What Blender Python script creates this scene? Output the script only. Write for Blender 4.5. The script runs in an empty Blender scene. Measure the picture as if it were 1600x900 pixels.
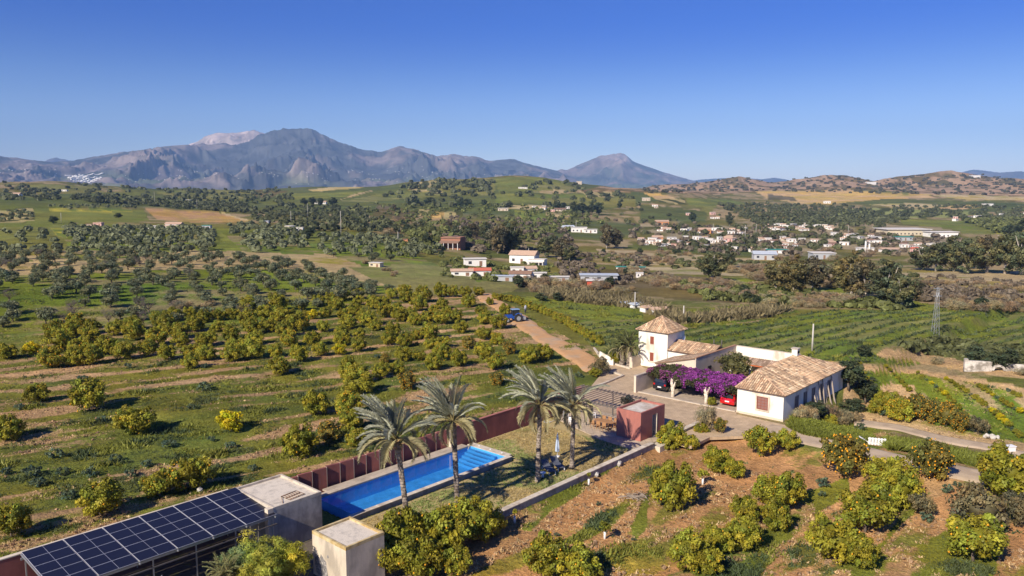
import bpy, math, random
import numpy as np
from mathutils import Vector, Matrix
PI = math.pi
R = random.Random(7)
NR = np.random.RandomState(11)
sc = bpy.context.scene
col = sc.collection
# ------------------------------------------------------------------ camera, sky, sun, exposure
CAM_H, FPX, HY = 25.0, 1215.0, 296.0
PITCH = math.atan((450 - HY) / FPX)
cam = bpy.data.cameras.new('camera'); cam.sensor_width = 36; cam.lens = FPX / 1600 * 36
cam.clip_start = 0.5; cam.clip_end = 60000
cam_o = bpy.data.objects.new('camera', cam); col.objects.link(cam_o)
cam_o.location = (0, 0, CAM_H); cam_o.rotation_euler = (PI / 2 - PITCH, 0, 0)
sc.camera = cam_o
HAZE_D = 5.8e-5
SUN_EL = math.radians(34.5)
SH_AZ = math.radians(52)            # direction in which shadows fall, from +x towards +y
sx, sy, sz = -math.cos(SH_AZ) * math.cos(SUN_EL), -math.sin(SH_AZ) * math.cos(SUN_EL), math.sin(SUN_EL)
world = bpy.data.worlds.new('World'); sc.world = world; world.use_nodes = True
wn = world.node_tree; wn.nodes.clear()
sky = wn.nodes.new('ShaderNodeTexSky'); sky.sky_type = 'NISHITA'; sky.sun_disc = False
sky.sun_elevation = SUN_EL; sky.sun_rotation = math.atan2(sx, sy)
sky.altitude = 60; sky.air_density = 1.0; sky.dust_density = 0.35; sky.ozone_density = 3.0
wt = wn.nodes.new('ShaderNodeTexCoord'); wx = wn.nodes.new('ShaderNodeSeparateXYZ'); wr = wn.nodes.new('ShaderNodeValToRGB'); wr.color_ramp.interpolation = 'B_SPLINE'
for i_, (p_, c_) in enumerate(((0.0, (1.05, 1.06, 1.30)), (0.05, (.90, .94, 1.20)), (0.13, (.26, .42, .82)), (0.20, (.0, .20, .82)), (1.0, (.08, .32, .84)))):
    e_ = wr.color_ramp.elements[i_] if i_ < 2 else wr.color_ramp.elements.new(p_)
    e_.position = p_; e_.color = (*[c * .5 for c in c_], 1)
hs = wn.nodes.new('ShaderNodeVectorMath'); hs.operation = 'MULTIPLY'; hs2 = wn.nodes.new('ShaderNodeVectorMath'); hs2.operation = 'SCALE'; hs2.inputs['Scale'].default_value = 2.0
wn.links.new(wt.outputs['Generated'], wx.inputs[0]); wn.links.new(wx.outputs['Z'], wr.inputs[0])
bg = wn.nodes.new('ShaderNodeBackground'); bg.inputs['Strength'].default_value = 0.10
wo = wn.nodes.new('ShaderNodeOutputWorld')
wn.links.new(sky.outputs[0], hs.inputs[0]); wn.links.new(wr.outputs[0], hs.inputs[1]); wn.links.new(hs.outputs[0], hs2.inputs[0]); wn.links.new(hs2.outputs[0], bg.inputs['Color'])
wn.links.new(bg.outputs[0], wo.inputs['Surface'])
sun = bpy.data.lights.new('sun', 'SUN'); sun.energy = 5.0; sun.angle = math.radians(0.5); sun.color = (1.0, 0.89, 0.73)
sun_o = bpy.data.objects.new('sun', sun); col.objects.link(sun_o)
sun_o.rotation_euler = Vector((-sx, -sy, -sz)).to_track_quat('-Z', 'Y').to_euler()
sun_o.location = (-40, -60, 80)
sc.view_settings.view_transform = 'Standard'; sc.view_settings.look = 'None'
sc.view_settings.exposure = 0.46; sc.view_settings.gamma = 1.0
sc.view_settings.use_curve_mapping = False
sc.cycles.max_bounces = 6; sc.cycles.transparent_max_bounces = 12; sc.cycles.volume_bounces = 0
sc.cycles.caustics_reflective = False; sc.cycles.caustics_refractive = False

# ------------------------------------------------------------------ noise and projection
def _hash(ix, iy, seed):
    h = (ix.astype(np.int64) * 374761393 + iy.astype(np.int64) * 668265263 + seed * 1442695041) & 0xffffffff
    h = ((h ^ (h >> 13)) * 1274126177) & 0xffffffff
    return ((h ^ (h >> 16)) & 0xffff) / 65535.0
def vn(x, y, seed=0):
    x = np.asarray(x, float); y = np.asarray(y, float)
    ix = np.floor(x); iy = np.floor(y); fx = x - ix; fy = y - iy
    fx = fx * fx * (3 - 2 * fx); fy = fy * fy * (3 - 2 * fy)
    a = _hash(ix, iy, seed); b = _hash(ix + 1, iy, seed); c = _hash(ix, iy + 1, seed); d = _hash(ix + 1, iy + 1, seed)
    return (a * (1 - fx) + b * fx) * (1 - fy) + (c * (1 - fx) + d * fx) * fy
def fbm(x, y, o=4, seed=0, gain=0.5):
    s = 0; a = 1; t = 0
    for k in range(o):
        s = s + a * vn(x, y, seed + k * 17); t += a; a *= gain; x = x * 2.03 + 11.3; y = y * 2.03 + 5.7
    return s / t
def sstep(x, a, b):
    t = np.clip((x - a) / (b - a), 0, 1); return t * t * (3 - 2 * t)
cp, sp = math.cos(PITCH), math.sin(PITCH)
def proj(x, y, z):
    d = np.maximum(y * cp - (z - CAM_H) * sp, 0.01)
    return 800 + FPX * x / d, 450 - FPX * (y * sp + (z - CAM_H) * cp) / d
TH = math.radians(48); cu, su = math.cos(TH), math.sin(TH)
def toUV(x, y): return x * cu + y * su, -x * su + y * cu
def W(u, v, z=0.0): return Vector((u * cu - v * su, u * su + v * cu, z))

# ------------------------------------------------------------------ terrain height
COLS = [(-300, [(345, 620), (322, 900)]),
        (0, [(460, 186), (345, 620), (322, 880)]),
        (400, [(460, 186), (350, 560), (335, 800), (318, 1200)]),
        (600, [(460, 186), (440, 215), (400, 300), (370, 450), (345, 700), (325, 1050), (312, 1400)]),
        (800, [(460, 186), (430, 262), (400, 375), (380, 490), (350, 740), (330, 980), (315, 1300)]),
        (1000, [(520, 136), (460, 205), (430, 285), (400, 410), (375, 590), (350, 840), (330, 1120), (315, 1500)]),
        (1200, [(540, 125), (500, 160), (470, 200), (440, 268), (420, 340), (400, 440), (380, 580), (350, 900), (330, 1250), (315, 1650)]),
        (1400, [(540, 125), (500, 160), (470, 205), (440, 280), (420, 355), (400, 470), (380, 620), (350, 960), (330, 1300), (315, 1700)]),
        (1600, [(560, 118), (500, 165), (460, 235), (430, 330), (400, 500), (370, 800), (345, 1150), (325, 1600), (315, 2000)]),
        (1900, [(560, 118), (500, 165), (460, 235), (430, 330), (400, 500), (370, 800), (345, 1150), (325, 1600)])]
LR = np.linspace(math.log(10), math.log(26000), 420)
_az = []; _z = []
for px, pts in COLS:
    az = math.atan((px - 800) / FPX); ca = math.cos(az)
    lr = [math.log(10), math.log(25.0 * FPX / (pts[0][0] - HY) / ca * 0.8)]; zz = [0, 0]
    for py, r in pts:
        r = max(r, 1) / 1.0
        lr.append(math.log(r)); zz.append(CAM_H - r * ca * (py - HY) / FPX)
    zl = zz[-1]
    lr += [math.log(math.exp(lr[-1]) * 1.6), math.log(26000)]; zz += [min(zl, -4) * 1.0, -20]
    _az.append(az); _z.append(np.interp(LR, lr, zz))
_az = np.array(_az); _z = np.array(_z)
AZG = np.linspace(-0.75, 0.75, 301)
TZ = np.array([[0.0] * len(LR)] * len(AZG))
for j in range(len(LR)): TZ[:, j] = np.interp(AZG, _az, _z[:, j])
def _sm(a, k, ax):
    ker = np.exp(-0.5 * (np.arange(-3 * k, 3 * k + 1) / k) ** 2); ker /= ker.sum()
    pad = [(0, 0), (0, 0)]; pad[ax] = (3 * k, 3 * k)
    b = np.pad(a, pad, mode='edge')
    return np.apply_along_axis(lambda m: np.convolve(m, ker, 'valid'), ax, b)
TZ = _sm(_sm(TZ, 5, 0), 4, 1)
RIDGES = [  # r0, front width, back width (in ln r), crest profile in photo pixels, roughness
    (1000, .22, .15, [(-900, 318), (-200, 315), (0, 313), (130, 312), (215, 320), (260, 321), (330, 331), (390, 345), (470, 372), (520, 420)], 0),
    (1900, .34, .2, [(-900, 284), (0, 286), (100, 285), (180, 290), (250, 296), (400, 298), (470, 295), (560, 291), (600, 289), (640, 285), (690, 281), (760, 279), (810, 277), (850, 279), (890, 285), (920, 290), (1000, 297), (1080, 303), (1200, 330), (1400, 360)], .1),
    (2400, .22, .2, [(-900, 400), (850, 330), (930, 303), (1000, 298), (1100, 300), (1200, 298), (1330, 295), (1450, 299), (1600, 302), (2200, 304)], .1),
    (3400, .17, .2, [(-900, 330), (860, 320), (960, 298), (1030, 291), (1060, 287), (1120, 281), (1150, 277), (1172, 280), (1200, 285), (1230, 282), (1280, 275), (1310, 274), (1345, 279), (1360, 283), (1400, 278), (1450, 272), (1480, 269), (1510, 273), (1550, 278), (1600, 281), (2200, 282)], 1.0)]
RAZ = [(r0, wf, wb, np.array([math.atan((p - 800) / FPX) for p, q in pr]),
        np.array([CAM_H - r0 * math.cos(math.atan((p - 800) / FPX)) * (q - HY) / FPX for p, q in pr]), rg) for r0, wf, wb, pr, rg in RIDGES]
def height(x, y):
    x = np.asarray(x, float); y = np.asarray(y, float)
    r = np.hypot(x, y) + 1e-6; az = np.arctan2(x, y); lr = np.log(np.clip(r, 10.01, 25990))
    azc = np.clip(az, -0.749, 0.749)
    fa = (azc + 0.75) / (AZG[1] - AZG[0]); ia = np.clip(fa.astype(int), 0, len(AZG) - 2); fa = fa - ia
    fl = (lr - LR[0]) / (LR[1] - LR[0]); il = np.clip(fl.astype(int), 0, len(LR) - 2); fl = fl - il
    z = (TZ[ia, il] * (1 - fa) + TZ[ia + 1, il] * fa) * (1 - fl) + (TZ[ia, il + 1] * (1 - fa) + TZ[ia + 1, il + 1] * fa) * fl
    fade = sstep(np.abs(az), 2.2, 1.4)
    for k, (r0, wf, wb, pa, pz, rg) in enumerate(RAZ):
        crest = np.interp(az, pa, pz)
        d = lr - math.log(r0) + 0.06 * (vn(az * 9, lr * 0 + k, 5) - 0.5)
        s = np.where(d < 0, np.exp(-(d / wf) ** 2), np.exp(-(d / wb) ** 2))
        if rg >= 1:
            n = fbm(x / 260, y / 260, 5, 31); rd = 1 - np.abs(2 * n - 1) * 1.0
            s = s * (1 + (rd - 0.85) * 0.9 * (1 - s * 0.6))
        elif rg > 0:
            s = s * (1 + (fbm(x / 420, y / 420, 3, 77) - 0.5) * 0.7 * (1 - s))
        base = np.minimum(z, -6) if k else z
        z = np.where(crest > z, z + np.maximum(crest - z, 0) * s * 1.0, z)
    z = z * np.where(r > 300, fade, 1)
    # micro relief, kept off the built ground
    u, v = toUV(x, y)
    farm = sstep(u, 8, 12) * sstep(u, 112, 104) * sstep(v, 33, 36.5) * sstep(v, 64, 58)
    road = sstep(u, 66, 69) * sstep(u, 84, 81) * sstep(v, -60, -50) * sstep(v, 45, 40)
    keep = 1 - np.clip(farm + road, 0, 1)
    z = z + keep * ((fbm(x / 14, y / 14, 3, 3) - 0.5) * 0.7 + (fbm(x / 2.2, y / 2.2, 2, 9) - 0.5) * 0.16 * sstep(r, 260, 120)) * np.clip(r / 90, 0.6, 1) 
    z = z + keep * (fbm(x / 160, y / 160, 3, 4) - 0.5) * np.clip((r - 250) / 70, 0, 14)
    # ground falls away on the right of the house and behind the hut
    z = z - 2.4 * sstep(u, 81, 90) * sstep(v, 33.0, 30.6) * sstep(u, 260, 160)
    z = z - 1.3 * sstep(u, 78.5, 82) * sstep(v, 31, 24) * (1 - sstep(u, 81, 90))
    z = z - 0.55 * sstep(v, 39.3, 38.5) * sstep(u, 74.5, 72) * sstep(u, 5, 10)
    return z
def at_many(P):
    """photo pixels -> points on the terrain (first hit)"""
    P = np.asarray(P, float)
    X = (P[:, 0] - 800) / FPX; V = (450 - P[:, 1]) / FPX
    dx = X; dy = cp + V * sp; dz = -sp + V * cp
    n = np.hypot(dx, dy); dx, dy, dz = dx / n, dy / n, dz / n
    rs = np.exp(np.linspace(math.log(30), math.log(20000), 520)); gd = CAM_H + dz[:, None] * rs[None]
    best = np.full(len(P), np.nan); act = np.arange(len(P)); prev = np.full(len(P), CAM_H)
    # heights above 120 m or far from any terrain need no look-up
    for i, r in enumerate(rs):
        c = CAM_H + dz[act] * r; low = c < 95 if r > 1300 else c < 14 + r * .02
        g = np.full(len(act), 50.0); k = np.nonzero(low)[0]
        if len(k): g[k] = c[k] - height(dx[act[k]] * r, dy[act[k]] * r)
        hit = g <= 0
        if hit.any():
            h = act[hit]; t = rs[i - 1] + (r - rs[i - 1]) * prev[h] / np.maximum(prev[h] - g[hit], 1e-9) if i else np.full(len(h), r); best[h] = t
        prev[act] = g; act = act[~hit]
        if not len(act): break
    best = np.where(np.isnan(best), 3000, best)
    x = dx * best; y = dy * best
    return np.stack([x, y, height(x, y)], 1)
def at(px, py): return Vector(at_many([(px, py)])[0])
def H(x, y): return float(height(np.array([x]), np.array([y]))[0])

# ------------------------------------------------------------------ materials
MATS = {}
def mat(name, c, rough=0.8, var=0.12, scale=3.0, bump=0.0, metal=0.0, c2=None, c2amt=0.0, c2scale=1.2, coords='Object', spec=0.3, objvar=0.0, leaf=False, emit=None, attr=None, streak=1.0, coat=0.0):
    m = bpy.data.materials.new(name); m.use_nodes = True; MATS[name] = m
    nt = m.node_tree; N = nt.nodes; L = nt.links; b = N['Principled BSDF']
    b.inputs['Roughness'].default_value = rough; b.inputs['Metallic'].default_value = metal
    b.inputs['Specular IOR Level'].default_value = spec; b.inputs['Coat Weight'].default_value = coat
    tc = N.new('ShaderNodeTexCoord'); mp = N.new('ShaderNodeMapping'); mp.inputs['Scale'].default_value = (1, 1, streak)
    L.new(tc.outputs[coords], mp.inputs[0])
    n1 = N.new('ShaderNodeTexNoise'); n1.inputs['Scale'].default_value = scale; n1.inputs['Detail'].default_value = 6; n1.inputs['Roughness'].default_value = 0.65
    L.new(mp.outputs[0], n1.inputs['Vector'])
    if attr:
        src = N.new('ShaderNodeVertexColor'); src.layer_name = attr; out = src.outputs['Color']
    else:
        src = N.new('ShaderNodeRGB'); src.outputs[0].default_value = (*c, 1); out = src.outputs[0]
    if c2 is not None:
        n2 = N.new('ShaderNodeTexNoise'); n2.inputs['Scale'].default_value = c2scale; n2.inputs['Detail'].default_value = 5; n2.inputs['Roughness'].default_value = 0.6
        L.new(mp.outputs[0], n2.inputs['Vector'])
        rp = N.new('ShaderNodeMapRange'); rp.inputs['From Min'].default_value = 0.62 - c2amt * 0.25; rp.inputs['From Max'].default_value = 0.72 - c2amt * 0.15
        L.new(n2.outputs['Fac'], rp.inputs['Value'])
        mx = N.new('ShaderNodeMix'); mx.data_type = 'RGBA'; L.new(rp.outputs[0], mx.inputs['Factor']); L.new(out, mx.inputs['A']); mx.inputs['B'].default_value = (*c2, 1)
        out = mx.outputs['Result']
    mr = N.new('ShaderNodeMapRange'); mr.inputs['From Min'].default_value = 0.25; mr.inputs['From Max'].default_value = 0.75
    mr.inputs['To Min'].default_value = 1 - var; mr.inputs['To Max'].default_value = 1 + var
    L.new(n1.outputs['Fac'], mr.inputs['Value'])
    val = mr.outputs[0]
    if objvar:
        oi = N.new('ShaderNodeObjectInfo'); m2 = N.new('ShaderNodeMapRange'); m2.inputs['To Min'].default_value = 1 - objvar; m2.inputs['To Max'].default_value = 1 + objvar
        L.new(oi.outputs['Random'], m2.inputs['Value']); mm = N.new('ShaderNodeMath'); mm.operation = 'MULTIPLY'
        L.new(val, mm.inputs[0]); L.new(m2.outputs[0], mm.inputs[1]); val = mm.outputs[0]
    vm = N.new('ShaderNodeVectorMath'); vm.operation = 'SCALE'; L.new(out, vm.inputs[0]); L.new(val, vm.inputs['Scale'])
    L.new(vm.outputs[0], b.inputs['Base Color'])
    if bump:
        bp = N.new('ShaderNodeBump'); bp.inputs['Strength'].default_value = bump; bp.inputs['Distance'].default_value = 0.05
        L.new(n1.outputs['Fac'], bp.inputs['Height']); L.new(bp.outputs[0], b.inputs['Normal'])
    if leaf:
        tr = N.new('ShaderNodeBsdfTranslucent'); L.new(vm.outputs[0], tr.inputs['Color'])
        ms = N.new('ShaderNodeMixShader'); ms.inputs[0].default_value = 0.28
        L.new(b.outputs[0], ms.inputs[1]); L.new(tr.outputs[0], ms.inputs[2]); L.new(ms.outputs[0], N['Material Output'].inputs['Surface'])
    return m

# ------------------------------------------------------------------ mesh helpers
def mesh_np(name, V, F, mats, cols=None, smooth=False, mi=None, colname='tint'):
    """V (n,3); F (m,k) equal-length faces"""
    V = np.asarray(V, np.float32); F = np.asarray(F, np.int32); k = F.shape[1]
    me = bpy.data.meshes.new(name)
    me.vertices.add(len(V)); me.vertices.foreach_set('co', V.ravel())
    me.loops.add(F.size); me.loops.foreach_set('vertex_index', F.ravel())
    me.polygons.add(len(F)); me.polygons.foreach_set('loop_start', np.arange(0, F.size, k, dtype=np.int32))
    if mi is not None: me.polygons.foreach_set('material_index', np.asarray(mi, np.int32))
    if smooth: me.polygons.foreach_set('use_smooth', np.ones(len(F), bool))
    if cols is not None:
        a = me.color_attributes.new(colname, 'FLOAT_COLOR', 'POINT')
        c = np.ones((len(V), 4), np.float32); c[:, :3] = cols; a.data.foreach_set('color', c.ravel())
    for m in (mats if isinstance(mats, (list, tuple)) else [mats]): me.materials.append(m)
    me.update(calc_edges=True)
    return me
def link(name, me, parent=None, kind=None, loc=None, rot=None):
    o = bpy.data.objects.new(name, me); col.objects.link(o)
    if parent: o.parent = parent
    if kind: o['kind'] = kind
    if loc is not None: o.location = loc
    if rot is not None: o.rotation_euler = (0, 0, rot)
    return o
def tag(o, label, cat, group=None):
    o['label'] = label; o['category'] = cat
    if group: o['group'] = group
    return o
def thing(name, label, cat, loc=(0, 0, 0), rot=0.0, group=None):
    o = bpy.data.objects.new(name, None); col.objects.link(o); o.empty_display_size = 0.3
    o.location = loc; o.rotation_euler = (0, 0, rot)
    return tag(o, label, cat, group)
def farm(name, label, cat, u, v, z=0.0, group=None): return thing(name, label, cat, W(u, v, z), TH, group)
def copy_thing(src, loc, rot, label, scale=1.0, group=None, mats=None):
    c = src.copy(); col.objects.link(c); c.location = loc; c.rotation_euler = (0, 0, rot); c.scale = (scale,) * 3 if not isinstance(scale, tuple) else scale
    c['label'] = label
    if group: c['group'] = group
    for ch in src.children:
        d = ch.copy(); col.objects.link(d); d.parent = c
        for g in ch.children:
            e = g.copy(); col.objects.link(e); e.parent = d
    return c
class MB:
    def __init__(s): s.v = []; s.f = []; s.m = []; s.sm = []
    def face(s, idx, m=0, sm=False): s.f.append(idx); s.m.append(m); s.sm.append(sm)
    def poly(s, pts, m=0):
        n = len(s.v); s.v += [tuple(p) for p in pts]; s.face(list(range(n, n + len(pts))), m)
    def box(s, x0, x1, y0, y1, z0, z1, m=0, M=None):
        n = len(s.v); P = [(x, y, z) for z in (z0, z1) for x, y in ((x0, y0), (x1, y0), (x1, y1), (x0, y1))]
        if M is not None: P = [tuple(M @ Vector(p)) for p in P]
        s.v += P
        for q in ((3, 2, 1, 0), (4, 5, 6, 7), (0, 1, 5, 4), (1, 2, 6, 5), (2, 3, 7, 6), (3, 0, 4, 7)): s.face([n + i for i in q], m)
        return s
    def prism(s, pts, z0, z1, m=0, mtop=None):
        n = len(s.v); k = len(pts)
        s.v += [(p[0], p[1], z0 if len(p) < 3 else p[2]) for p in pts] + [(p[0], p[1], z1) for p in pts]
        s.face([n + i for i in range(k)][::-1], m); s.face([n + k + i for i in range(k)], m if mtop is None else mtop)
        for i in range(k): j = (i + 1) % k; s.face([n + i, n + j, n + k + j, n + k + i], m)
        return s
    def tube(s, pts, rad, k=6, m=0, cap=True, sm=True):
        pts = [Vector(p) for p in pts]; rad = rad if isinstance(rad, (list, tuple)) else [rad] * len(pts); n0 = len(s.v)
        for i, p in enumerate(pts):
            d = (pts[min(i + 1, len(pts) - 1)] - pts[max(i - 1, 0)]).normalized()
            a = d.orthogonal().normalized() if abs(d.z) < 0.9 else Vector((1, 0, 0)); a = (a - d * a.dot(d)).normalized(); b = d.cross(a)
            for j in range(k):
                t = 2 * PI * j / k; s.v.append(tuple(p + (a * math.cos(t) + b * math.sin(t)) * rad[i]))
        for i in range(len(pts) - 1):
            for j in range(k): q = (j + 1) % k; s.face([n0 + i * k + j, n0 + i * k + q, n0 + (i + 1) * k + q, n0 + (i + 1) * k + j], m, sm)
        if cap: s.face([n0 + j for j in range(k)][::-1], m); s.face([n0 + (len(pts) - 1) * k + j for j in range(k)], m)
        return s
    def blob(s, c, r, m=0, seed=0, flat=1.0):
        rr = random.Random(seed); n = len(s.v); t = (1 + 5 ** .5) / 2
        P = [(-1, t, 0), (1, t, 0), (-1, -t, 0), (1, -t, 0), (0, -1, t), (0, 1, t), (0, -1, -t), (0, 1, -t), (t, 0, -1), (t, 0, 1), (-t, 0, -1), (-t, 0, 1)]
        for p in P:
            k = r / 1.9 * rr.uniform(.8, 1.15); s.v.append((c[0] + p[0] * k, c[1] + p[1] * k, c[2] + p[2] * k * flat))
        for f in ((0, 11, 5), (0, 5, 1), (0, 1, 7), (0, 7, 10), (0, 10, 11), (1, 5, 9), (5, 11, 4), (11, 10, 2), (10, 7, 6), (7, 1, 8), (3, 9, 4), (3, 4, 2), (3, 2, 6), (3, 6, 8), (3, 8, 9), (4, 9, 5), (2, 4, 11), (6, 2, 10), (8, 6, 7), (9, 8, 1)):
            s.face([n + i for i in f], m, False)
        return s
    def mesh(s, name, mats):
        me = bpy.data.meshes.new(name); me.from_pydata(s.v, [], s.f)
        for m in (mats if isinstance(mats, (list, tuple)) else [mats]): me.materials.append(m)
        me.polygons.foreach_set('material_index', s.m); me.polygons.foreach_set('use_smooth', s.sm); me.update(); return me
    def build(s, name, mats, parent=None, kind=None, loc=None, rot=None): return link(name, s.mesh(name, mats), parent, kind, loc, rot)
def bevel(o, w=0.02, seg=1):
    md = o.modifiers.new('bevel', 'BEVEL'); md.width = w; md.segments = seg; md.limit_method = 'ANGLE'; md.angle_limit = 0.6
    return o
ORD = ['leftmost', 'second from left', 'third from left', 'fourth from left', 'fifth from left', 'sixth from left', 'seventh from left', 'eighth from left', 'ninth from left', 'tenth from left',
       'eleventh from left', 'twelfth from left', 'thirteenth from left', 'fourteenth from left', 'fifteenth from left']
LANDMARKS = [('solar roof', 230, 835), ('pool', 640, 745), ('blue tractor', 801, 498), ('white tower', 1030, 540), ('red pool house', 1000, 660), ('long tiled house', 1260, 600),
             ('lattice pylon', 1462, 490), ('ploughed field', 300, 335), ('brick house', 706, 385), ('white arcaded house', 825, 408), ('grassy left verge', 60, 480), ('pale dry plot', 480, 410), ('first palm', 600, 640),
             ('third palm', 840, 600), ('walled factory yard', 1420, 362), ('ruined arch', 1560, 568), ('metal greenhouse', 1190, 400), ('upper orchard edge', 330, 500), ('dirt track', 860, 520), ('concrete hut', 540, 850), ('white barrier', 1370, 690), ('red roofed cottage', 270, 352), ('village centre', 1110, 375), ('white farm group', 908, 362), ('green knoll', 800, 300)]
PENDING = []
def near(o, base, px, py): PENDING.append((o, base, px, py))
def settle_labels():
    by = {}
    for o, base, px, py in PENDING:
        nm, lx, ly = min(LANDMARKS, key=lambda l: (l[1] - px) ** 2 + (2.2 * (l[2] - py)) ** 2)
        dx, dy = px - lx, (py - ly) * 2.2
        rel = ('right of' if dx > 0 else 'left of') if abs(dx) > abs(dy) else ('in front of' if dy > 0 else 'beyond')
        by.setdefault(f'{base} {rel} the {nm}', []).append((px, py, o))
    for lb, L in by.items():
        L.sort(key=lambda t: t[0]); assert len(lb.split()) <= 13, lb
        if len(L) == 1: L[0][2]['label'] = lb; continue
        rows = [L]
        if len(L) > 15:
            L2 = sorted(L, key=lambda t: -t[1]); nr = (len(L) + 14) // 15; k = (len(L2) + nr - 1) // nr
            rows = [sorted(L2[i:i + k], key=lambda t: t[0]) for i in range(0, len(L2), k)]
        for ri, rw in enumerate(rows):
            rn = '' if len(rows) == 1 else [' nearest row', ' second row', ' third row', ' fourth row', ' fifth row', ' sixth row', ' seventh row', ' farthest row'][min(ri, 7)]
            for i, t in enumerate(rw): t[2]['label'] = f'{lb}, {ORD[min(i, 14)]}{rn}'
# ------------------------------------------------------------------ ground sheet
# cover types: grass colour, soil colour, cover 0..1, patch size m, direction deg, stretch, row period m, row strength
CT = {
 'wild':   ((.105, .115, .042), (.29, .225, .13), .55, 12, 20, 2.0, 0, 0),
 'orch':   ((.105, .118, .034), (.38, .25, .145), .64, 1.7, 31, 6.0, 5.4, .17),
 'olive':  ((.112, .155, .030), (.24, .20, .10), .70, 14, 10, 2.5, 0, 0),
 'dry':    ((.13, .14, .045), (.40, .31, .17), .30, 9, 150, 3.0, 9, .12),
 'green':  ((.120, .165, .050), (.13, .17, .03), .80, 14, 10, 3.0, 0, 0),
 'dgreen': ((.072, .110, .045), (.10, .12, .05), .75, 20, 10, 3.0, 0, 0),
 'lgreen': ((.14, .165, .06), (.21, .20, .08), .65, 30, 10, 3.0, 0, 0),
 'yellow': ((.36, .35, .03), (.14, .18, .04), .42, 7, 5, 4.0, 0, 0),
 'brown':  ((.36, .21, .105), (.41, .25, .13), .50, 10, 80, 8.0, 0, 0),
 'orange': ((.44, .28, .13), (.50, .35, .19), .50, 30, 10, 4.0, 0, 0),
 'tan':    ((.34, .27, .15), (.46, .37, .22), .45, 20, 10, 4.0, 0, 0),
 'river':  ((.20, .18, .09), (.38, .31, .20), .36, 12, 5, 6.0, 0, 0),
 'scrub':  ((.10, .085, .05), (.16, .13, .08), .60, 25, 10, 2.0, 0, 0),
 'rock':   ((.110, .085, .055), (.38, .26, .17), .45, 26, 10, 1.0, 0, 0),
 'grove':  ((.040, .055, .018), (.36, .30, .14), .50, 8, 95, 2.0, 30, .5),
 'grove2': ((.045, .065, .020), (.24, .26, .09), .55, 8, 60, 2.0, 34, .4),
 'crop':   ((.105, .145, .036), (.20, .205, .07), .62, 1.8, 40, 7.0, 4.0, .12),
 'crop2':  ((.120, .165, .032), (.38, .29, .16), .60, 2.2, 76, 6.0, 6.2, .18),
 'meadow': ((.135, .170, .042), (.23, .20, .10), .82, 7, 20, 2.5, 0, 0),
 'soil':   ((.17, .155, .05), (.43, .24, .115), .33, 1.8, 44, 4.0, 3.3, .07),
 'lush':   ((.120, .145, .035), (.38, .235, .12), .62, 2.2, 44, 2.6, 3.6, .06),
 'bare':   ((.26, .21, .09), (.47, .33, .19), .18, 4, -20, 4.0, 0, 0),
 'town':   ((.10, .105, .04), (.30, .25, .17), .50, 15, 10, 2.0, 0, 0),
}
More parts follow.
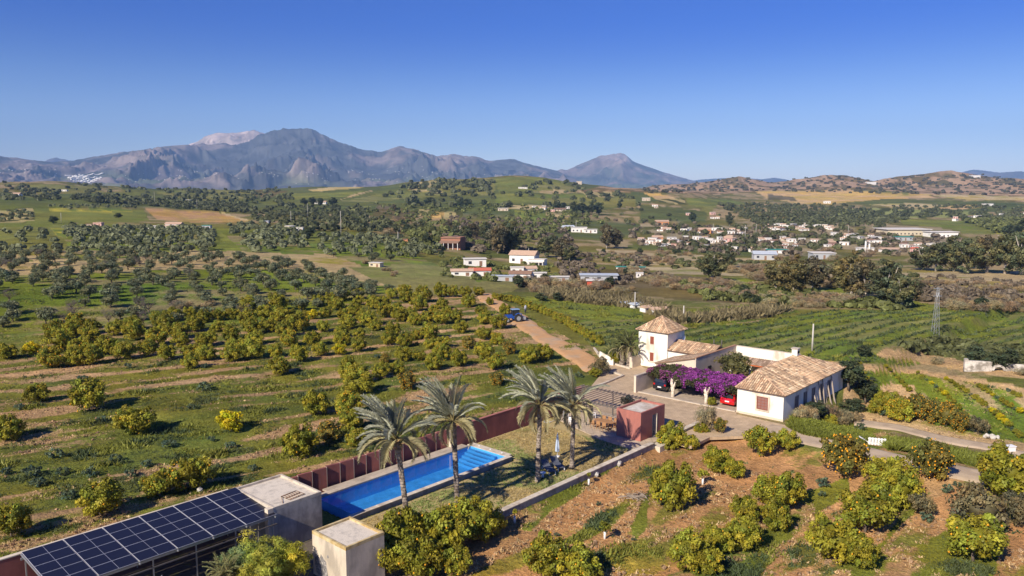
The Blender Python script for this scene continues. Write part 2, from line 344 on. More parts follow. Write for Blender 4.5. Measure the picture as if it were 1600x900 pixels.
FIELDS = [
 ('orch', [(-900, 1800), (-900, 525), (0, 520), (400, 505), (560, 470), (770, 458), (990, 590), (900, 640), (700, 690), (440, 760), (0, 905), (0, 1800)]),
 ('olive', [(-900, 345), (0, 345), (560, 362), (690, 400), (770, 440), (765, 458), (560, 470), (400, 505), (0, 520), (-900, 525)]),
 ('dry', [(-900, 385), (0, 388), (180, 392), (330, 392), (480, 397), (620, 425), (660, 440), (590, 447), (520, 433), (400, 420), (200, 424), (0, 430), (-900, 430)]),
 ('dry', [(385, 396), (520, 398), (560, 412), (590, 440), (500, 436), (440, 420)]),
 ('olive', [(-900, 402), (0, 404), (60, 408), (0, 412), (-900, 412)]),
 ('lgreen', [(545, 418), (690, 408), (745, 440), (700, 450), (600, 444)]),
 ('lgreen', [(600, 440), (800, 440), (820, 452), (770, 460), (620, 458)]),
 ('green', [(-900, 330), (60, 326), (225, 329), (232, 343), (215, 347), (60, 350), (0, 352), (-900, 355)]),
 ('yellow', [(70, 325), (150, 326), (208, 329), (200, 331), (80, 330)]),
 ('olive', [(-900, 318), (60, 321), (200, 319), (225, 326), (70, 324), (-900, 330)]),
 ('yellow', [(-900, 312), (0, 313), (140, 311), (155, 315), (0, 318), (-900, 318)]),
 ('lgreen', [(0, 355), (95, 352), (100, 372), (110, 392), (0, 392), (-900, 395), (-900, 352)]),
 ('yellow', [(80, 358), (98, 358), (104, 372), (90, 370)]),
 ('green', [(335, 355), (380, 392), (350, 391), (300, 390), (200, 402), (180, 402), (280, 385), (330, 380), (310, 360)]),
 ('brown', [(220, 322), (255, 322), (310, 327), (345, 333), (388, 347), (300, 348), (245, 342)]),
 ('tan', [(345, 333), (350, 332), (396, 347), (388, 347)]),
 ('grove', [(-900, 330), (0, 330), (52, 324), (55, 345), (0, 350), (-900, 352)]),
 ('olive', [(480, 362), (640, 372), (640, 400), (560, 412), (500, 392)]),
 ('green', [(468, 368), (530, 366), (535, 386), (490, 388)]),
 ('wild', [(450, 300), (1000, 300), (1100, 330), (1000, 400), (700, 420), (560, 362), (400, 348), (380, 320)]),
 # green hills in the middle distance
 ('dgreen', [(0, 284), (450, 290), (720, 285), (810, 276), (1000, 295), (1050, 310), (900, 335), (700, 340), (400, 330), (0, 320)]),
 ('wild', [(0, 284), (100, 283), (180, 290), (200, 300), (60, 304), (0, 300)]),
 ('lgreen', [(240, 300), (340, 296), (400, 300), (390, 312), (300, 315)]),
 ('lgreen', [(40, 288), (150, 290), (160, 300), (60, 303)]),
 ('scrub', [(395, 296), (450, 298), (440, 306), (398, 309)]),
 ('green', [(440, 302), (540, 300), (570, 297), (560, 306), (430, 314)]),
 ('tan', [(480, 296), (540, 290), (580, 284), (590, 287), (560, 294), (490, 299)]),
 ('lgreen', [(590, 303), (690, 297), (740, 288), (760, 296), (700, 306), (570, 316), (530, 314)]),
 ('dry', [(530, 312), (560, 305), (585, 297), (560, 300), (540, 308)]),
 ('grove', [(640, 286), (690, 281), (685, 295), (640, 298)]),
 ('tan', [(636, 296), (700, 297), (702, 301), (650, 301)]),
 ('lgreen', [(690, 281), (760, 280), (775, 290), (770, 304), (700, 304), (685, 297)]),
 ('green', [(770, 279), (810, 276), (860, 278), (895, 288), (840, 288), (830, 299), (780, 302)]),
 ('lgreen', [(838, 288), (870, 287), (912, 293), (912, 301), (832, 301)]),
 ('dry', [(845, 297), (912, 297), (912, 302), (842, 302)]),
 ('green', [(775, 302), (930, 303), (905, 311), (860, 318), (775, 318)]),
 ('lgreen', [(855, 310), (945, 308), (990, 309), (995, 322), (920, 324), (860, 318)]),
 ('grove', [(913, 296), (955, 298), (960, 308), (914, 309)]),
 ('dgreen', [(955, 298), (1010, 302), (1020, 312), (965, 308)]),
 ('orange', [(1005, 301), (1030, 303), (1056, 309), (1040, 311), (1022, 310)]),
 ('grove', [(1022, 310), (1070, 311), (1072, 320), (1030, 316)]),
 ('green', [(1072, 309), (1140, 312), (1170, 318), (1165, 326), (1110, 326), (1075, 320)]),
 ('lgreen', [(1100, 322), (1180, 322), (1220, 330), (1160, 342), (1090, 335)]),
 ('dgreen', [(1000, 320), (1100, 330), (1120, 350), (1000, 345)]),
 ('grove', [(645, 327), (672, 327), (668, 338), (650, 338)]),
 ('orange', [(672, 332), (700, 330), (720, 330), (712, 342), (660, 342)]),
 ('grove', [(695, 330), (722, 330), (726, 340), (690, 341)]),
 ('grove2', [(540, 322), (580, 322), (575, 340), (535, 338)]),
 ('yellow', [(800, 332), (860, 334), (870, 345), (820, 346)]),
 ('tan', [(850, 333), (880, 336), (940, 344), (935, 347), (880, 342), (855, 340)]),
 ('tan', [(800, 320), (870, 322), (840, 328), (790, 326)]),
 ('scrub', [(590, 320), (650, 330), (640, 350), (580, 345)]),
 ('dgreen', [(780, 345), (960, 345), (1040, 352), (1000, 362), (960, 375), (860, 370), (820, 355)]),
 # right plateau and hills
 ('rock', [(900, 300), (1030, 270), (1700, 250), (2500, 250), (2500, 312), (1600, 315), (1450, 308), (1250, 298), (1100, 304), (1020, 300)]),
 ('tan', [(1400, 303), (1460, 306), (1500, 311), (1600, 314), (1600, 308), (1500, 304)]),
 ('orange', [(1180, 299), (1330, 297), (1440, 303), (1460, 308), (1390, 311), (1310, 319), (1250, 319), (1200, 310)]),
 ('scrub', [(1200, 304), (1240, 308), (1246, 314), (1200, 312)]),
 ('lgreen', [(1330, 297), (1360, 297), (1430, 302), (1420, 304)]),
 ('dgreen', [(1310, 318), (1380, 311), (1470, 313), (1600, 318), (2500, 318), (2500, 335), (1540, 332), (1400, 322)]),
 ('orange', [(1455, 326), (1500, 320), (1545, 321), (1535, 325), (1490, 328)]),
 ('tan', [(1360, 320), (1430, 317), (1480, 320), (1450, 326), (1400, 324)]),
 ('wild', [(1120, 320), (1320, 318), (1450, 330), (2500, 335), (2500, 400), (1600, 400), (1200, 360), (1100, 345)]),
 ('grove2', [(1300, 326), (1400, 326), (1395, 340), (1310, 340)]),
 ('grove2', [(1390, 326), (1540, 330), (1560, 340), (1400, 340)]),
 ('green', [(1405, 341), (1490, 344), (1560, 350), (1555, 364), (1490, 364), (1470, 355), (1410, 350)]),
 ('yellow', [(1552, 359), (1575, 359), (1578, 366), (1562, 366)]),
 ('town', [(1000, 350), (1200, 345), (1400, 352), (1500, 360), (1500, 395), (1200, 402), (1000, 385)]),
 ('dgreen', [(995, 381), (1110, 386), (1200, 393), (1180, 401), (1100, 396), (970, 389)]),
 ('river', [(930, 388), (1000, 394), (1150, 402), (1300, 412), (1430, 420), (2500, 425), (2500, 470), (1440, 450), (1300, 430), (1180, 432), (1050, 428), (960, 410)]),
 ('scrub', [(850, 430), (960, 420), (1060, 430), (1180, 440), (1240, 455), (1150, 475), (1000, 462), (900, 460), (800, 455)]),
 ('yellow', [(1030, 438), (1072, 439), (1070, 445), (1035, 444)]),
 ('meadow', [(1128, 433), (1180, 436), (1178, 447), (1140, 446)]),
 ('meadow', [(1200, 452), (1320, 450), (1330, 480), (1240, 476)]),
 ('meadow', [(1420, 470), (1500, 468), (1500, 488), (1430, 490)]),
 ('wild', [(1430, 448), (1600, 455), (2500, 460), (2500, 490), (1500, 486), (1420, 470)]),
 # fields behind the farm
 ('meadow', [(795, 462), (900, 466), (1000, 478), (1005, 500), (960, 505), (880, 490), (850, 480)]),
 ('crop', [(870, 495), (960, 503), (1010, 502), (1020, 530), (1000, 560), (950, 560), (900, 520)]),
 ('meadow', [(1065, 485), (1150, 478), (1230, 476), (1250, 488), (1180, 500), (1100, 512), (1060, 508)]),
 ('crop', [(1050, 515), (1180, 503), (1300, 484), (1450, 486), (2500, 492), (2500, 560), (1600, 575), (1400, 570), (1200, 556), (1100, 545)]),
 ('wild', [(1380, 545), (1440, 530), (1600, 555), (1600, 575), (1480, 565)]),
 ('bare', [(1365, 556), (1385, 545), (1480, 560), (1545, 576), (1600, 582), (2500, 640), (2500, 650), (1600, 592), (1500, 580)]),
 ('bare', [(1130, 548), (1200, 556), (1300, 564), (1440, 580), (1600, 606), (2500, 700), (2500, 715), (1600, 614), (1460, 590), (1300, 572), (1200, 566)]),
 ('crop2', [(1310, 572), (1450, 590), (1600, 614), (2500, 720), (2500, 860), (1600, 700), (1480, 672), (1340, 645)]),
 ('bare', [(1320, 590), (1362, 594), (1366, 625), (1345, 645), (1320, 640)]),
 ('bare', [(1375, 602), (1425, 602), (1430, 625), (1400, 640), (1385, 625)]),
 ('bare', [(1340, 642), (1430, 655), (1510, 676), (1600, 694), (2500, 850), (2500, 890), (1600, 715), (1480, 690), (1390, 668), (1330, 660)]),
 ('lush', [(1225, 655), (1330, 655), (1420, 690), (1600, 720), (2500, 880), (2500, 1000), (1560, 740), (1380, 705), (1270, 680)]),
 ('meadow', [(1480, 715), (1600, 720), (1600, 745), (1540, 735)]),
 # right hand orchard
 ('soil', [(600, 1800), (700, 900), (720, 830), (1090, 660), (1170, 685), (1290, 705), (1400, 725), (1560, 750), (2500, 900), (2500, 1800)]),
 ('lush', [(760, 815), (900, 745), (960, 715), (970, 730), (880, 790), (830, 830)]),
 ('lush', [(1240, 775), (1320, 745), (1330, 770), (1280, 800), (1230, 850), (1160, 930), (900, 1000), (980, 930), (1090, 880), (1180, 830)]),
 ('lush', [(1440, 745), (1600, 745), (2500, 900), (2500, 1800), (1200, 1800), (1250, 930), (1380, 850), (1420, 800), (1460, 780)]),
 ('lush', [(940, 800), (985, 785), (960, 815), (900, 850), (870, 850)]),
 ('lush', [(1010, 760), (1005, 830), (990, 845), (985, 820)]),
 ('soil', [(1440, 795), (1500, 760), (1530, 770), (1480, 830), (1400, 870), (1380, 860)]),
 ('soil', [(1560, 850), (1600, 800), (1700, 800), (1700, 1000), (1540, 1000)]),
]
def pip(px, py, poly):
    c = np.zeros(px.shape, bool); n = len(poly)
    for i in range(n):
        x1, y1 = poly[i]; x2, y2 = poly[(i + 1) % n]
        if y1 == y2: continue
        c ^= ((y1 > py) != (y2 > py)) & (px < (x2 - x1) * (py - y1) / (y2 - y1) + x1)
    return c
def cover(x, y, z):
    """ground cover at world points: grass rgb, soil rgb, factor"""
    r = np.hypot(x, y); px, py = proj(x, y, z)
    jw = np.clip(4.0 / np.maximum(r / 60, 1), .5, 4)
    px = px + (fbm(x / (r * .03 + 1), y / (r * .03 + 1), 3, 41) - .5) * 7 * jw; py = py + (fbm(x / (r * .03 + 1), y / (r * .03 + 1), 3, 42) - .5) * 2.4 * jw
    n = x.shape; T = np.zeros(n, int); names = list(CT)
    ins = (y > 0)
    for nm, pl in FIELDS:
        xs = [p[0] for p in pl]; ys = [p[1] for p in pl]
        m = ins & (px > min(xs)) & (px < max(xs)) & (py > min(ys)) & (py < max(ys))
        i = np.nonzero(m)[0]
        if len(i): k = i[pip(px[i], py[i], pl)]; T[k] = names.index(nm)
    g = np.zeros(n + (3,)); s = np.zeros(n + (3,)); f = np.zeros(n)
    for ti, nm in enumerate(names):
        i = np.nonzero(T == ti)[0]
        if not len(i): continue
        gc, so, cv, ns, an, st, rp, ra = CT[nm]
        xi, yi, ri = x[i], y[i], r[i]; a = math.radians(an); al = xi * math.cos(a) + yi * math.sin(a); pe = -xi * math.sin(a) + yi * math.cos(a)
        pe2 = pe + (fbm(xi / 25, yi / 25, 2, 8) - .5) * 3
        q = (fbm(al / (ns * st), pe2 / ns, 4, 60 + ti, .55) - .5) * 1.5 + (fbm(xi / (ns * 6), yi / (ns * 6), 2, 90 + ti) - .5) * .5 + cv
        if rp: q = q + ra * np.sin(2 * PI * pe2 / rp) * (1.3 if nm.startswith('grove') else 1)
        f[i] = q; v = 1 + (fbm(xi / (ns * 2 + 3), yi / (ns * 2 + 3), 3, 120 + ti) - .5) * .75
        hue = (fbm(xi / (ns * 3), yi / (ns * 3), 3, 150 + ti) - .5)
        G = np.array(gc)[None] * v[:, None] * np.stack([1 + hue * .9, 1 + hue * .3, 1 - hue * .3], 1)
        S = np.array(so)[None] * (2 - v)[:, None] ** .7 * np.stack([1 + hue * .15, 1 + 0 * hue, 1 - hue * .15], 1)
        g[i] = G; s[i] = S
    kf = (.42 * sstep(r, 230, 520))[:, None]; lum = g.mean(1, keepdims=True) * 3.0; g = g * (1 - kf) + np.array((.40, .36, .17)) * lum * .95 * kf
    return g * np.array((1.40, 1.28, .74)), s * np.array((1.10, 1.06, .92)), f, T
def build_ground():
    a_f = np.arange(-41.0, 41.0001, 0.12); a_c = np.concatenate([np.arange(-180, -42, 3.0), ]); a_d = np.arange(44, 180, 3.0)
    A = np.radians(np.concatenate([a_c, a_f, a_d]))
    ys = np.arange(1450, 326, -2.15); r1 = 25 * FPX / (ys - HY) * 0.985
    r0 = np.array([0.4, 3, 6, 10, 14, 18, 21, 23.5]); r2 = r1[-1] * np.exp(np.arange(1, 175) * 0.0188)
    RR = np.concatenate([r0, r1, r2]); RR = RR[RR < 25500]
    na, nr = len(A), len(RR)
    X = (np.sin(A)[None, :] * RR[:, None]).ravel(); Y = (np.cos(A)[None, :] * RR[:, None]).ravel()
    Z = height(X, Y)
    u, v = toUV(X, Y)
    # the pool basin and the sunken yard are cut below the sheet
    inpool = (u > 33.6) & (u < 52.3) & (v > 46.6) & (v < 52.6)
    Z = np.where(inpool, -2.4, Z)
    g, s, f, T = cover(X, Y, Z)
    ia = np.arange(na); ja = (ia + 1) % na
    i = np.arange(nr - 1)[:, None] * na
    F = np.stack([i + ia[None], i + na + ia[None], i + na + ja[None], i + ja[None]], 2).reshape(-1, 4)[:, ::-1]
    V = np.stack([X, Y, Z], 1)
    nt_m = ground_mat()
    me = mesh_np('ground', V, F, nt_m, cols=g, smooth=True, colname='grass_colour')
    c = me.color_attributes.new('soil_colour', 'FLOAT_COLOR', 'POINT'); q = np.ones((len(V), 4), np.float32); q[:, :3] = s; q[:, 3] = np.clip(f * .5 + .25, 0, 1); c.data.foreach_set('color', q.ravel())
    link('ground', me, kind='structure')
def ground_mat():
    m = bpy.data.materials.new('ground_cover'); m.use_nodes = True; nt = m.node_tree; N, L = nt.nodes, nt.links; b = N['Principled BSDF']
    b.inputs['Roughness'].default_value = .95; b.inputs['Specular IOR Level'].default_value = .08
    g = N.new('ShaderNodeVertexColor'); g.layer_name = 'grass_colour'; s = N.new('ShaderNodeVertexColor'); s.layer_name = 'soil_colour'
    tc = N.new('ShaderNodeTexCoord')
    def noise(sc_, det=5, ro=.6):
        n = N.new('ShaderNodeTexNoise'); n.inputs['Scale'].default_value = sc_; n.inputs['Detail'].default_value = det; n.inputs['Roughness'].default_value = ro; L.new(tc.outputs['Object'], n.inputs['Vector']); return n
    def math_(op, a, b_, c=None):
        n = N.new('ShaderNodeMath'); n.operation = op
        for k, q in enumerate((a, b_, c)):
            if q is None: continue
            if isinstance(q, (int, float)): n.inputs[k].default_value = q
            else: L.new(q, n.inputs[k])
        return n.outputs[0]
    n1 = noise(1.1, 6, .7); n2 = noise(.05, 6, .7); n3 = noise(5.0, 3, .7)
    f = math_('MULTIPLY_ADD', s.outputs['Alpha'], 2.0, -.5)
    f = math_('ADD', f, math_('MULTIPLY_ADD', n1.outputs['Fac'], .85, -.425))
    f = math_('ADD', f, math_('MULTIPLY_ADD', n2.outputs['Fac'], .5, -.25))
    mr = N.new('ShaderNodeMapRange'); mr.interpolation_type = 'SMOOTHSTEP'; mr.inputs['From Min'].default_value = .36; mr.inputs['From Max'].default_value = .62; L.new(f, mr.inputs['Value'])
    mx = N.new('ShaderNodeMix'); mx.data_type = 'RGBA'; L.new(mr.outputs[0], mx.inputs['Factor']); L.new(s.outputs['Color'], mx.inputs['A']); L.new(g.outputs['Color'], mx.inputs['B'])
    n4 = noise(.28, 6, .75); k = math_('MULTIPLY', math_('MULTIPLY_ADD', n3.outputs['Fac'], 1.8, .12), math_('MULTIPLY_ADD', n1.outputs['Fac'], 1.1, .45)); k = math_('MULTIPLY', k, math_('MULTIPLY', math_('MULTIPLY_ADD', n4.outputs['Fac'], 1.5, .22), math_('MULTIPLY_ADD', n2.outputs['Fac'], 1.1, .45)))
    vm = N.new('ShaderNodeVectorMath'); vm.operation = 'SCALE'; L.new(mx.outputs['Result'], vm.inputs[0]); L.new(k, vm.inputs['Scale']); L.new(vm.outputs[0], b.inputs['Base Color'])
    bp = N.new('ShaderNodeBump'); bp.inputs['Strength'].default_value = 1.0; bp.inputs['Distance'].default_value = .32
    L.new(math_('ADD', n1.outputs['Fac'], math_('MULTIPLY', n3.outputs['Fac'], .4)), bp.inputs['Height']); L.new(bp.outputs[0], b.inputs['Normal'])
    return m
build_ground()

# ------------------------------------------------------------------ mountains
def ridged(x, y, o=6, seed=0):
    s = 0; a = 1; t = 0; w = 1
    for k in range(o):
        n = 1 - np.abs(2 * vn(x, y, seed + k * 13) - 1); n = n * n * w; w = np.clip(n * 1.8, 0, 1); s = s + a * n; t += a; a *= .60; x = x * 2.07 + 3.1; y = y * 2.07 + 7.7
    return s / t
def mountain(name, prof, r0, r1, base, label, kscale, seed, rock, wood, pale=None, fine=1.0, step=.08):
    px = np.array([p[0] for p in prof], float); py = np.array([p[1] for p in prof], float)
    azp = np.arctan((px - 800) / FPX)
    A = np.arange(azp.min(), azp.max(), math.radians(step)); nt_ = 150
    t = np.linspace(0, 1.35, nt_); rr = r0 + (r1 - r0) * t
    AA, RR = np.meshgrid(A, rr); TT = np.repeat(t[:, None], len(A), 1)
    crest = np.interp(AA, azp, CAM_H - r1 * np.cos(azp) * (py - HY) / FPX)
    crest = crest + (fbm(AA * 260, AA * 0 + seed, 4, seed) - .5) * (crest - base) * .035 * fine * sstep(TT, .86, 1.0)
    X = np.sin(AA) * RR; Y = np.cos(AA) * RR
    sh = np.where(TT < 1, .38 * TT + .62 * TT ** 1.5, np.maximum(0, 1 - ((TT - 1) / .35) ** 1.2))
    wx = X + (fbm(X / kscale, Y / kscale, 3, seed + 5) - .5) * kscale * 1.1; wy = Y + (fbm(X / kscale, Y / kscale, 3, seed + 6) - .5) * kscale * 1.1
    n = ridged(wx / kscale, wy / (kscale * 1.5), 6, seed)
    amp = (crest - base) * .62 * np.sin(np.clip(TT * .97, 0, 1) * PI) ** .8
    Z = base + (crest - base) * sh + (n - .42) * amp + (ridged(wx / (kscale * .28), wy / (kscale * .34), 4, seed + 40) - .4) * amp * .42
    # nothing in front may top the crest line
    lim = CAM_H + (crest - CAM_H) * RR / r1 * .995
    k_ = 9.0; dl = np.clip((lim - Z) / k_, -60, 60); Z = np.where(TT < 1, lim - k_ * np.log1p(np.exp(dl)), Z)
    V = np.stack([X.ravel(), Y.ravel(), Z.ravel()], 1)
    hrel = np.clip((Z - base) / (crest.max() - base), 0, 1)
    mixn = fbm(X / (kscale * .35), Y / (kscale * .35), 5, seed + 9); mixf = sstep(mixn + (n - .4) * .5, .42, .60)[..., None]
    C = np.array(wood) * (1 - mixf) + np.array(rock) * mixf
    low = sstep(hrel, .30, .05)[..., None] * sstep(fbm(X / 500, Y / 500, 3, 4), .4, .6)[..., None]; C = C * (1 - low * .8) + np.array((.12, .14, .05)) * low * .8
    if pale: pf = (sstep(hrel + (mixn - .5) * .4, pale[0], pale[0] + .12) * sstep(AA, *pale[2]) * sstep(AA, *pale[3]))[..., None]; C = C * (1 - pf) + np.array(pale[1]) * pf
    C = C * (1 + (fbm(X / 130, Y / 130, 3, seed + 3) - .5) * 1.3)[..., None]
    na = len(A); i = np.arange(nt_ - 1)[:, None] * na; ja = np.arange(na - 1)[None]
    F = np.stack([i + ja, i + ja + 1, i + na + ja + 1, i + na + ja], 2).reshape(-1, 4)
    me = mesh_np(name, V, F, MOUNT, cols=C.reshape(-1, 3), smooth=False)
    o = link(name, me, kind='structure'); RANGE[label] = (A, rr, Z); return o
RANGE = {}
MOUNT = mat('mountain_side', (.1, .1, .1), .95, .22, .02, coords='Object', attr='tint', spec=.05)
def on_range(px, py):
    A, rr, Z = RANGE['main']; out = []
    for x, y in zip(px, py):
        X = (x - 800) / FPX; V_ = (450 - y) / FPX; dy = cp + V_ * sp; dz = -sp + V_ * cp; n = math.hypot(X, dy); az = math.atan2(X, dy); i = int(np.clip(np.searchsorted(A, az), 0, len(A) - 1))
        hit = np.nonzero(CAM_H + dz / n * rr <= Z[:, i])[0]
        if len(hit): r = rr[hit[0]]; out.append((math.sin(az) * r, math.cos(az) * r, Z[hit[0], i], r))
    return out
far = lambda px: math.atan((px - 800) / FPX)
mountain('mountain_range', [(-700, 262), (-400, 250), (-100, 240), (0, 243), (30, 246), (60, 250), (90, 253), (125, 250), (160, 243), (200, 236), (235, 232), (262, 230), (300, 227), (330, 226), (365, 227), (395, 220), (412, 209), (428, 204), (450, 200), (475, 199), (490, 201), (510, 210), (540, 224), (575, 234), (600, 236), (612, 232), (622, 231), (645, 234), (665, 239), (685, 245), (705, 242), (740, 244), (765, 250), (778, 249), (797, 247), (820, 254), (850, 262), (868, 266), (900, 280), (930, 296)],
         6800, 11500, -20, 'main', 1150, 21, (.225, .18, .155), (.080, .080, .075), fine=1.0, step=.058)
mountain('limestone_peak', [(260, 260), (295, 232), (312, 225), (328, 215), (345, 209), (375, 207), (405, 206), (418, 210), (440, 222), (470, 250)], 11000, 14000, 100, '', 700, 44, (.47, .37, .31), (.36, .29, .24), fine=.6)
mountain('lone_mountain', [(790, 300), (830, 285), (868, 268), (876, 265), (885, 266), (900, 259), (925, 249), (940, 243), (955, 241), (968, 241), (978, 245), (988, 253), (1010, 260), (1035, 269), (1055, 275), (1075, 281), (1110, 290), (1150, 300)],
         9500, 14500, -20, '', 1300, 63, (.21, .16, .13), (.075, .08, .06), pale=(.66, (.33, .25, .20), (far(925), far(945)), (far(995), far(975))), fine=.5)
mountain('distant_hills', [(1010, 300), (1060, 285), (1095, 280), (1130, 278), (1165, 278), (1188, 280), (1205, 277), (1222, 280), (1250, 286), (1350, 290), (1440, 284), (1470, 278), (1495, 270), (1513, 265), (1530, 266), (1552, 269), (1580, 267), (1610, 268), (1700, 260), (1900, 268), (2300, 290)],
         12500, 17000, -20, '', 1500, 80, (.12, .10, .09), (.07, .07, .06), fine=.4)
mountain('distant_hills', [(60, 262), (85, 250), (97, 247), (112, 250), (140, 262)], 15000, 18000, 0, '', 1500, 81, (.12, .10, .09), (.07, .07, .06), fine=.3)

# ------------------------------------------------------------------ air
hz = MB(); hz.box(-16000, 16000, -300, 18400, -120, 1500)
hm = bpy.data.materials.new('air'); hm.use_nodes = True; hm.node_tree.nodes.clear()
ho = hm.node_tree.nodes.new('ShaderNodeOutputMaterial'); pv = hm.node_tree.nodes.new('ShaderNodeVolumePrincipled')
pv.inputs['Color'].default_value = (.34, .58, 1.0, 1); pv.inputs['Density'].default_value = HAZE_D; pv.inputs['Anisotropy'].default_value = -.12
hm.node_tree.links.new(pv.outputs[0], ho.inputs['Volume']); hm.cycles.homogeneous_volume = True
hz.build('haze', hm, kind='stuff')
# ------------------------------------------------------------------ vegetation meshes
LEAF = {}
def leafmat(name, c, var=.35, objvar=.18, rough=.55):
    m = mat(name, c, rough, var, 2.2, objvar=objvar, leaf=True, attr='tint', spec=.2); LEAF[name] = m; return m
L_CIT = leafmat('citrus_leaves', 0); L_OLI = leafmat('olive_leaves', 0); L_EUC = leafmat('tree_leaves', 0); L_BR = leafmat('brush_twigs', 0, rough=.9)
BARK = mat('bark', (.13, .10, .075), .95, .3, 6, bump=.6); PALE_BARK = mat('pale_bark', (.42, .37, .31), .9, .25, 4, bump=.4)
FRUIT = mat('orange_fruit', (.72, .33, .015), .5, .15, 9)
def crown(seed, n, rx, rz, zc, nclump, cs, ls, base_c, vary=.35, squash=.0, core=True, up=.3, ragged=.35, aspect=.6, zmin=None):
    rs = np.random.RandomState(seed); V = []; C = []
    # clump centres on an uneven ellipsoid
    d = rs.normal(size=(nclump, 3)); d /= np.linalg.norm(d, axis=1)[:, None]; rad = rs.uniform(.45, 1.0, nclump) ** .5 * (1 + (rs.rand(nclump) - .5) * ragged)
    cc = d * rad[:, None] * np.array([rx, rx, rz]) * .82; cc[:, 2] += zc
    if zmin is not None: cc[:, 2] = np.maximum(cc[:, 2], zmin + cs * .5)
    cr = cs * rs.uniform(.65, 1.25, nclump); ct = rs.uniform(1 - vary, 1 + vary, nclump); ch = rs.uniform(-1, 1, nclump)
    k = rs.randint(0, nclump, n); nd = rs.normal(size=(n, 3)); nd[:, 2] += up; nd /= np.linalg.norm(nd, axis=1)[:, None]
    P = cc[k] + nd * cr[k][:, None] * rs.uniform(.55, 1.05, n)[:, None] * np.array([1, 1, .85])
    if zmin is not None: P[:, 2] = np.maximum(P[:, 2], zmin + rs.rand(n) * .15)
    nr = nd + rs.normal(size=(n, 3)) * .55; nr /= np.linalg.norm(nr, axis=1)[:, None]
    t = np.cross(nr, rs.normal(size=(n, 3))); t /= np.linalg.norm(t, axis=1)[:, None] + 1e-9; b = np.cross(nr, t)
    s = ls * rs.uniform(.6, 1.3, n)[:, None]
    q = np.stack([P - t * s, P + b * s * aspect, P + t * s, P - b * s * aspect], 1).reshape(-1, 3)
    F = np.arange(4 * n).reshape(-1, 4)
    tn = ct[k] * rs.uniform(1 - vary * .6, 1 + vary * .6, n)
    bc = np.array(base_c)[None] * tn[:, None] * np.stack([1 + .22 * ch[k], 1 + .05 * ch[k], 1 - .1 * ch[k]], 1)
    c = np.repeat(bc, 4, 0)
    if core:     # added leaf-coloured core, darkened for inner shade, so the crown is not see-through
        th = np.linspace(0, 2 * PI, 10)[:-1]; ph = np.linspace(-1.2, 1.4, 6); G = []
        for p in ph:
            for a in th: G.append((math.cos(p) * math.cos(a) * rx * .52 * rs.uniform(.7, 1.15), math.cos(p) * math.sin(a) * rx * .52 * rs.uniform(.7, 1.15), max(zc + math.sin(p) * rz * .52 * rs.uniform(.8, 1.1), .12)))
        m0 = len(q); q = np.concatenate([q, np.array(G)]); FF = []
        for i in range(5):
            for j in range(9): FF.append((m0 + i * 9 + j, m0 + i * 9 + (j + 1) % 9, m0 + (i + 1) * 9 + (j + 1) % 9, m0 + (i + 1) * 9 + j))
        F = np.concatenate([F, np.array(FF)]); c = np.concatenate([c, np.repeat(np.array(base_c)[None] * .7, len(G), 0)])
    return q, F, c, (cc, cr)
def trunk_mb(h, r, seed, limbs=5, spread=1.0, fork=.35, k=6):
    rr = random.Random(seed); b = MB(); lean = (rr.uniform(-.1, .1) * h, rr.uniform(-.1, .1) * h)
    f = Vector((lean[0] * fork, lean[1] * fork, h * fork)); b.tube([(0, 0, -.3), (lean[0] * .1, lean[1] * .1, h * fork * .5), f], [r * 1.25, r, r * .85], k)
    for i in range(limbs):
        a = 2 * PI * i / limbs + rr.uniform(-.4, .4); e = Vector((math.cos(a) * spread * rr.uniform(.5, 1), math.sin(a) * spread * rr.uniform(.5, 1), h * rr.uniform(.75, 1.0)))
        m = f.lerp(e, .5) + Vector((rr.uniform(-.1, .1), rr.uniform(-.1, .1), -.05)) * h * .3
        b.tube([f, m, e], [r * .55, r * .38, r * .12], 5)
        if limbs > 3:
            e2 = m + Vector((rr.uniform(-.5, .5) * spread, rr.uniform(-.5, .5) * spread, h * .3)); b.tube([m, e2], [r * .3, r * .08], 4)
    return b
def fruit_mb(cc, cr, n, seed, r=.085):
    rr = random.Random(seed); b = MB()
    for i in range(n):
        j = rr.randrange(len(cc)); d = Vector((rr.gauss(0, 1), rr.gauss(0, 1), rr.gauss(0, .8))).normalized(); c = Vector(cc[j]) + d * cr[j] * .97
        s = r * rr.uniform(.8, 1.15); m = len(b.v)
        for p in ((1, 0, 0), (-1, 0, 0), (0, 1, 0), (0, -1, 0), (0, 0, 1), (0, 0, -1)): b.v.append((c.x + p[0] * s, c.y + p[1] * s, c.z + p[2] * s))
        for f in ((0, 2, 4), (2, 1, 4), (1, 3, 4), (3, 0, 4), (2, 0, 5), (1, 2, 5), (3, 1, 5), (0, 3, 5)): b.face([m + q for q in f], 0, True)
    return b
CITC = {'green': (.275, .262, .027), 'lemon': (.50, .43, .015), 'dull': (.190, .165, .035)}
PROTO = {}
def proto_tree(key, kind_name, parts):
    """parts: list of (child name, mesh, kind)"""
    e = bpy.data.objects.new(kind_name, None); col.objects.link(e)
    for nm, me, kd in parts: link(nm, me, e, kd)
    PROTO[key] = [e, False]
def use_proto(key, loc, rot, scale, label, cat, group):
    e, used = PROTO[key]
    if not used:
        PROTO[key][1] = True; e.location = loc; e.rotation_euler = (0, 0, rot); e.scale = scale; tag(e, label, cat, group); return e
    c = copy_thing(e, loc, rot, label, scale, group); c['category'] = cat
    return c
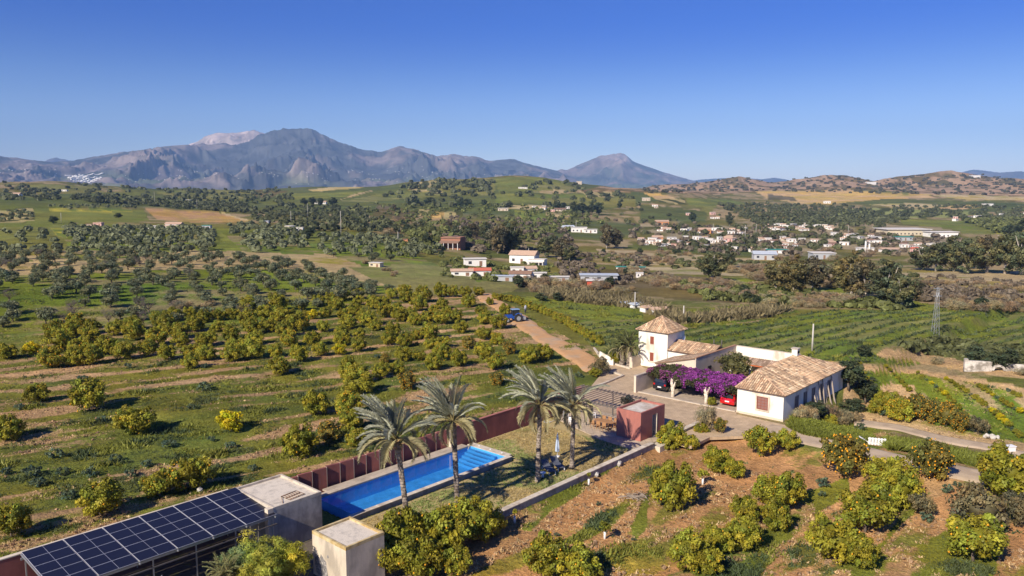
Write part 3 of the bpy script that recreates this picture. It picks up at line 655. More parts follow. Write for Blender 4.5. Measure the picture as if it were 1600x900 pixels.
for i in range(5):        # citrus of about 2 m radius, 3 m high
    q, F, c, cl = crown(100 + i, 5200, 1.95 + .1 * i, 1.4, 1.5, 48, .50, .115, CITC['green'], zmin=.15)
    fr = fruit_mb(*cl, [12, 35, 10, 150, 25][i], i); cm = mesh_np('citrus_crown', q, F, L_CIT, c)
    proto_tree(('cit', i), 'orange_tree', [('crown', cm, None), ('trunk', trunk_mb(1.6, .1, i, 4, .9).mesh('citrus_trunk', BARK), None), ('fruit', fr.mesh('citrus_fruit', FRUIT), 'stuff')])
for i in range(2):        # heavily laden
    q, F, c, cl = crown(130 + i, 3000, 1.9, 1.4, 1.5, 38, .5, .13, CITC['dull'], zmin=.15)
    proto_tree(('laden', i), 'orange_tree', [('crown', mesh_np('citrus_crown', q, F, L_CIT, c), None), ('trunk', trunk_mb(1.6, .1, 30 + i, 4, .9).mesh('citrus_trunk', BARK), None), ('fruit', fruit_mb(*cl, 190, 50 + i, .08).mesh('citrus_fruit', FRUIT), 'stuff')])
q, F, c, cl = crown(140, 3200, 1.9, 1.3, 1.45, 38, .5, .14, CITC['lemon'], zmin=.15)
proto_tree(('lemon', 0), 'lemon_tree', [('crown', mesh_np('lemon_crown', q, F, L_CIT, c), None), ('trunk', trunk_mb(1.6, .1, 40, 4, .9).mesh('citrus_trunk', BARK), None)])
for i in range(2):        # greyish, sparse
    q, F, c, cl = crown(150 + i, 2600, 2.0, 1.3, 1.45, 36, .5, .12, (.19, .165, .085), zmin=.15)
    proto_tree(('grey', i), 'citrus_shrub', [('crown', mesh_np('shrub_crown', q, F, L_CIT, c), None), ('trunk', trunk_mb(1.5, .09, 60 + i, 5, 1.2).mesh('citrus_trunk', BARK), None)])
for i in range(3):        # small weeds and bushes, dark bluish
    q, F, c, cl = crown(160 + i, 420, .75, .42, .42, 16, .24, .10, (.095, .135, .080), zmin=.03, core=False, up=.8)
    proto_tree(('bush', i), 'thistle_bush', [('crown', mesh_np('bush_leaves', q, F, L_OLI, c), None)])
for i in range(4):        # olives, 1 mesh each with trunk and crown as parts
    q, F, c, cl = crown(170 + i, 1100, 2.3, 1.35, 2.05, 28, .75, .20, (.165, .180, .095), zmin=.45, vary=.4, core=(i != 3))
    proto_tree(('olive', i), 'olive_tree', [('crown', mesh_np('olive_crown', q, F, L_OLI, c), None), ('trunk', trunk_mb(2.1, .2, 80 + i, 4, 1.3, .5).mesh('olive_trunk', BARK), None)])
for i in range(3):        # bare grey fruit trees (almond) 
    rr = random.Random(500 + i); b = trunk_mb(2.6, .2, 90 + i, 6, 1.6, .3)
    q, F, c, cl = crown(180 + i, 1500, 2.3, 1.4, 2.5, 26, .7, .13, (.175, .140, .125), zmin=.9, core=False, aspect=.13, vary=.3)
    proto_tree(('bare', i), 'bare_almond_tree', [('crown', mesh_np('twigs', q, F, L_BR, c), None), ('trunk', b.mesh('almond_trunk', BARK), None)])
for i in range(4):        # eucalyptus, unit about 12 m high
    q, F, c, cl = crown(190 + i, 6500, 4.3, 5.6, 6.6, 80, 1.2, .34, [(.135, .140, .062), (.170, .145, .058), (.120, .130, .062), (.150, .130, .070)][i], zmin=.3, vary=.42, ragged=.6, core=False)
    proto_tree(('euc', i), 'eucalyptus_tree', [('crown', mesh_np('eucalyptus_crown', q, F, L_EUC, c), None), ('trunk', trunk_mb(11, .38, 100 + i, 6, 3.0, .3).mesh('eucalyptus_trunk', PALE_BARK), None)])
for i in range(3):        # dark evergreen, 8 m
    q, F, c, cl = crown(200 + i, 2000, 2.6, 3.6, 4.4, 40, 1.0, .30, (.070, .088, .042), zmin=.3, vary=.35, ragged=.3)
    proto_tree(('dark', i), 'evergreen_tree', [('crown', mesh_np('evergreen_crown', q, F, L_EUC, c), None), ('trunk', trunk_mb(6, .22, 120 + i, 4, 1.3, .3).mesh('evergreen_trunk', BARK), None)])
for i in range(3):        # brown-grey brushwood clumps, 2.5 m
    q, F, c, cl = crown(210 + i, 1900, 2.5, 1.5, 1.2, 30, .8, .28, [(.34, .265, .145), (.30, .225, .14), (.37, .30, .16)][i], zmin=.1, core=True, aspect=.14, vary=.35, up=.5)
    proto_tree(('brush', i), 'brushwood_thicket', [('crown', mesh_np('brush_twigs', q, F, L_BR, c), None)])

# ------------------------------------------------------------------ trees by eye from the photograph: base pixel, width in pixels, kind
CIT = [(12,562,34,0),(48,556,28,5),(80,577,44,3),(118,574,40,0),(86,530,36,1),(113,530,36,0),(93,552,44,2),(145,523,32,0),(140,538,32,4),(168,556,44,0),(194,563,38,1),
 (212,534,40,2),(180,526,36,0),(247,542,40,4),(262,524,38,0),(282,530,36,1),(250,513,34,2),(306,520,38,0),(298,578,34,0),(297,560,32,4),(326,542,34,0),(362,567,38,0),(394,563,44,2),
 (362,536,34,0),(388,512,36,1),(388,496,32,0),(398,540,34,0),(420,520,34,2),(442,528,34,0),(466,520,40,4),(434,488,38,0),(438,504,34,1),(390,484,30,2),(498,478,24,0),(488,500,26,5),
 (508,498,28,0),(526,486,30,1),(488,542,34,0),(437,588,44,2),(430,560,32,0),(532,556,28,5),(534,528,30,0),(540,504,30,4),(541,592,30,0),(538,470,24,1),(635,474,28,0),(662,474,34,2),
 (690,466,34,0),(708,466,26,1),(732,482,30,0),(748,464,22,4),(692,484,26,0),(655,488,36,2),(766,478,18,0),(554,494,30,0),(583,484,30,1),(602,482,26,0),(600,498,34,4),(575,512,36,0),
 (586,518,26,0),(625,504,32,2),(648,510,28,0),(668,506,26,3),(615,527,34,0),(672,532,38,1),(672,546,28,0),(690,546,32,4),(650,532,24,3),(712,505,30,0),(720,522,30,2),(698,495,24,0),
 (752,495,26,1),(757,508,32,0),(757,532,30,4),(732,547,30,7),(777,540,30,3),(790,495,26,0),(797,555,30,7),(825,570,44,0),(850,564,38,2),(775,580,38,1),(777,604,30,7),(678,580,42,0),
 (655,565,26,4),(545,582,34,0),(555,602,44,1),(562,617,46,2),(595,592,38,0),(602,568,22,7),(620,587,34,0),(637,610,36,7),(640,500,30,0),(560,478,24,2),(620,490,26,0),(565,503,28,1),
 (495,650,46,0),(543,652,48,3),(548,674,46,0),(515,694,46,7),(470,716,64,0),(362,676,48,5),(139,644,56,1),(213,680,50,4),(16,690,48,0),(298,768,66,4),(250,778,50,1),(157,808,66,0),(18,842,56,1),
 (57,630,34,2),(560,700,40,1),(318,543,30,0),(340,520,26,2),(455,500,26,0),(470,486,24,1),(560,530,26,0),(505,520,24,2)]
CIT_R = [(1050,798,88,0),(1122,740,50,0),(1149,748,38,0),(1186,712,54,1),(1229,704,36,2),(1048,704,50,0),(1078,704,28,4),(1095,684,28,0),(1319,748,80,6),(1206,800,66,1),(1165,818,52,0),
 (1214,832,54,0),(1160,862,62,0),(1078,892,78,2),(1122,866,60,0),(1100,900,56,4),(1404,796,76,0),(1352,836,84,1),(1302,878,84,2),(1342,888,60,0),(1386,768,60,4),(1456,750,62,7),(1572,778,82,0),
 (1530,836,86,8),(1520,882,88,1),(1590,826,58,9),(1440,806,44,9),(855,902,84,1),(905,912,76,2),(1232,790,56,0),(1600,780,60,2),(1375,800,60,2)]
CIT_R2 = [(628,868,92,0),(690,872,88,1),(738,846,84,2),(655,905,90,0),(600,896,70,4),(770,838,54,0),(712,900,60,1)]
def cit_kind(k, i): return {0: ('cit', 0), 1: ('cit', 1), 2: ('cit', 2), 3: ('cit', 3), 4: ('cit', 4), 5: ('lemon', 0), 6: ('laden', 0), 7: ('laden', 1), 8: ('grey', 0), 9: ('grey', 1)}[k]
CITNAME = {0: 'rounded orange tree', 1: 'lumpy orange tree', 2: 'broad orange tree', 3: 'fruit-speckled orange tree', 4: 'low orange tree', 5: 'yellow lemon tree', 6: 'fruit-laden orange tree', 7: 'fruit-covered orange tree', 8: 'grey citrus tree', 9: 'brownish citrus tree'}
def plant_citrus(L, grp, sq=1.0):
    P = at_many([(x, y - w * .06) for x, y, w, k in L])
    for i, ((x, y, w, k), p) in enumerate(zip(L, P)):
        d = math.hypot(p[0], p[1]); s = w * d / FPX / (4.65 if x < 870 and y < 600 else 4.0) * R.uniform(.97, 1.05)
        o = use_proto(cit_kind(k, i), (p[0], p[1], H(p[0], p[1]) - .05), R.uniform(0, 6.28), (s * R.uniform(.93, 1.1), s * R.uniform(.93, 1.1), s * R.uniform(1.02, 1.28) * sq), '', 'lemon tree' if k == 5 else 'citrus tree', grp)
        near(o, CITNAME[k], x, y)
_bp = [(40, 560), (100, 520), (250, 505), (400, 482), (560, 462), (760, 460), (800, 500), (860, 560), (780, 590), (660, 575), (560, 560), (420, 575), (250, 570), (60, 585)]
for _i in range(900):
    x, y = R.uniform(40, 860), R.uniform(460, 590)
    if pip(np.array([x]), np.array([y]), _bp)[0] and all(abs(x - c[0]) > (c[2] + 20) * .40 or abs(y - c[1]) > 9 + (y - 460) * .05 for c in CIT) and not (780 < x < 860 and y < 540) and len(CIT) < 166: CIT.append((round(x), round(y), R.randint(22, 26) + int((y - 460) * .13), R.choice([0, 1, 2, 4, 0, 2, 3])))
plant_citrus(CIT, 'citrus trees of the left orchard')
plant_citrus(CIT_R, 'citrus trees of the right orchard')
plant_citrus(CIT_R2, 'citrus trees hedging the lawn')
# shrub hedge along the dirt track
P = []
hx = [(775, 468), (800, 472), (821, 480), (842, 488), (860, 494), (875, 503), (890, 511), (903, 519), (915, 526), (928, 534), (945, 542)]
for i in range(len(hx) - 1):
    for t in (0, .34, .67): P.append((hx[i][0] + (hx[i + 1][0] - hx[i][0]) * t + R.uniform(-2, 2), hx[i][1] + (hx[i + 1][1] - hx[i][1]) * t + R.uniform(-1, 1)))
Q = at_many(P)
for i, (p, q) in enumerate(zip(P, Q)):
    k = [0, 4, 2, 3][i % 4] if p[0] < 858 or p[0] > 905 else 3
    d = math.hypot(q[0], q[1]); s = 17 * d / FPX / 4.6 * R.uniform(.85, 1.15)
    o = use_proto(('cit', k), (q[0], q[1], H(q[0], q[1])), R.uniform(0, 6), (s, s, s * 1.15), '', 'citrus tree', 'citrus hedge beside the dirt track')
    near(o, 'small hedge citrus tree', *p)
# rows of young citrus right of the house
ROWS = [[(1343,570),(1352,585),(1360,602),(1364,620),(1372,640)], [(1384,574),(1402,592),(1420,612),(1432,630)], [(1434,584),(1462,606),(1490,630),(1502,650)], [(1478,594),(1510,614),(1545,640),(1600,690)],
        [(1530,606),(1565,628),(1600,650)], [(1575,612),(1600,626)]]
for ri, rw in enumerate(ROWS):
    pts = []
    for a, b in zip(rw, rw[1:]):
        n = max(1, int(math.hypot(b[0] - a[0], b[1] - a[1]) / 8)); pts += [(a[0] + (b[0] - a[0]) * i / n, a[1] + (b[1] - a[1]) * i / n) for i in range(n)]
    for (x, y), q in zip(pts, at_many(pts)):
        d = math.hypot(q[0], q[1]); s = (7 + (y - 570) * .07) * d / FPX / 4.6 * R.uniform(.75, 1.35); k = R.choice([('cit', 0), ('cit', 1), ('lemon', 0), ('cit', 3), ('bush', 1)])
        if k[0] == 'bush': s *= 2.2
        o = use_proto(k, (q[0], q[1], H(q[0], q[1])), R.uniform(0, 6), (s, s, s), '', 'young citrus tree', 'young citrus in rows right of the house')
        near(o, 'low citrus sapling', x, y)
BIG_R = [(1392,642,34,2),(1372,648,26,4),(1430,656,44,7),(1405,660,44,3),(1455,662,42,7),(1478,668,40,6),(1500,676,34,7),(1528,680,30,9),(1378,640,30,0),(1500,670,20,0)]
plant_citrus([b for b in BIG_R], 'fruiting citrus at the field end')
# bushes, weeds and saplings near by
BUSH = [(88,716,26),(50,745,30),(98,742,22),(320,610,26),(108,780,24),(205,745,22),(160,660,18),(265,700,26),(620,650,28),(540,690,26),(30,640,16),(130,596,18),(330,690,16),(230,730,22),(300,640,16),(695,555,14),(720,560,18),
        (590,560,14),(360,700,20),(395,735,18),(270,752,20),(1285,760,26),(1284,776,16),(1480,770,22),(1448,815,24),(1345,672,20),(1495,760,14),(1395,768,12),(890,645,14),(1110,590,10),(1420,700,12),(60,760,24),(10,742,20),(140,745,26),(180,720,20),
        (1380,650,16),(905,590,16),(200,575,14),(320,575,14),(1300,645,18),(1450,690,12),(990,845,10),(935,790,12),(870,838,12),(1130,850,14)]
for (x, y, w), q in zip(BUSH, at_many([b[:2] for b in BUSH])):
    d = math.hypot(q[0], q[1]); s = w * d / FPX / 1.7
    o = use_proto(('bush', R.randrange(3)), (q[0], q[1], H(q[0], q[1])), R.uniform(0, 6), (s, s, s), '', 'thistle', 'thistle bushes in the orchards'); near(o, 'dark bluish thistle bush', x, y)
GUARD = mat('tree_guard', (.75, .75, .72), .7)
SAP = [(920,757),(945,842),(804,817),(1098,757)]
for (x, y), q in zip(SAP, at_many(SAP)):
    t = thing('sapling', '', 'sapling', q, 0, 'newly planted saplings in the right orchard'); near(t, 'young sapling with white guard', x, y)
    MB().tube([(0, 0, -.1), (0, 0, .55)], .09, 8).build('tree_guard', GUARD, t)
    MB().tube([(0, 0, .5), (.02, 0, .8)], .03, 5).build('stem', BARK, t)
    sc_ = 1.0 if y in (842, 757) and x > 930 else .4
    qv, F, c, cl = crown(x, 380, .5 * sc_, .4 * sc_, .95, 12, .2 * sc_, .08, CITC['green'], core=False); link('crown', mesh_np('sapling_crown', qv, F, L_CIT, c), t)
# olive groves on the left
def grid_pts(poly, dx, dy, ang, jit, seed):
    rr = random.Random(seed); P = []; a = math.radians(ang); xs = [p[0] for p in poly]; ys = [p[1] for p in poly]
    C = at_many(poly); x0, x1 = C[:, 0].min(), C[:, 0].max(); y0, y1 = C[:, 1].min(), C[:, 1].max(); L = max(x1 - x0, y1 - y0); cx, cy = (x0 + x1) / 2, (y0 + y1) / 2
    n = int(L / dx) + 2
    for i in range(-n, n):
        for j in range(-int(L / dy) - 2, int(L / dy) + 2):
            u_, v_ = i * dx + rr.gauss(0, jit), j * dy + rr.gauss(0, jit); P.append((cx + u_ * math.cos(a) - v_ * math.sin(a), cy + u_ * math.sin(a) + v_ * math.cos(a)))
    P = np.array(P); P = P[P[:, 1] > 20]; z = height(P[:, 0], P[:, 1]); px, py = proj(P[:, 0], P[:, 1], z); m = pip(px, py, poly)
    return np.stack([P[m, 0], P[m, 1], z[m], px[m], py[m]], 1)
OLP = [([(-60, 520), (-60, 432), (0, 430), (200, 424), (400, 420), (520, 434), (590, 447), (560, 468), (400, 500), (200, 512), (0, 518)], 5.6, 5.6, 25, 1.0, .18),
       ([(-60, 430), (-60, 390), (0, 388), (200, 395), (330, 396), (450, 410), (590, 440), (520, 433), (400, 420), (200, 424)], 6.0, 7.0, 12, 1.2, .2),
       ([(110, 390), (100, 356), (225, 358), (330, 356), (345, 392), (200, 402)], 6.2, 7.5, 5, 2.0, .12),
       ([(0, 385), (0, 360), (90, 362), (100, 385)], 9, 22, 8, 1.5, .1),
       ([(345, 356), (400, 350), (470, 358), (490, 390), (400, 396), (385, 390)], 7, 8, 0, 2, .1),
       ([(500, 366), (620, 372), (700, 390), (680, 402), (560, 412), (500, 398)], 7, 8, 10, 2, .1),
       ([(500, 440), (560, 442), (620, 458), (600, 468), (520, 470), (480, 476)], 5.0, 5.0, 10, 1.5, .2),
       ([(0, 332), (52, 328), (52, 345), (0, 350)], 9, 26, 80, 1, .0),
       ([(60, 322), (200, 320), (222, 326), (100, 328)], 10, 14, 0, 4, .0)]
allo = []
for gi, (poly, dx, dy, an, jt, drop) in enumerate(OLP):
    for p in grid_pts(poly, dx, dy, an, jt, gi):
        if R.random() > drop: allo.append((p, gi))
allo.sort(key=lambda a: math.hypot(a[0][0], a[0][1]))
farq = []
rest = []
for i, (p, gi) in enumerate(allo):
    if i >= 285: rest.append((p, gi)); continue
    barek = (p[4] > 478 and R.random() < .45) or R.random() < .05
    key = ('bare', R.randrange(3)) if barek else ('olive', R.randrange(4)); s = R.uniform(.55, .98) * (1.0 if p[4] < 440 else .95)
    o = use_proto(key, (p[0], p[1], p[2] - .1), R.uniform(0, 6), (s, s, s * R.uniform(.85, 1.1)), '', 'almond tree' if barek else 'olive tree', 'olive trees of the left grove')
    near(o, 'bare almond tree' if barek else 'grey-green olive tree', p[3], p[4])
def blobs(name, pts, label, cat, mtl, base, kind='stuff', tris=26, k=.3):
    """many far crowns as one mesh: pts = (x, y, z, radius, height, rgb)"""
    pts = np.array(pts); n = len(pts); m = tris; rs = np.random.RandomState(len(pts))
    d = rs.normal(size=(n, m, 3)); d[..., 2] = np.abs(d[..., 2]) * .9 - .25; d /= np.linalg.norm(d, axis=2)[..., None]
    ctr = pts[:, None, :3] + np.array([0, 0, 1]) * pts[:, None, 4:5] * .5 + d * np.stack([pts[:, 3], pts[:, 3], pts[:, 4] * .5], 1)[:, None] * rs.uniform(.6, 1.0, (n, m, 1))
    nr = d + rs.normal(size=d.shape) * .35; nr /= np.linalg.norm(nr, axis=2)[..., None]; t = np.cross(nr, rs.normal(size=d.shape)); t /= np.linalg.norm(t, axis=2)[..., None]; b = np.cross(nr, t)
    s = pts[:, None, 3:4] * k * rs.uniform(.8, 1.6, (n, m, 1))
    V = np.stack([ctr - t * s - b * s * .6, ctr + t * s - b * s * .6, ctr + t * s * .6 + b * s, ctr - t * s * .7 + b * s * .8], 2).reshape(-1, 3); F = np.arange(len(V)).reshape(-1, 4)
    c = np.repeat(pts[:, 5:8], m * 4, 0) * np.repeat(rs.uniform(.7, 1.35, (n * m, 1)), 4, 0)
    o = link(name, mesh_np(name, V, F, mtl, c), kind=kind); tag(o, label, cat); return o
P = []
for p, gi in rest:
    r_ = R.uniform(1.3, 2.1); g = R.uniform(.8, 1.2); P.append((p[0], p[1], p[2], r_, r_ * 1.6, .160 * g, .175 * g, .090 * g))
blobs('olive_grove', P, 'distant grey-green olive trees covering the left hillside', 'olive grove', L_OLI, 0, tris=40, k=.30)
# scattered far scrub and trees over the valley and the hills
def scatter(regs, seed):
    rr = np.random.RandomState(seed); out = []
    for poly, n, r0_, r1_, c, asp in regs:
        xs = [p[0] for p in poly]; ys = [p[1] for p in poly]; q = np.stack([rr.uniform(min(xs), max(xs), n * 3), rr.uniform(min(ys), max(ys), n * 3)], 1)
        q = q[pip(q[:, 0], q[:, 1], poly)][:n]; 
        if not len(q): continue
        W_ = at_many(q); cl = fbm(W_[:, 0] / 70, W_[:, 1] / 70, 3, 5)
        for w, k in zip(W_, cl):
            if k < .42 and rr.rand() < .7: continue
            s = rr.uniform(r0_, r1_); g = rr.uniform(.75, 1.25); out.append((w[0], w[1], w[2] - .2, s, s * asp, c[0] * g, c[1] * g, c[2] * g))
    return out
DG = (.115, .125, .055); GG = (.16, .175, .055); BR = (.20, .16, .11); OV = (.12, .13, .05)
blobs('valley_trees', scatter([
 ([(380, 325), (560, 322), (600, 345), (640, 365), (480, 362), (400, 348)], 380, 1.6, 3.2, DG, 1.6),
 ([(580, 320), (760, 318), (880, 330), (960, 345), (860, 372), (760, 392), (640, 372), (560, 345)], 500, 1.6, 3.4, GG, 1.6),
 ([(700, 340), (880, 345), (900, 400), (760, 400), (690, 380)], 260, 1.6, 3, BR, 1.5),
 ([(960, 325), (1100, 335), (1200, 340), (1250, 350), (1400, 352), (1400, 400), (1100, 395), (1000, 372)], 260, 2, 3.6, DG, 1.3),
 ([(960, 345), (1100, 350), (1500, 365), (1500, 400), (1200, 402), (1000, 392)], 230, 1.6, 3.2, BR, 1.2),
 ([(1120, 320), (1310, 318), (1420, 342), (1380, 356), (1180, 352)], 800, 2, 3.8, DG, 1.5),
 ([(1395, 322), (1600, 322), (1600, 345), (1400, 338)], 330, 2.5, 4, DG, 1.3),
 ([(1500, 345), (1600, 345), (1600, 368), (1560, 366)], 150, 3, 5, GG, 1.4),
 ([(690, 402), (860, 402), (880, 440), (740, 440), (690, 432)], 90, .7, 1.7, GG, 1.3),
 ([(860, 400), (1000, 395), (1050, 440), (960, 446), (880, 436)], 220, .8, 2.0, BR, 1.0),
 ([(640, 372), (700, 385), (690, 402), (600, 400)], 90, 1.0, 2.4, GG, 1.3),
 ([(1430, 430), (1600, 440), (1600, 482), (1440, 472)], 260, .6, 1.7, BR, 1.0),
 ([(940, 395), (1440, 425), (1440, 440), (940, 415)], 260, .7, 1.8, OV, .9),
 ([(1050, 440), (1200, 450), (1420, 478), (1400, 486), (1100, 470)], 260, .6, 1.8, GG, 1.1),
 ([(1460, 530), (1600, 545), (1600, 572), (1440, 552), (1400, 542)], 150, .4, 1.2, OV, .9),
 ([(130, 316), (380, 318), (400, 335), (230, 322)], 400, 1.8, 3.4, DG, 1.4)], 3), 'mixed dark trees scattered about the valley floor', 'woodland', L_EUC, 0, tris=36, k=.30)
blobs('hillside_scrub', scatter([
 ([(0, 286), (460, 292), (460, 325), (0, 312)], 500, 3, 5, DG, 1.1),
 ([(600, 284), (900, 284), (1000, 300), (1000, 325), (600, 325)], 150, 3.5, 6, DG, 1.2),
 ([(1010, 286), (1180, 276), (1600, 272), (1600, 306), (1200, 300), (1000, 302)], 800, 3, 6.5, (.10, .095, .055), .8),
 ([(640, 284), (760, 281), (770, 300), (640, 300)], 80, 4, 7, DG, 1.2)], 4), 'dark scrub dotting the far hillsides', 'scrub', L_EUC, 0, tris=22, k=.38)
# mid-distance trees placed one by one: base px, width, height, kind
MID = [(1112,440,50,50,'e0'),(1140,418,22,32,'e2'),(1212,455,44,52,'e1'),(1240,460,50,60,'e1'),(1270,455,44,56,'e3'),(1330,462,52,66,'e1'),(1352,468,50,62,'e3'),(1385,476,54,66,'e2'),(1408,482,40,50,'e0'),(1428,470,30,34,'e3'),(1312,450,34,44,'e1'),
 (1440,422,36,36,'e2'),(1462,424,38,44,'e0'),(1490,424,40,50,'e2'),(1512,428,40,52,'e0'),(1542,426,42,54,'e3'),(1570,428,44,60,'e0'),(1596,430,44,62,'e2'),(1525,420,30,44,'e2'),(1630,430,50,60,'e2'),
 (778,396,38,50,'e3'),(800,396,36,52,'e2'),(786,386,32,44,'e0'),(762,380,26,34,'e2'),(852,402,34,36,'e0'),(878,406,36,38,'e3'),(866,398,30,32,'e2'),(890,408,24,26,'e0'),(948,388,26,42,'e3'),(962,388,24,34,'e3'),(728,378,24,26,'e2'),(740,372,22,26,'e3'),
 (712,372,16,22,'e2'),(898,334,14,20,'d0'),(910,335,18,20,'d1'),(924,336,18,22,'d0'),(936,336,18,22,'d2'),(870,327,16,12,'d1'),(880,327,14,12,'d2'),(968,326,10,12,'d0'),(476,321,14,12,'d0'),(488,321,14,14,'d1'),(500,322,14,14,'d2'),(520,322,16,14,'d0'),
 (720,324,14,14,'d1'),(730,324,16,14,'d0'),(756,324,12,14,'d2'),(650,322,16,12,'d1'),(668,320,16,12,'d0'),(484,371,22,18,'d1'),(478,372,18,14,'d0'),(84,350,14,12,'d1'),(185,341,14,8,'d0'),(615,330,10,12,'e3'),(1140,352,14,20,'e2'),(1082,348,14,18,'d1'),
 (561,350,14,10,'d0'),(600,365,18,16,'d2'),(570,360,18,14,'d1'),(636,365,16,16,'d0'),(668,384,20,20,'d0'),(690,400,10,10,'d1'),(1350,557,24,20,'d1'),(1465,569,18,12,'g'),(1520,556,22,16,'d2'),(1100,585,1,1,'x'),
 (1075,506,12,14,'d1'),(1105,508,8,8,'d0'),(655,362,20,20,'e2'),(700,362,18,18,'e3'),(1000,398,12,12,'d0'),(1030,300,4,4,'x'),(846,470,26,14,'d0'),(1327,655,34,36,'d1'),(1340,645,24,26,'d2'),
 (870,470,18,16,'d2'),(1600,372,26,26,'d0'),(1575,370,20,18,'d1'),(1480,402,16,18,'e2'),(1010,416,18,10,'d0')]
EUN = {'e0': 'tall dark green eucalyptus', 'e1': 'tall brownish-green eucalyptus', 'e2': 'full grey-green eucalyptus', 'e3': 'tall olive-brown eucalyptus', 'd0': 'dark rounded evergreen tree', 'd1': 'dark green bushy evergreen', 'd2': 'compact dark evergreen tree', 'g': 'rounded brownish field shrub'}
M2 = [m for m in MID if m[4] != 'x']
for (x, y, w, h, k), q in zip(M2, at_many([m[:2] for m in M2])):
    d = math.hypot(q[0], q[1])
    if k[0] == 'e': key = ('euc', int(k[1])); sw, sh = w * d / FPX / 9.5, h * d / FPX / 12.6
    elif k == 'g': key = ('brush', 2); sw, sh = w * d / FPX / 5, h * d / FPX / 2.6
    else: key = ('dark', int(k[1])); sw, sh = w * d / FPX / 6.0, h * d / FPX / 8.4
    o = use_proto(key, (q[0], q[1], q[2] - .2), R.uniform(0, 6), (sw, sw, sh), '', 'tree', 'trees of the valley floor'); near(o, EUN[k], x, y)
# brushwood bands
BANDS = [([(800, 455), (860, 458), (930, 455), (1000, 462), (1000, 455), (870, 442), (800, 440)], 34, 24), ([(1000, 448), (1080, 455), (1180, 470), (1190, 450), (1080, 438), (990, 440)], 40, 22), ([(1090, 455), (1180, 478), (1260, 482), (1330, 480), (1320, 468), (1200, 465)], 34, 22),
         ([(1240, 482), (1340, 478), (1340, 468), (1260, 470)], 16, 26), ([(1470, 484), (1600, 492), (1600, 474), (1480, 470)], 26, 24), ([(1160, 420), (1200, 425), (1200, 440), (1170, 440), (1140, 425)], 14, 22), ([(1290, 450), (1310, 452), (1310, 438), (1290, 438)], 4, 24),
         ([(940, 395), (1010, 402), (1100, 412), (1090, 420), (1000, 412), (940, 402)], 22, 14), ([(1440, 440), (1600, 452), (1600, 462), (1440, 450)], 18, 18), ([(600, 345), (655, 348), (650, 368), (600, 366)], 14, 18), ([(1020, 392), (1080, 398), (1080, 404), (1020, 400)], 12, 12),
         ([(540, 398), (560, 405), (640, 432), (620, 436)], 8, 12), ([(420, 470), (300, 495), (260, 500), (240, 482), (340, 472)], 12, 20), ([(1310, 392), (1380, 400), (1340, 412), (1200, 408)], 12, 16), ([(980, 420), (1040, 428), (1040, 436), (960, 432)], 16, 15)]
for bi, (poly, n, w) in enumerate(BANDS):
    rr = np.random.RandomState(bi + 50); xs = [p[0] for p in poly]; ys = [p[1] for p in poly]; q = np.stack([rr.uniform(min(xs), max(xs), n * 6), rr.uniform(min(ys), max(ys), n * 6)], 1); q = q[pip(q[:, 0], q[:, 1], poly)][:n]
    for (x, y), t in zip(q, at_many(q)):
        d = math.hypot(t[0], t[1]); s = w * d / FPX / 5.2 * R.uniform(.8, 1.3)
        k = ('dark', 1) if R.random() < .06 else ('brush', R.randrange(3)); sc_ = (s, s, s * .9) if k[0] == 'brush' else (s * .6, s * .6, s * .45)
        o = use_proto(k, (t[0], t[1], t[2] - .1), R.uniform(0, 6), sc_, '', 'thicket', 'brushwood thickets on the valley floor'); near(o, 'brown twiggy thicket' if k[0] == 'brush' else 'dark evergreen bush', x, y)
# low verge vegetation along the lane, as stuff
def tufts(name, n, sampler, hgt, wid, colf, label, cat, mtl, blades=4):
    x, y, z, a = sampler(n); n = len(x); rs = np.random.RandomState(n)
    g = colf(x, y); V = np.zeros((n, blades, 3, 3)); th = rs.uniform(0, 2 * PI, (n, blades)); hh = hgt * a[:, None] * rs.uniform(.5, 1.3, (n, blades)); ww = wid * a[:, None] * rs.uniform(.6, 1.4, (n, blades))
    ox = rs.normal(size=(n, blades)) * wid * 1.2; oy = rs.normal(size=(n, blades)) * wid * 1.2; lx = rs.normal(size=(n, blades)) * .6 * hh; ly = rs.normal(size=(n, blades)) * .6 * hh
    bx = x[:, None] + ox; by = y[:, None] + oy; zz = z[:, None] * np.ones_like(ox) - .04
    V[:, :, 0] = np.stack([bx - np.cos(th) * ww, by - np.sin(th) * ww, zz], 2); V[:, :, 1] = np.stack([bx + np.cos(th) * ww, by + np.sin(th) * ww, zz], 2); V[:, :, 2] = np.stack([bx + lx, by + ly, zz + hh], 2)
    C = np.repeat(g * rs.uniform(.65, 1.4, (n, 1)), blades * 3, 0)
    o = link(name, mesh_np(name, V.reshape(-1, 3), np.arange(n * blades * 3).reshape(-1, 3), mtl, C), kind='stuff'); return tag(o, label, cat)
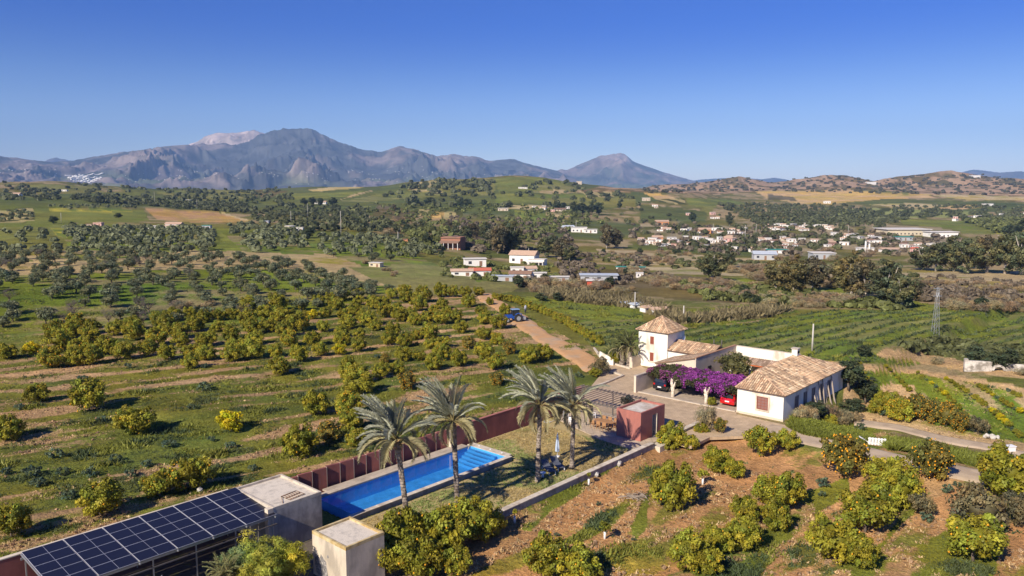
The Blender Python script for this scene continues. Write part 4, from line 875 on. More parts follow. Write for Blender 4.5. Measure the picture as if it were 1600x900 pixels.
def orch_sampler(seed, near_lim, far_lim):
    def f(n):
        rs = np.random.RandomState(seed); r = near_lim * (far_lim / near_lim) ** rs.rand(n); az = rs.uniform(-.62, .62, n); x = np.sin(az) * r; y = np.cos(az) * r
        u, v = toUV(x, y); z = height(x, y); g, s, fc, T = cover(x, y, z); nm = list(CT); ok = np.isin(T, [nm.index(t) for t in ('orch', 'lush', 'soil', 'crop2', 'meadow', 'crop', 'olive')])
        ok &= ~((u > 8) & (u < 74) & (v > 39.0) & (v < 54.3)) & ~((u > 70) & (u < 90) & (v > 0) & (v < 66)) & ~((u > 79) & (u < 101) & (v > 32) & (v < 62)) & ~((u > 8) & (u < 42) & (v > 36) & (v < 53))
        pr = np.clip((fc - .38) * 3.2, .04, 1); pr = np.where(T == nm.index('soil'), pr * .6, pr); ok &= rs.rand(n) < pr
        hx_ = fbm(x / 3.1, y / 3.1, 3, 71); a = np.clip((hx_ - .25) * 2.3, .35, 1.35) * (1 + .7 * sstep(fc, .8, 1.1))
        return x[ok], y[ok], z[ok], a[ok]
    return f
def grass_col(x, y):
    n = fbm(x / 2.6, y / 2.6, 3, 72)[:, None]; n2 = fbm(x / 9, y / 9, 2, 73)[:, None]
    return np.where(n > .5, np.array((.215, .225, .040)), np.array((.085, .115, .045))) * (.7 + .6 * fbm(x / .8, y / .8, 2, 99))[:, None] + np.array((.05, .02, 0)) * (n2 - .3)
tufts('orchard_grass', 190000, orch_sampler(5, 38, 200), .30, .07, grass_col, 'tufts of green grass and weeds between the orchard trees', 'grass', L_OLI, 4)
def soil_sampler(seed, thr, types):
    def f(n):
        rs = np.random.RandomState(seed); r = 38 * (150 / 38) ** rs.rand(n); az = rs.uniform(-.62, .62, n); x = np.sin(az) * r; y = np.cos(az) * r; u, v = toUV(x, y); z = height(x, y); g, s, fc, T = cover(x, y, z); nm = list(CT)
        ok = np.isin(T, [nm.index(t) for t in types]) & (fc < thr) & ~((u > 8) & (u < 74) & (v > 39.0) & (v < 54.3)) & ~((u > 66) & (u < 90) & (v > -40) & (v < 66)) & ~((u > 79) & (u < 101) & (v > 32) & (v < 62)) & ~((u > 8) & (u < 42) & (v > 36) & (v < 53))
        ok &= fbm(x / 2.2, y / 2.2, 3, 55) > .42
        return x[ok], y[ok], z[ok], rs.uniform(.5, 1.5, ok.sum())
    return f
tufts('dry_straw', 110000, soil_sampler(21, .62, ('soil', 'orch', 'lush', 'crop2', 'bare')), .13, .06, lambda x, y: np.array((.52, .38, .20)) * (.6 + .8 * fbm(x / 1.3, y / 1.3, 3, 29))[:, None], 'dry straw and stubble on the bare soil between the trees', 'straw', L_BR, 3)
_x, _y, _z, _a = soil_sampler(22, .6, ('soil', 'orch', 'lush', 'bare'))(16000)
blobs('soil_clods', [(a, b, c - .03, .09 * d, .12 * d, .44 * k, .29 * k, .17 * k) for a, b, c, d, k in zip(_x, _y, _z, _a, .7 + .6 * vn(_x * 3, _y * 3, 2))], 'clods of reddish earth and small stones on the bare orchard soil', 'clods', L_BR, 0, tris=6, k=.7)
def poly_sampler(poly, seed, lo=.6, hi=1.4):
    def f(n):
        rs = np.random.RandomState(seed); C = at_many(poly); x = rs.uniform(C[:, 0].min(), C[:, 0].max(), n); y = rs.uniform(C[:, 1].min(), C[:, 1].max(), n); ok = pip(x, y, [tuple(c[:2]) for c in C]); x, y = x[ok], y[ok]
        return x, y, height(x, y), rs.uniform(lo, hi, len(x))
    return f
gc1 = lambda x, y: np.array((.17, .19, .030)) * (.7 + .6 * fbm(x / 2, y / 2, 3, 9))[:, None]
tufts('verge_plants', 26000, poly_sampler([(1232, 668), (1240, 650), (1290, 660), (1330, 672), (1362, 684), (1360, 692), (1300, 688), (1255, 680)], 3), .34, .10, gc1, 'bright green leafy verge between the house and the lane', 'verge', L_CIT, 4)
tufts('verge_plants', 60000, poly_sampler([(1385, 692), (1420, 696), (1480, 706), (1560, 724), (1600, 728), (1600, 744), (1556, 738), (1500, 724), (1440, 712), (1392, 704)], 4), .55, .14, gc1, 'bright green leafy verge along the lane at the right', 'verge', L_CIT, 4)
gc2 = lambda x, y: np.array((.20, .165, .085)) * (.7 + .6 * fbm(x / 2, y / 2, 3, 9))[:, None]
tufts('reed_strip', 16000, poly_sampler([(850, 455), (1000, 470), (1080, 500), (1180, 485), (1240, 484), (1200, 496), (1060, 508), (1000, 482), (850, 466)], 5), 1.3, .35, gc2, 'dry pale reeds along the far edge of the meadow', 'reeds', L_BR, 3)
gc3 = lambda x, y: np.array((.30, .24, .12)) * (.6 + .8 * fbm(x / 2, y / 2, 3, 19))[:, None]
def cropf(n):
    rs = np.random.RandomState(9); r = 90 * (210 / 90) ** rs.rand(n); az = rs.uniform(-.05, .6, n); x = np.sin(az) * r; y = np.cos(az) * r; z = height(x, y); g, s, fc, T = cover(x, y, z); nm = list(CT)
    a = math.radians(40); pe = -x * math.sin(a) + y * math.cos(a) + (fbm(x / 25, y / 25, 2, 8) - .5) * 3; ok = (T == nm.index('crop')) & (np.abs(((pe / 4.0 - .25) + .5) % 1 - .5) < .14) & (rs.rand(n) < .55)
    return x[ok], y[ok], z[ok], rs.uniform(.5, 1.6, ok.sum())
tufts('crop_rows', 60000, cropf, .34, .15, lambda x, y: np.array((.085, .11, .045)) * (.7 + .6 * fbm(x / 2, y / 2, 3, 9))[:, None], 'rows of young dark green plants across the field behind the farm', 'crop rows', L_OLI, 4)
# ------------------------------------------------------------------ the farm: materials
WHITE = mat('white_render', (.76, .73, .64), .9, .07, 1.6, bump=.12, c2=(.55, .47, .36), c2amt=.25, c2scale=.5, streak=.5)
CREAM = mat('cream_render', (.62, .53, .41), .9, .10, 1.4, bump=.15, c2=(.45, .38, .30), c2amt=.5, c2scale=.7)
GREYR = mat('grey_render', (.50, .44, .37), .92, .16, 1.0, bump=.3, c2=(.28, .25, .22), c2amt=.9, c2scale=.9, streak=.6)
HUTR = mat('hut_render', (.62, .53, .40), .92, .12, 1.6, bump=.3, c2=(.36, .31, .24), c2amt=.7, c2scale=.8, streak=.5)
REDW = mat('red_render', (.30, .105, .085), .9, .14, 1.4, bump=.2, c2=(.21, .075, .065), c2amt=.9, c2scale=.45, streak=.6)
ROSE = mat('rose_render', (.40, .15, .115), .9, .14, 1.4, bump=.2, c2=(.33, .13, .105), c2amt=.9, c2scale=.6, streak=.6)
GRAVEL = mat('roof_gravel', (.62, .55, .45), .95, .25, 14, bump=.4, c2=(.46, .41, .34), c2amt=.5, c2scale=2)
STONE = mat('coping_stone', (.56, .49, .39), .85, .12, 3, bump=.1, c2=(.42, .35, .27), c2amt=.5, objvar=.07)
DECK = mat('deck_stone', (.45, .38, .30), .85, .13, 3, bump=.15, c2=(.36, .30, .235), c2amt=.6, objvar=.08)
CONC = mat('concrete', (.36, .34, .31), .9, .15, 2, bump=.2, c2=(.25, .235, .21), c2amt=.7)
DARK = mat('dark_opening', (.02, .018, .016), .8, .1)
STEEL = mat('galvanised_steel', (.45, .46, .47), .45, .1, 5, metal=.7)
DSTEEL = mat('weathered_beam', (.12, .105, .095), .7, .2, 6)
WOOD = mat('wood', (.33, .17, .075), .7, .25, 6, streak=.3)
GWOOD = mat('grey_wood', (.34, .28, .22), .85, .25, 5)
SHUT = mat('red_shutter', (.26, .075, .045), .6, .12, 5)
CELL = mat('solar_cells', (.012, .012, .024), .35, .12, 8, spec=.3, coat=.0)
FRAME = mat('aluminium_frame', (.55, .56, .60), .4, .05, metal=.3)
TILE = mat('clay_tiles', (0, 0, 0), .85, .20, 3.5, bump=.15, attr='tint', c2=(.22, .15, .10), c2amt=.45, c2scale=1.3)
GLASS = mat('window_glass', (.03, .035, .04), .08, .05, spec=.6)
PLAST = mat('white_plastic', (.80, .80, .79), .45, .03)
def setup_water():
    m = bpy.data.materials.new('pool_water'); m.use_nodes = True; N, L = m.node_tree.nodes, m.node_tree.links; N.remove(N['Principled BSDF'])
    t = N.new('ShaderNodeBsdfTransparent'); t.inputs[0].default_value = (.66, .90, 1, 1); g = N.new('ShaderNodeBsdfGlossy'); g.inputs['Roughness'].default_value = .04
    lw = N.new('ShaderNodeLayerWeight'); lw.inputs['Blend'].default_value = .5; pw_ = N.new('ShaderNodeMath'); pw_.operation = 'POWER'; pw_.inputs[1].default_value = 4.0; f = N.new('ShaderNodeMath'); f.operation = 'MULTIPLY_ADD'; f.inputs[1].default_value = .75; f.inputs[2].default_value = .02; L = m.node_tree.links; L.new(lw.outputs['Facing'], pw_.inputs[0]); L.new(pw_.outputs[0], f.inputs[0]); ms = N.new('ShaderNodeMixShader'); tc = N.new('ShaderNodeTexCoord'); n = N.new('ShaderNodeTexNoise'); n.inputs['Scale'].default_value = 2.2; n.inputs['Detail'].default_value = 3
    b = N.new('ShaderNodeBump'); b.inputs['Strength'].default_value = .10; b.inputs['Distance'].default_value = .05; L.new(tc.outputs['Object'], n.inputs['Vector']); L.new(n.outputs['Fac'], b.inputs['Height'])
    L.new(b.outputs[0], g.inputs['Normal']); L.new(f.outputs[0], ms.inputs[0]); L.new(t.outputs[0], ms.inputs[1]); L.new(g.outputs[0], ms.inputs[2]); L.new(ms.outputs[0], N['Material Output'].inputs['Surface']); return m
WATER = setup_water()
def brickmat(name, c1, c2, cm, bw, bh, mortar=.02, rough=.8, rot=0.0, sc_=1.0, bump=.3, off=.5):
    m = bpy.data.materials.new(name); m.use_nodes = True; N, L = m.node_tree.nodes, m.node_tree.links; b = N['Principled BSDF']; b.inputs['Roughness'].default_value = rough; b.inputs['Specular IOR Level'].default_value = .2
    tc = N.new('ShaderNodeTexCoord'); mp = N.new('ShaderNodeMapping'); mp.inputs['Rotation'].default_value = (0, 0, rot); L.new(tc.outputs['Object'], mp.inputs[0])
    br = N.new('ShaderNodeTexBrick'); br.inputs['Scale'].default_value = sc_; br.inputs['Brick Width'].default_value = bw; br.inputs['Row Height'].default_value = bh; br.inputs['Mortar Size'].default_value = mortar; br.offset = off
    br.inputs['Color1'].default_value = (*c1, 1); br.inputs['Color2'].default_value = (*c2, 1); br.inputs['Mortar'].default_value = (*cm, 1); L.new(mp.outputs[0], br.inputs['Vector'])
    n = N.new('ShaderNodeTexNoise'); n.inputs['Scale'].default_value = .9; n.inputs['Detail'].default_value = 7; n.inputs['Roughness'].default_value = .7; L.new(tc.outputs['Object'], n.inputs['Vector'])
    mr = N.new('ShaderNodeMapRange'); mr.inputs['From Min'].default_value = .3; mr.inputs['From Max'].default_value = .7; mr.inputs['To Min'].default_value = .72; mr.inputs['To Max'].default_value = 1.2; L.new(n.outputs['Fac'], mr.inputs['Value'])
    vm = N.new('ShaderNodeVectorMath'); vm.operation = 'SCALE'; L.new(br.outputs['Color'], vm.inputs[0]); L.new(mr.outputs[0], vm.inputs['Scale']); L.new(vm.outputs[0], b.inputs['Base Color'])
    bp = N.new('ShaderNodeBump'); bp.inputs['Strength'].default_value = bump; bp.inputs['Distance'].default_value = .02; L.new(br.outputs['Fac'], bp.inputs['Height']); bp.invert = True; L.new(bp.outputs[0], b.inputs['Normal']); return m
POOLT = brickmat('pool_mosaic', (.05, .25, .54), (.08, .31, .60), (.11, .35, .61), .30, .30, .012, .35)
POOLW = mat('pool_wall_tile', (.12, .44, .80), .35, .12, 5)
COBBLE = brickmat('courtyard_paving', (.50, .375, .245), (.45, .335, .215), (.38, .28, .18), .55, .4, .018, .9, bump=.25)
PATIO = brickmat('patio_paving', (.50, .40, .29), (.45, .36, .255), (.29, .23, .17), .7, .7, .018, .85, off=0)
LANE = mat('lane_surface', (.47, .365, .25), .95, .12, 1.6, bump=.3, c2=(.38, .29, .20), c2amt=.7, c2scale=.5)
EARTH = mat('track_earth', (.50, .285, .13), .97, .16, 1.2, bump=.5, c2=(.42, .30, .19), c2amt=.6, c2scale=.22)
LAWN = mat('dry_lawn', (.39, .30, .135), .95, .28, 5, bump=.8, c2=(.20, .22, .06), c2amt=.3, c2scale=.22)
def sheet(name, pts_uv, z, m, du=0.0, kind='structure', thick=.25, world=False):
    b = MB(); P = [(p[0], p[1]) if world else tuple(W(*p))[:2] for p in pts_uv]; b.prism(P, z - thick, z); o = b.build(name, m, kind=kind); return o
def strip(name, line, w, z, m, kind='structure', step=1.5, edge=.25, seed=1):
    """a track laid over the ground: line of world points, draped on the terrain"""
    P = [Vector((p[0], p[1])) for p in line]; S = []
    for i in range(len(P) - 1):
        n = max(1, int((P[i + 1] - P[i]).length / step)); p0 = P[max(i - 1, 0)]; p3 = P[min(i + 2, len(P) - 1)]
        for k in range(n):
            t = k / n; S.append(.5 * ((2 * P[i]) + (P[i + 1] - p0) * t + (2 * p0 - 5 * P[i] + 4 * P[i + 1] - p3) * t * t + (3 * P[i] - p0 - 3 * P[i + 1] + p3) * t ** 3))
    S.append(P[-1]); V = []; nx = 9
    for i, p in enumerate(S):
        d = (S[min(i + 1, len(S) - 1)] - S[max(i - 1, 0)]).normalized(); q = Vector((d.y, -d.x)); ww = w * (1 + .10 * math.sin(i * .37 + seed) + .06 * math.sin(i * 1.3))
        for j in range(nx): V.append(p + q * (j / (nx - 1) - .5) * ww)
    A = np.array([(v.x, v.y) for v in V]); Z = height(A[:, 0], A[:, 1]) + z; e = np.arange(len(V)) % nx; Z = np.where((e == 0) | (e == nx - 1), Z - .22, Z)
    Vv = np.column_stack([A, Z]); F = [(i * nx + j, (i + 1) * nx + j, (i + 1) * nx + j + 1, i * nx + j + 1) for i in range(len(S) - 1) for j in range(nx - 1)]
    return link(name, mesh_np(name, Vv, np.array(F)[:, ::-1], m, smooth=True), kind=kind)
# ------------------------------------------------------------------ roads, paving, lawn
cobb = [(66.5, 36.2), (70.2, 36.2), (76, 31), (79.3, 31), (79.6, 38), (86.5, 38.4), (88, 48), (93, 54), (93, 60.5), (89, 64.5), (85.5, 63), (84.5, 60), (78, 57), (72, 54.0), (70.4, 52.6), (70.4, 43.4), (66.5, 43)]
sheet('paved_forecourt', cobb, .06, COBBLE, thick=.3)
lane_pts = [W(*p) for p in ((76.8, 33.5), (76.3, 28), (76.0, 20), (76.2, 12), (76.6, 0), (77, -15), (78, -40))]
strip('lane', lane_pts, 4.3, .10, LANE, seed=2)
strip('dirt_track', [W(*p) for p in ((86.5, 61.5), (92, 69), (98, 79), (106, 91), (115.5, 104), (127, 121), (136, 132))], 4.6, .16, EARTH, seed=4)
fld = at_many([(1335, 660), (1400, 668), (1480, 688), (1560, 702), (1640, 718)]); strip('field_track', fld, 2.6, .12, LANE, seed=7)
sheet('lawn', [(33.2, 39.3), (61.6, 39.3), (61.9, 43.4), (64.5, 52.4), (52.0, 52.4), (52.0, 46.3), (33.2, 46.3)], .05, LAWN, thick=.3)
sheet('patio', [(61.6, 39.5), (70.3, 39.5), (70.3, 52.3), (64.9, 52.3), (61.95, 43.3)], .09, PATIO, thick=.3)
sheet('yard', [(12, 39), (33.1, 39), (33.1, 46.5), (27.3, 46.6), (27, 51.8), (12, 51.8)], .04, mat('shade_toned_soil', (.13, .105, .08), .95, .3, 3, bump=.4, c2=(.20, .19, .06), c2amt=.4), thick=.3)  # soil colour darkened to stand in for the shade under the solar canopy
gcl = lambda x, y: np.array((.37, .285, .12)) * (.55 + .9 * fbm(x / 1.7, y / 1.7, 3, 9))[:, None] * (1 - np.array((.45, .1, .4)) * sstep(fbm(x / 5, y / 5, 3, 15), .5, .62)[:, None])
def lawns(n):
    rs = np.random.RandomState(2); u = rs.uniform(33.5, 62, n); v = rs.uniform(39.7, 52.2, n); ok = ~((u < 52.4) & (v > 46)); u, v = u[ok], v[ok]; P = np.stack([u * cu - v * su, u * su + v * cu], 1); return P[:, 0], P[:, 1], np.full(len(u), .07), rs.uniform(.5, 1.3, len(u))
tufts('lawn_grass', 26000, lawns, .10, .045, gcl, 'short half-dry lawn grass beside the pool', 'grass', L_OLI, 3)

# ------------------------------------------------------------------ pool
t = farm('swimming_pool', 'long narrow blue swimming pool with raised stone edge and steps at the far end', 'pool', 34, 47)
b = MB()       # local x 0..17.5 (u), y 0..5 (v): inner basin
X1, Y1, ZF, ZT = 17.4, 4.7, -1.0, .40
b.poly([(0, 0, ZF), (X1, 0, ZF), (X1, Y1, ZF), (0, Y1, ZF)], 0); b.build('basin_floor', POOLT, t)
b = MB()
for a, c in (((0, 0), (X1, 0)), ((X1, 0), (X1, Y1)), ((X1, Y1), (0, Y1)), ((0, Y1), (0, 0))): b.poly([(a[0], a[1], ZF), (c[0], c[1], ZF), (c[0], c[1], ZT), (a[0], a[1], ZT)][::-1], 0)
b.build('basin_wall', POOLW, t)
b = MB(); b.poly([(0, 0, .28), (X1, 0, .28), (X1, Y1, .28), (0, Y1, .28)]); b.build('water', WATER, t)
STEPB = mat('pool_step', (.08, .29, .56), .4, .08); STEPD = mat('step_nosing', (.03, .08, .26), .5)
for i in range(5):
    bb = MB(); bb.box(X1 - .42 - i * .38, X1 - .002 - i * .38 if i == 0 else X1 - .04 - i * .38, 1.1, Y1 - .004, ZF + .003, .16 - i * .22); s = bb.build('step', STEPB, t)
    bb = MB(); bb.box(X1 - .47 - i * .38, X1 - .40 - i * .38, 1.6 + i * .05, 3.6, .165 - i * .22, .185 - i * .22); bb.build('nosing', STEPD, s)
bb = MB(); bb.box(-.35, X1 + .35, -.36, -.02, -.3, .36); bb.box(X1 + .02, X1 + .35, -.02, Y1 + .36, -.3, .36); bb.box(-.35, X1 + .02, Y1 + .02, Y1 + .36, -.3, .36); bb.build('pool_kerb', CONC, t)
n = 14; L_ = (X1 + .8) / n
for i in range(n):
    bb = MB(); bb.box(-.4 + i * L_ + .01, -.4 + (i + 1) * L_ - .01, -.42, .03, .362, .43); bevel(bb.build('coping_stone', STONE, t))
for i in range(4):
    bb = MB(); bb.box(X1 - .03, X1 + .80, .05 + i * 1.27, .05 + (i + 1) * 1.27 - .02, .362, .43); bevel(bb.build('coping_stone', STONE, t))
n = 12; L_ = 17.2 / n
for i in range(n):      # deck slabs between pool and red wall
    for j in range(2):
        if i == 0 and j == 1: continue
        bb = MB(); bb.box(-.1 + i * L_ + (.3 if i == 0 else 0) + .01, -.1 + (i + 1) * L_ - .01, Y1 - .03 + j * .62, Y1 - .03 + (j + 1) * .62 - .015, .30, .432 + .003 * ((i + j) % 3)); bb.build('deck_slab', DECK, t)
for i in range(3): bb = MB(); bb.tube([(X1 + .4, .9 + i * 1.5, .43), (X1 + .4, .9 + i * 1.5, .47)], .09, 8); bb.build('skimmer_lid', PLAST, t)

# ------------------------------------------------------------------ red slab screen and red wall
t = farm('slab_screen', 'row of upright red rendered slabs standing along the left side of the pool', 'screen wall', 31.5, 53.35)
n = 13
for i in range(n):
    x0 = .6 + i * 1.37; bb = MB(); M_ = Matrix.Translation((x0 + .55, .05 if i % 2 else -.02, 0)) @ Matrix.Rotation(-.14, 4, 'Z'); bb.box(-.60, .60, -.11, .11, -.3, 2.05, 0, M_); s = bb.build('slab', REDW, t)
    bb = MB(); bb.box(.602, .63, -.112, .112, -.3, 2.06, 0, M_); bb.build('pale_edge', CREAM, s)
t = farm('red_wall', 'long plain dark red wall closing the lawn from the orchard', 'wall', 49.8, 52.6)
bb = MB(); bb.box(0, 21.2, 0, .3, -.3, 2.3); bb.build('wall_face', REDW, t); bb = MB(); bb.box(-.02, 21.2, -.02, .32, 2.302, 2.36); bb.build('coping', ROSE, t)
bb = MB(); bb.box(-.12, -.002, -.012, .31, -.3, 2.37); bb.build('pale_edge', CREAM, t)
t = farm('red_wall', 'dark red wall end behind the solar roof at the left picture edge', 'wall', -4, 52.4); bb = MB(); bb.box(0, 31, 0, .3, -.3, 2.9); bb.build('wall_face', REDW, t); bb = MB(); bb.box(0, 31, -.02, .32, 2.902, 2.97); bb.build('coping', CREAM, t)

# ------------------------------------------------------------------ pump house, hut, solar canopy
t = farm('pump_house', 'larger grey flat-roofed outbuilding joined to the solar roof beside the pool', 'outbuilding', 27.0, 46.4)
w_, d_, h_ = 3.9, 5.3, 3.3
bb = MB(); bb.box(0, w_, 0, d_, -.6, h_ - .25); bb.build('wall', GREYR, t)
bb = MB(); 
for x0, x1, y0, y1 in ((0, w_, 0, .16), (0, w_, d_ - .16, d_), (0, .16, .16, d_ - .16), (w_ - .16, w_, .16, d_ - .16)): bb.box(x0 - .003, x1 + .003, y0 - .003, y1 + .003, h_ - .248, h_)
bb.build('parapet', STONE, t)
bb = MB(); bb.poly([(.16, .16, h_ - .16), (w_ - .16, .16, h_ - .16), (w_ - .16, d_ - .16, h_ - .16), (.16, d_ - .16, h_ - .16)]); bb.build('roof', GRAVEL, t)
bb = MB(); bb.box(-.42, -.004, -.02, .4, -.4, h_ - .02); bb.build('corner_pillar', CREAM, t)
g = farm('rusty_grille', 'rusty metal grille lying on the gravel roof of the larger outbuilding', 'grille', 28.7, 47.0, h_ - .12); RUST = mat('rust', (.16, .075, .04), .9, .3, 9); g.rotation_euler.z = TH + .12
for i in range(7): bb = MB(); bb.tube([(i * .22, 0, 0), (i * .22, 1.0, .02)], .022, 5); bb.build('bar', RUST, g)
bb = MB()
for y_ in (0, .5, 1.0): bb.tube([(0, y_, .012), (1.32, y_, .012)], .026, 5)
bb.tube([(-.7, -.1, 0), (-.05, .9, .05), (0, 0, 0)], .022, 5); bb.build('frame', RUST, g)
t = farm('concrete_hut', 'small square hut with peeling plaster and gravel roof beside the lawn', 'hut', 27.1, 38.25)
w_, d_, h_ = 3.0, 3.65, 3.0
bb = MB(); bb.box(0, w_, 0, d_, -1.6, h_ - .22); bb.build('wall', HUTR, t)
bb = MB()
for x0, x1, y0, y1 in ((0, w_, 0, .15), (0, w_, d_ - .15, d_), (0, .15, .15, d_ - .15), (w_ - .15, w_, .15, d_ - .15)): bb.box(x0 - .003, x1 + .003, y0 - .003, y1 + .003, h_ - .218, h_)
bb.build('parapet', mat('ochre_parapet', (.56, .45, .24), .9, .2, 3, c2=(.40, .28, .11), c2amt=.8), t)
bb = MB(); bb.poly([(.15, .15, h_ - .14), (w_ - .15, .15, h_ - .14), (w_ - .15, d_ - .15, h_ - .14), (.15, d_ - .15, h_ - .14)]); bb.build('roof', GRAVEL, t)
rr = random.Random(4); PEEL = mat('bare_plaster', (.17, .165, .165), .95, .3, 4, bump=.6, c2=(.45, .42, .38), c2amt=.6, c2scale=5)
for (cy, cz, ry, rz) in ((2.55, .6, .65, 1.05), (1.6, -.3, .45, .7), (3.2, 1.1, .22, .75), (1.95, 1.75, .10, .12)):
    pts = [(-.012, cy + math.cos(a) * ry * rr.uniform(.7, 1.2), cz + math.sin(a) * rz * rr.uniform(.75, 1.15)) for a in np.linspace(0, 2 * PI, 15)[:-1]]
    bb = MB(); bb.poly([(p[0], min(max(p[1], .05), 3.6), min(p[2], 2.7)) for p in pts][::-1]); bb.v += [(0.004, p[1], p[2]) for p in bb.v[:14]]
    for i in range(14): bb.face([i, (i + 1) % 14, 14 + (i + 1) % 14, 14 + i])
    bb.build('peeled_patch', PEEL, t)
t = farm('solar_canopy', 'long open shed roofed with dark blue solar panels in the bottom left corner', 'solar canopy', 13.2, 46.0)
def zc(y): return 2.86 + y * .075
pm = MB(); pw, ph = 2.26, 1.10
pm.box(0, pw, 0, ph, -.035, 0, 0)
for x0 in (.02, pw / 2 + .012): pm.box(x0, x0 + pw / 2 - .032, .02, ph - .02, .001, .006, 1)
pmesh = pm.mesh('solar_module', [FRAME, CELL]); tilt = math.atan(.075)
for i in range(6):
    for j in range(5): o = link('solar_panel', pmesh, t); o.location = (.05 + i * 2.31, .05 + j * 1.125, zc(.05 + j * 1.125) + .07); o.rotation_euler = (tilt, 0, 0)
for i in range(7): bb = MB(); x_ = min(.02 + i * 2.31, 13.7); M_ = Matrix.Translation((x_, -.1, zc(-.1))) @ Matrix.Rotation(tilt, 4, 'X'); bb.box(-.03, .03, 0, 5.75, -.1, -.01, 0, M_); bb.build('rafter', STEEL, t)
for y_ in (.3, 5.3): bb = MB(); bb.box(-.1, 13.8, y_ - .04, y_ + .04, zc(y_) - .26, zc(y_) - .12); bb.build('beam', STEEL, t)
bb = MB(); bb.box(-.1, 13.8, -.06, 0, zc(0) - .62, zc(0) - .54); bb.build('beam', DSTEEL, t)
for i in range(6):
    bb = MB(); bb.box(.1 + i * 2.7, .17 + i * 2.7, .26, .33, -.5, zc(.3) - .262); bb.build('post', STEEL, t)
for i in range(3): bb = MB(); bb.box(.1 + i * 6.4, .17 + i * 6.4, 5.27, 5.34, -.5, zc(5.3) - .262); bb.build('post', STEEL, t)
# things under the canopy
t = farm('stacked_ladder', 'leaning metal trestle in the shade under the solar canopy', 'trestle', 19.0, 45.6)
for s_ in (-1, 1): bb = MB(); bb.tube([(s_ * .45, 0, 0), (0, .2, 1.7)], .03, 5); bb.build('leg', STEEL, t)
bb = MB(); bb.tube([(0, .9, 0), (0, .2, 1.7)], .03, 5); bb.build('leg', STEEL, t)

# ------------------------------------------------------------------ lawn kerb wall
t = farm('low_wall', 'long low wall with pale coping between lawn and right orchard', 'low wall', 33.0, 38.95)
bb = MB(); bb.box(0, 31.2, 0, .38, -1.0, .30); bb.box(32.6, 40.4, 0, .38, -1.0, .30); bb.build('wall_face', CONC, t)
x_ = 0
while x_ < 40.2:
    if 31.0 < x_ < 32.5: x_ = 32.6
    e = min(x_ + 1.55, 31.2 if x_ < 31.2 else 40.4); bb = MB(); bb.box(x_ + .01, e - .01, -.07, .46, .303, .38); bevel(bb.build('coping_stone', STONE, t), .01); x_ = e
bb = MB(); bb.box(31.2, 32.6, -.6, .5, -.9, .02); bb.build('step', STONE, t)

# ------------------------------------------------------------------ palms
FR = []
FRG = mat('palm_leaflets', (0, 0, 0), .55, .25, 2, leaf=True, attr='tint', objvar=.12, spec=.35)
def frond_mesh(seed, L_, droop, c0, side=0.0, nl=64, ll=.62):
    rs = np.random.RandomState(seed); n = 16; s = np.linspace(0, 1, n); ang = -droop * s ** 1.6
    x = np.concatenate([[0], np.cumsum(np.cos(ang[:-1]) * L_ / (n - 1))]); z = np.concatenate([[0], np.cumsum(np.sin(ang[:-1]) * L_ / (n - 1))]); y = side * s ** 2 * L_
    V = []; F = []; C = []
    for i in range(n):    # rachis: flat triangular section
        r = .045 * (1 - s[i]) + .008; V += [(x[i], y[i] - r, z[i]), (x[i], y[i] + r, z[i]), (x[i], y[i], z[i] + r * .8)]; C += [(.30, .25, .11)] * 3
    for i in range(n - 1):
        for a in range(3): q = (a + 1) % 3; F.append((i * 3 + a, i * 3 + q, (i + 1) * 3 + q, (i + 1) * 3 + a))
    for k in range(nl):
        t_ = .14 + .85 * k / nl; px_, pz_, py_ = np.interp(t_, s, x), np.interp(t_, s, z), np.interp(t_, s, y); a = np.interp(t_, s, ang); l = ll * (1 - .55 * abs(t_ - .45) / .55) * rs.uniform(.8, 1.15)
        fx, fz = math.cos(a), math.sin(a); ux, uz = -fz, fx
        for sd in (-1, 1):
            sw = rs.uniform(.6, .95); up_ = rs.uniform(.15, .55); dx, dy, dz = fx * sw + ux * up_, sd * rs.uniform(.55, .8) + side * .6, fz * sw + uz * up_ - .10; q = math.sqrt(dx * dx + dy * dy + dz * dz); dx, dy, dz = dx / q * l, dy / q * l, dz / q * l
            w_ = .016; m = len(V); V += [(px_ - fx * w_, py_, pz_ - fz * w_), (px_ + fx * w_, py_, pz_ + fz * w_), (px_ + dx * .55 + fx * w_, py_ + dy * .55, pz_ + dz * .55 + .03), (px_ + dx, py_ + dy, pz_ + dz - .10 * l)]
            F.append((m, m + 1, m + 2, m + 3)); cc_ = np.array(c0) * rs.uniform(.7, 1.3); C += [tuple(cc_)] * 4
    return mesh_np('palm_frond', V, F, FRG, np.array(C))
GP, YP = (.40, .41, .30), (.50, .45, .24)
FRM = [frond_mesh(1, 3.6, .5, GP, .06, 84, .62), frond_mesh(2, 3.6, .8, GP, -.10, 84, .62), frond_mesh(3, 3.4, 1.3, GP, .12, 80, .6), frond_mesh(4, 3.1, 1.8, YP, 0, 76), frond_mesh(5, 2.8, 2.3, YP, .1, 70)]
PTR = mat('palm_trunk', (.30, .25, .20), .95, .3, 7, bump=.7, c2=(.10, .075, .055), c2amt=.7, c2scale=3)
STUB = mat('palm_stub', (.33, .22, .11), .9, .25, 5)
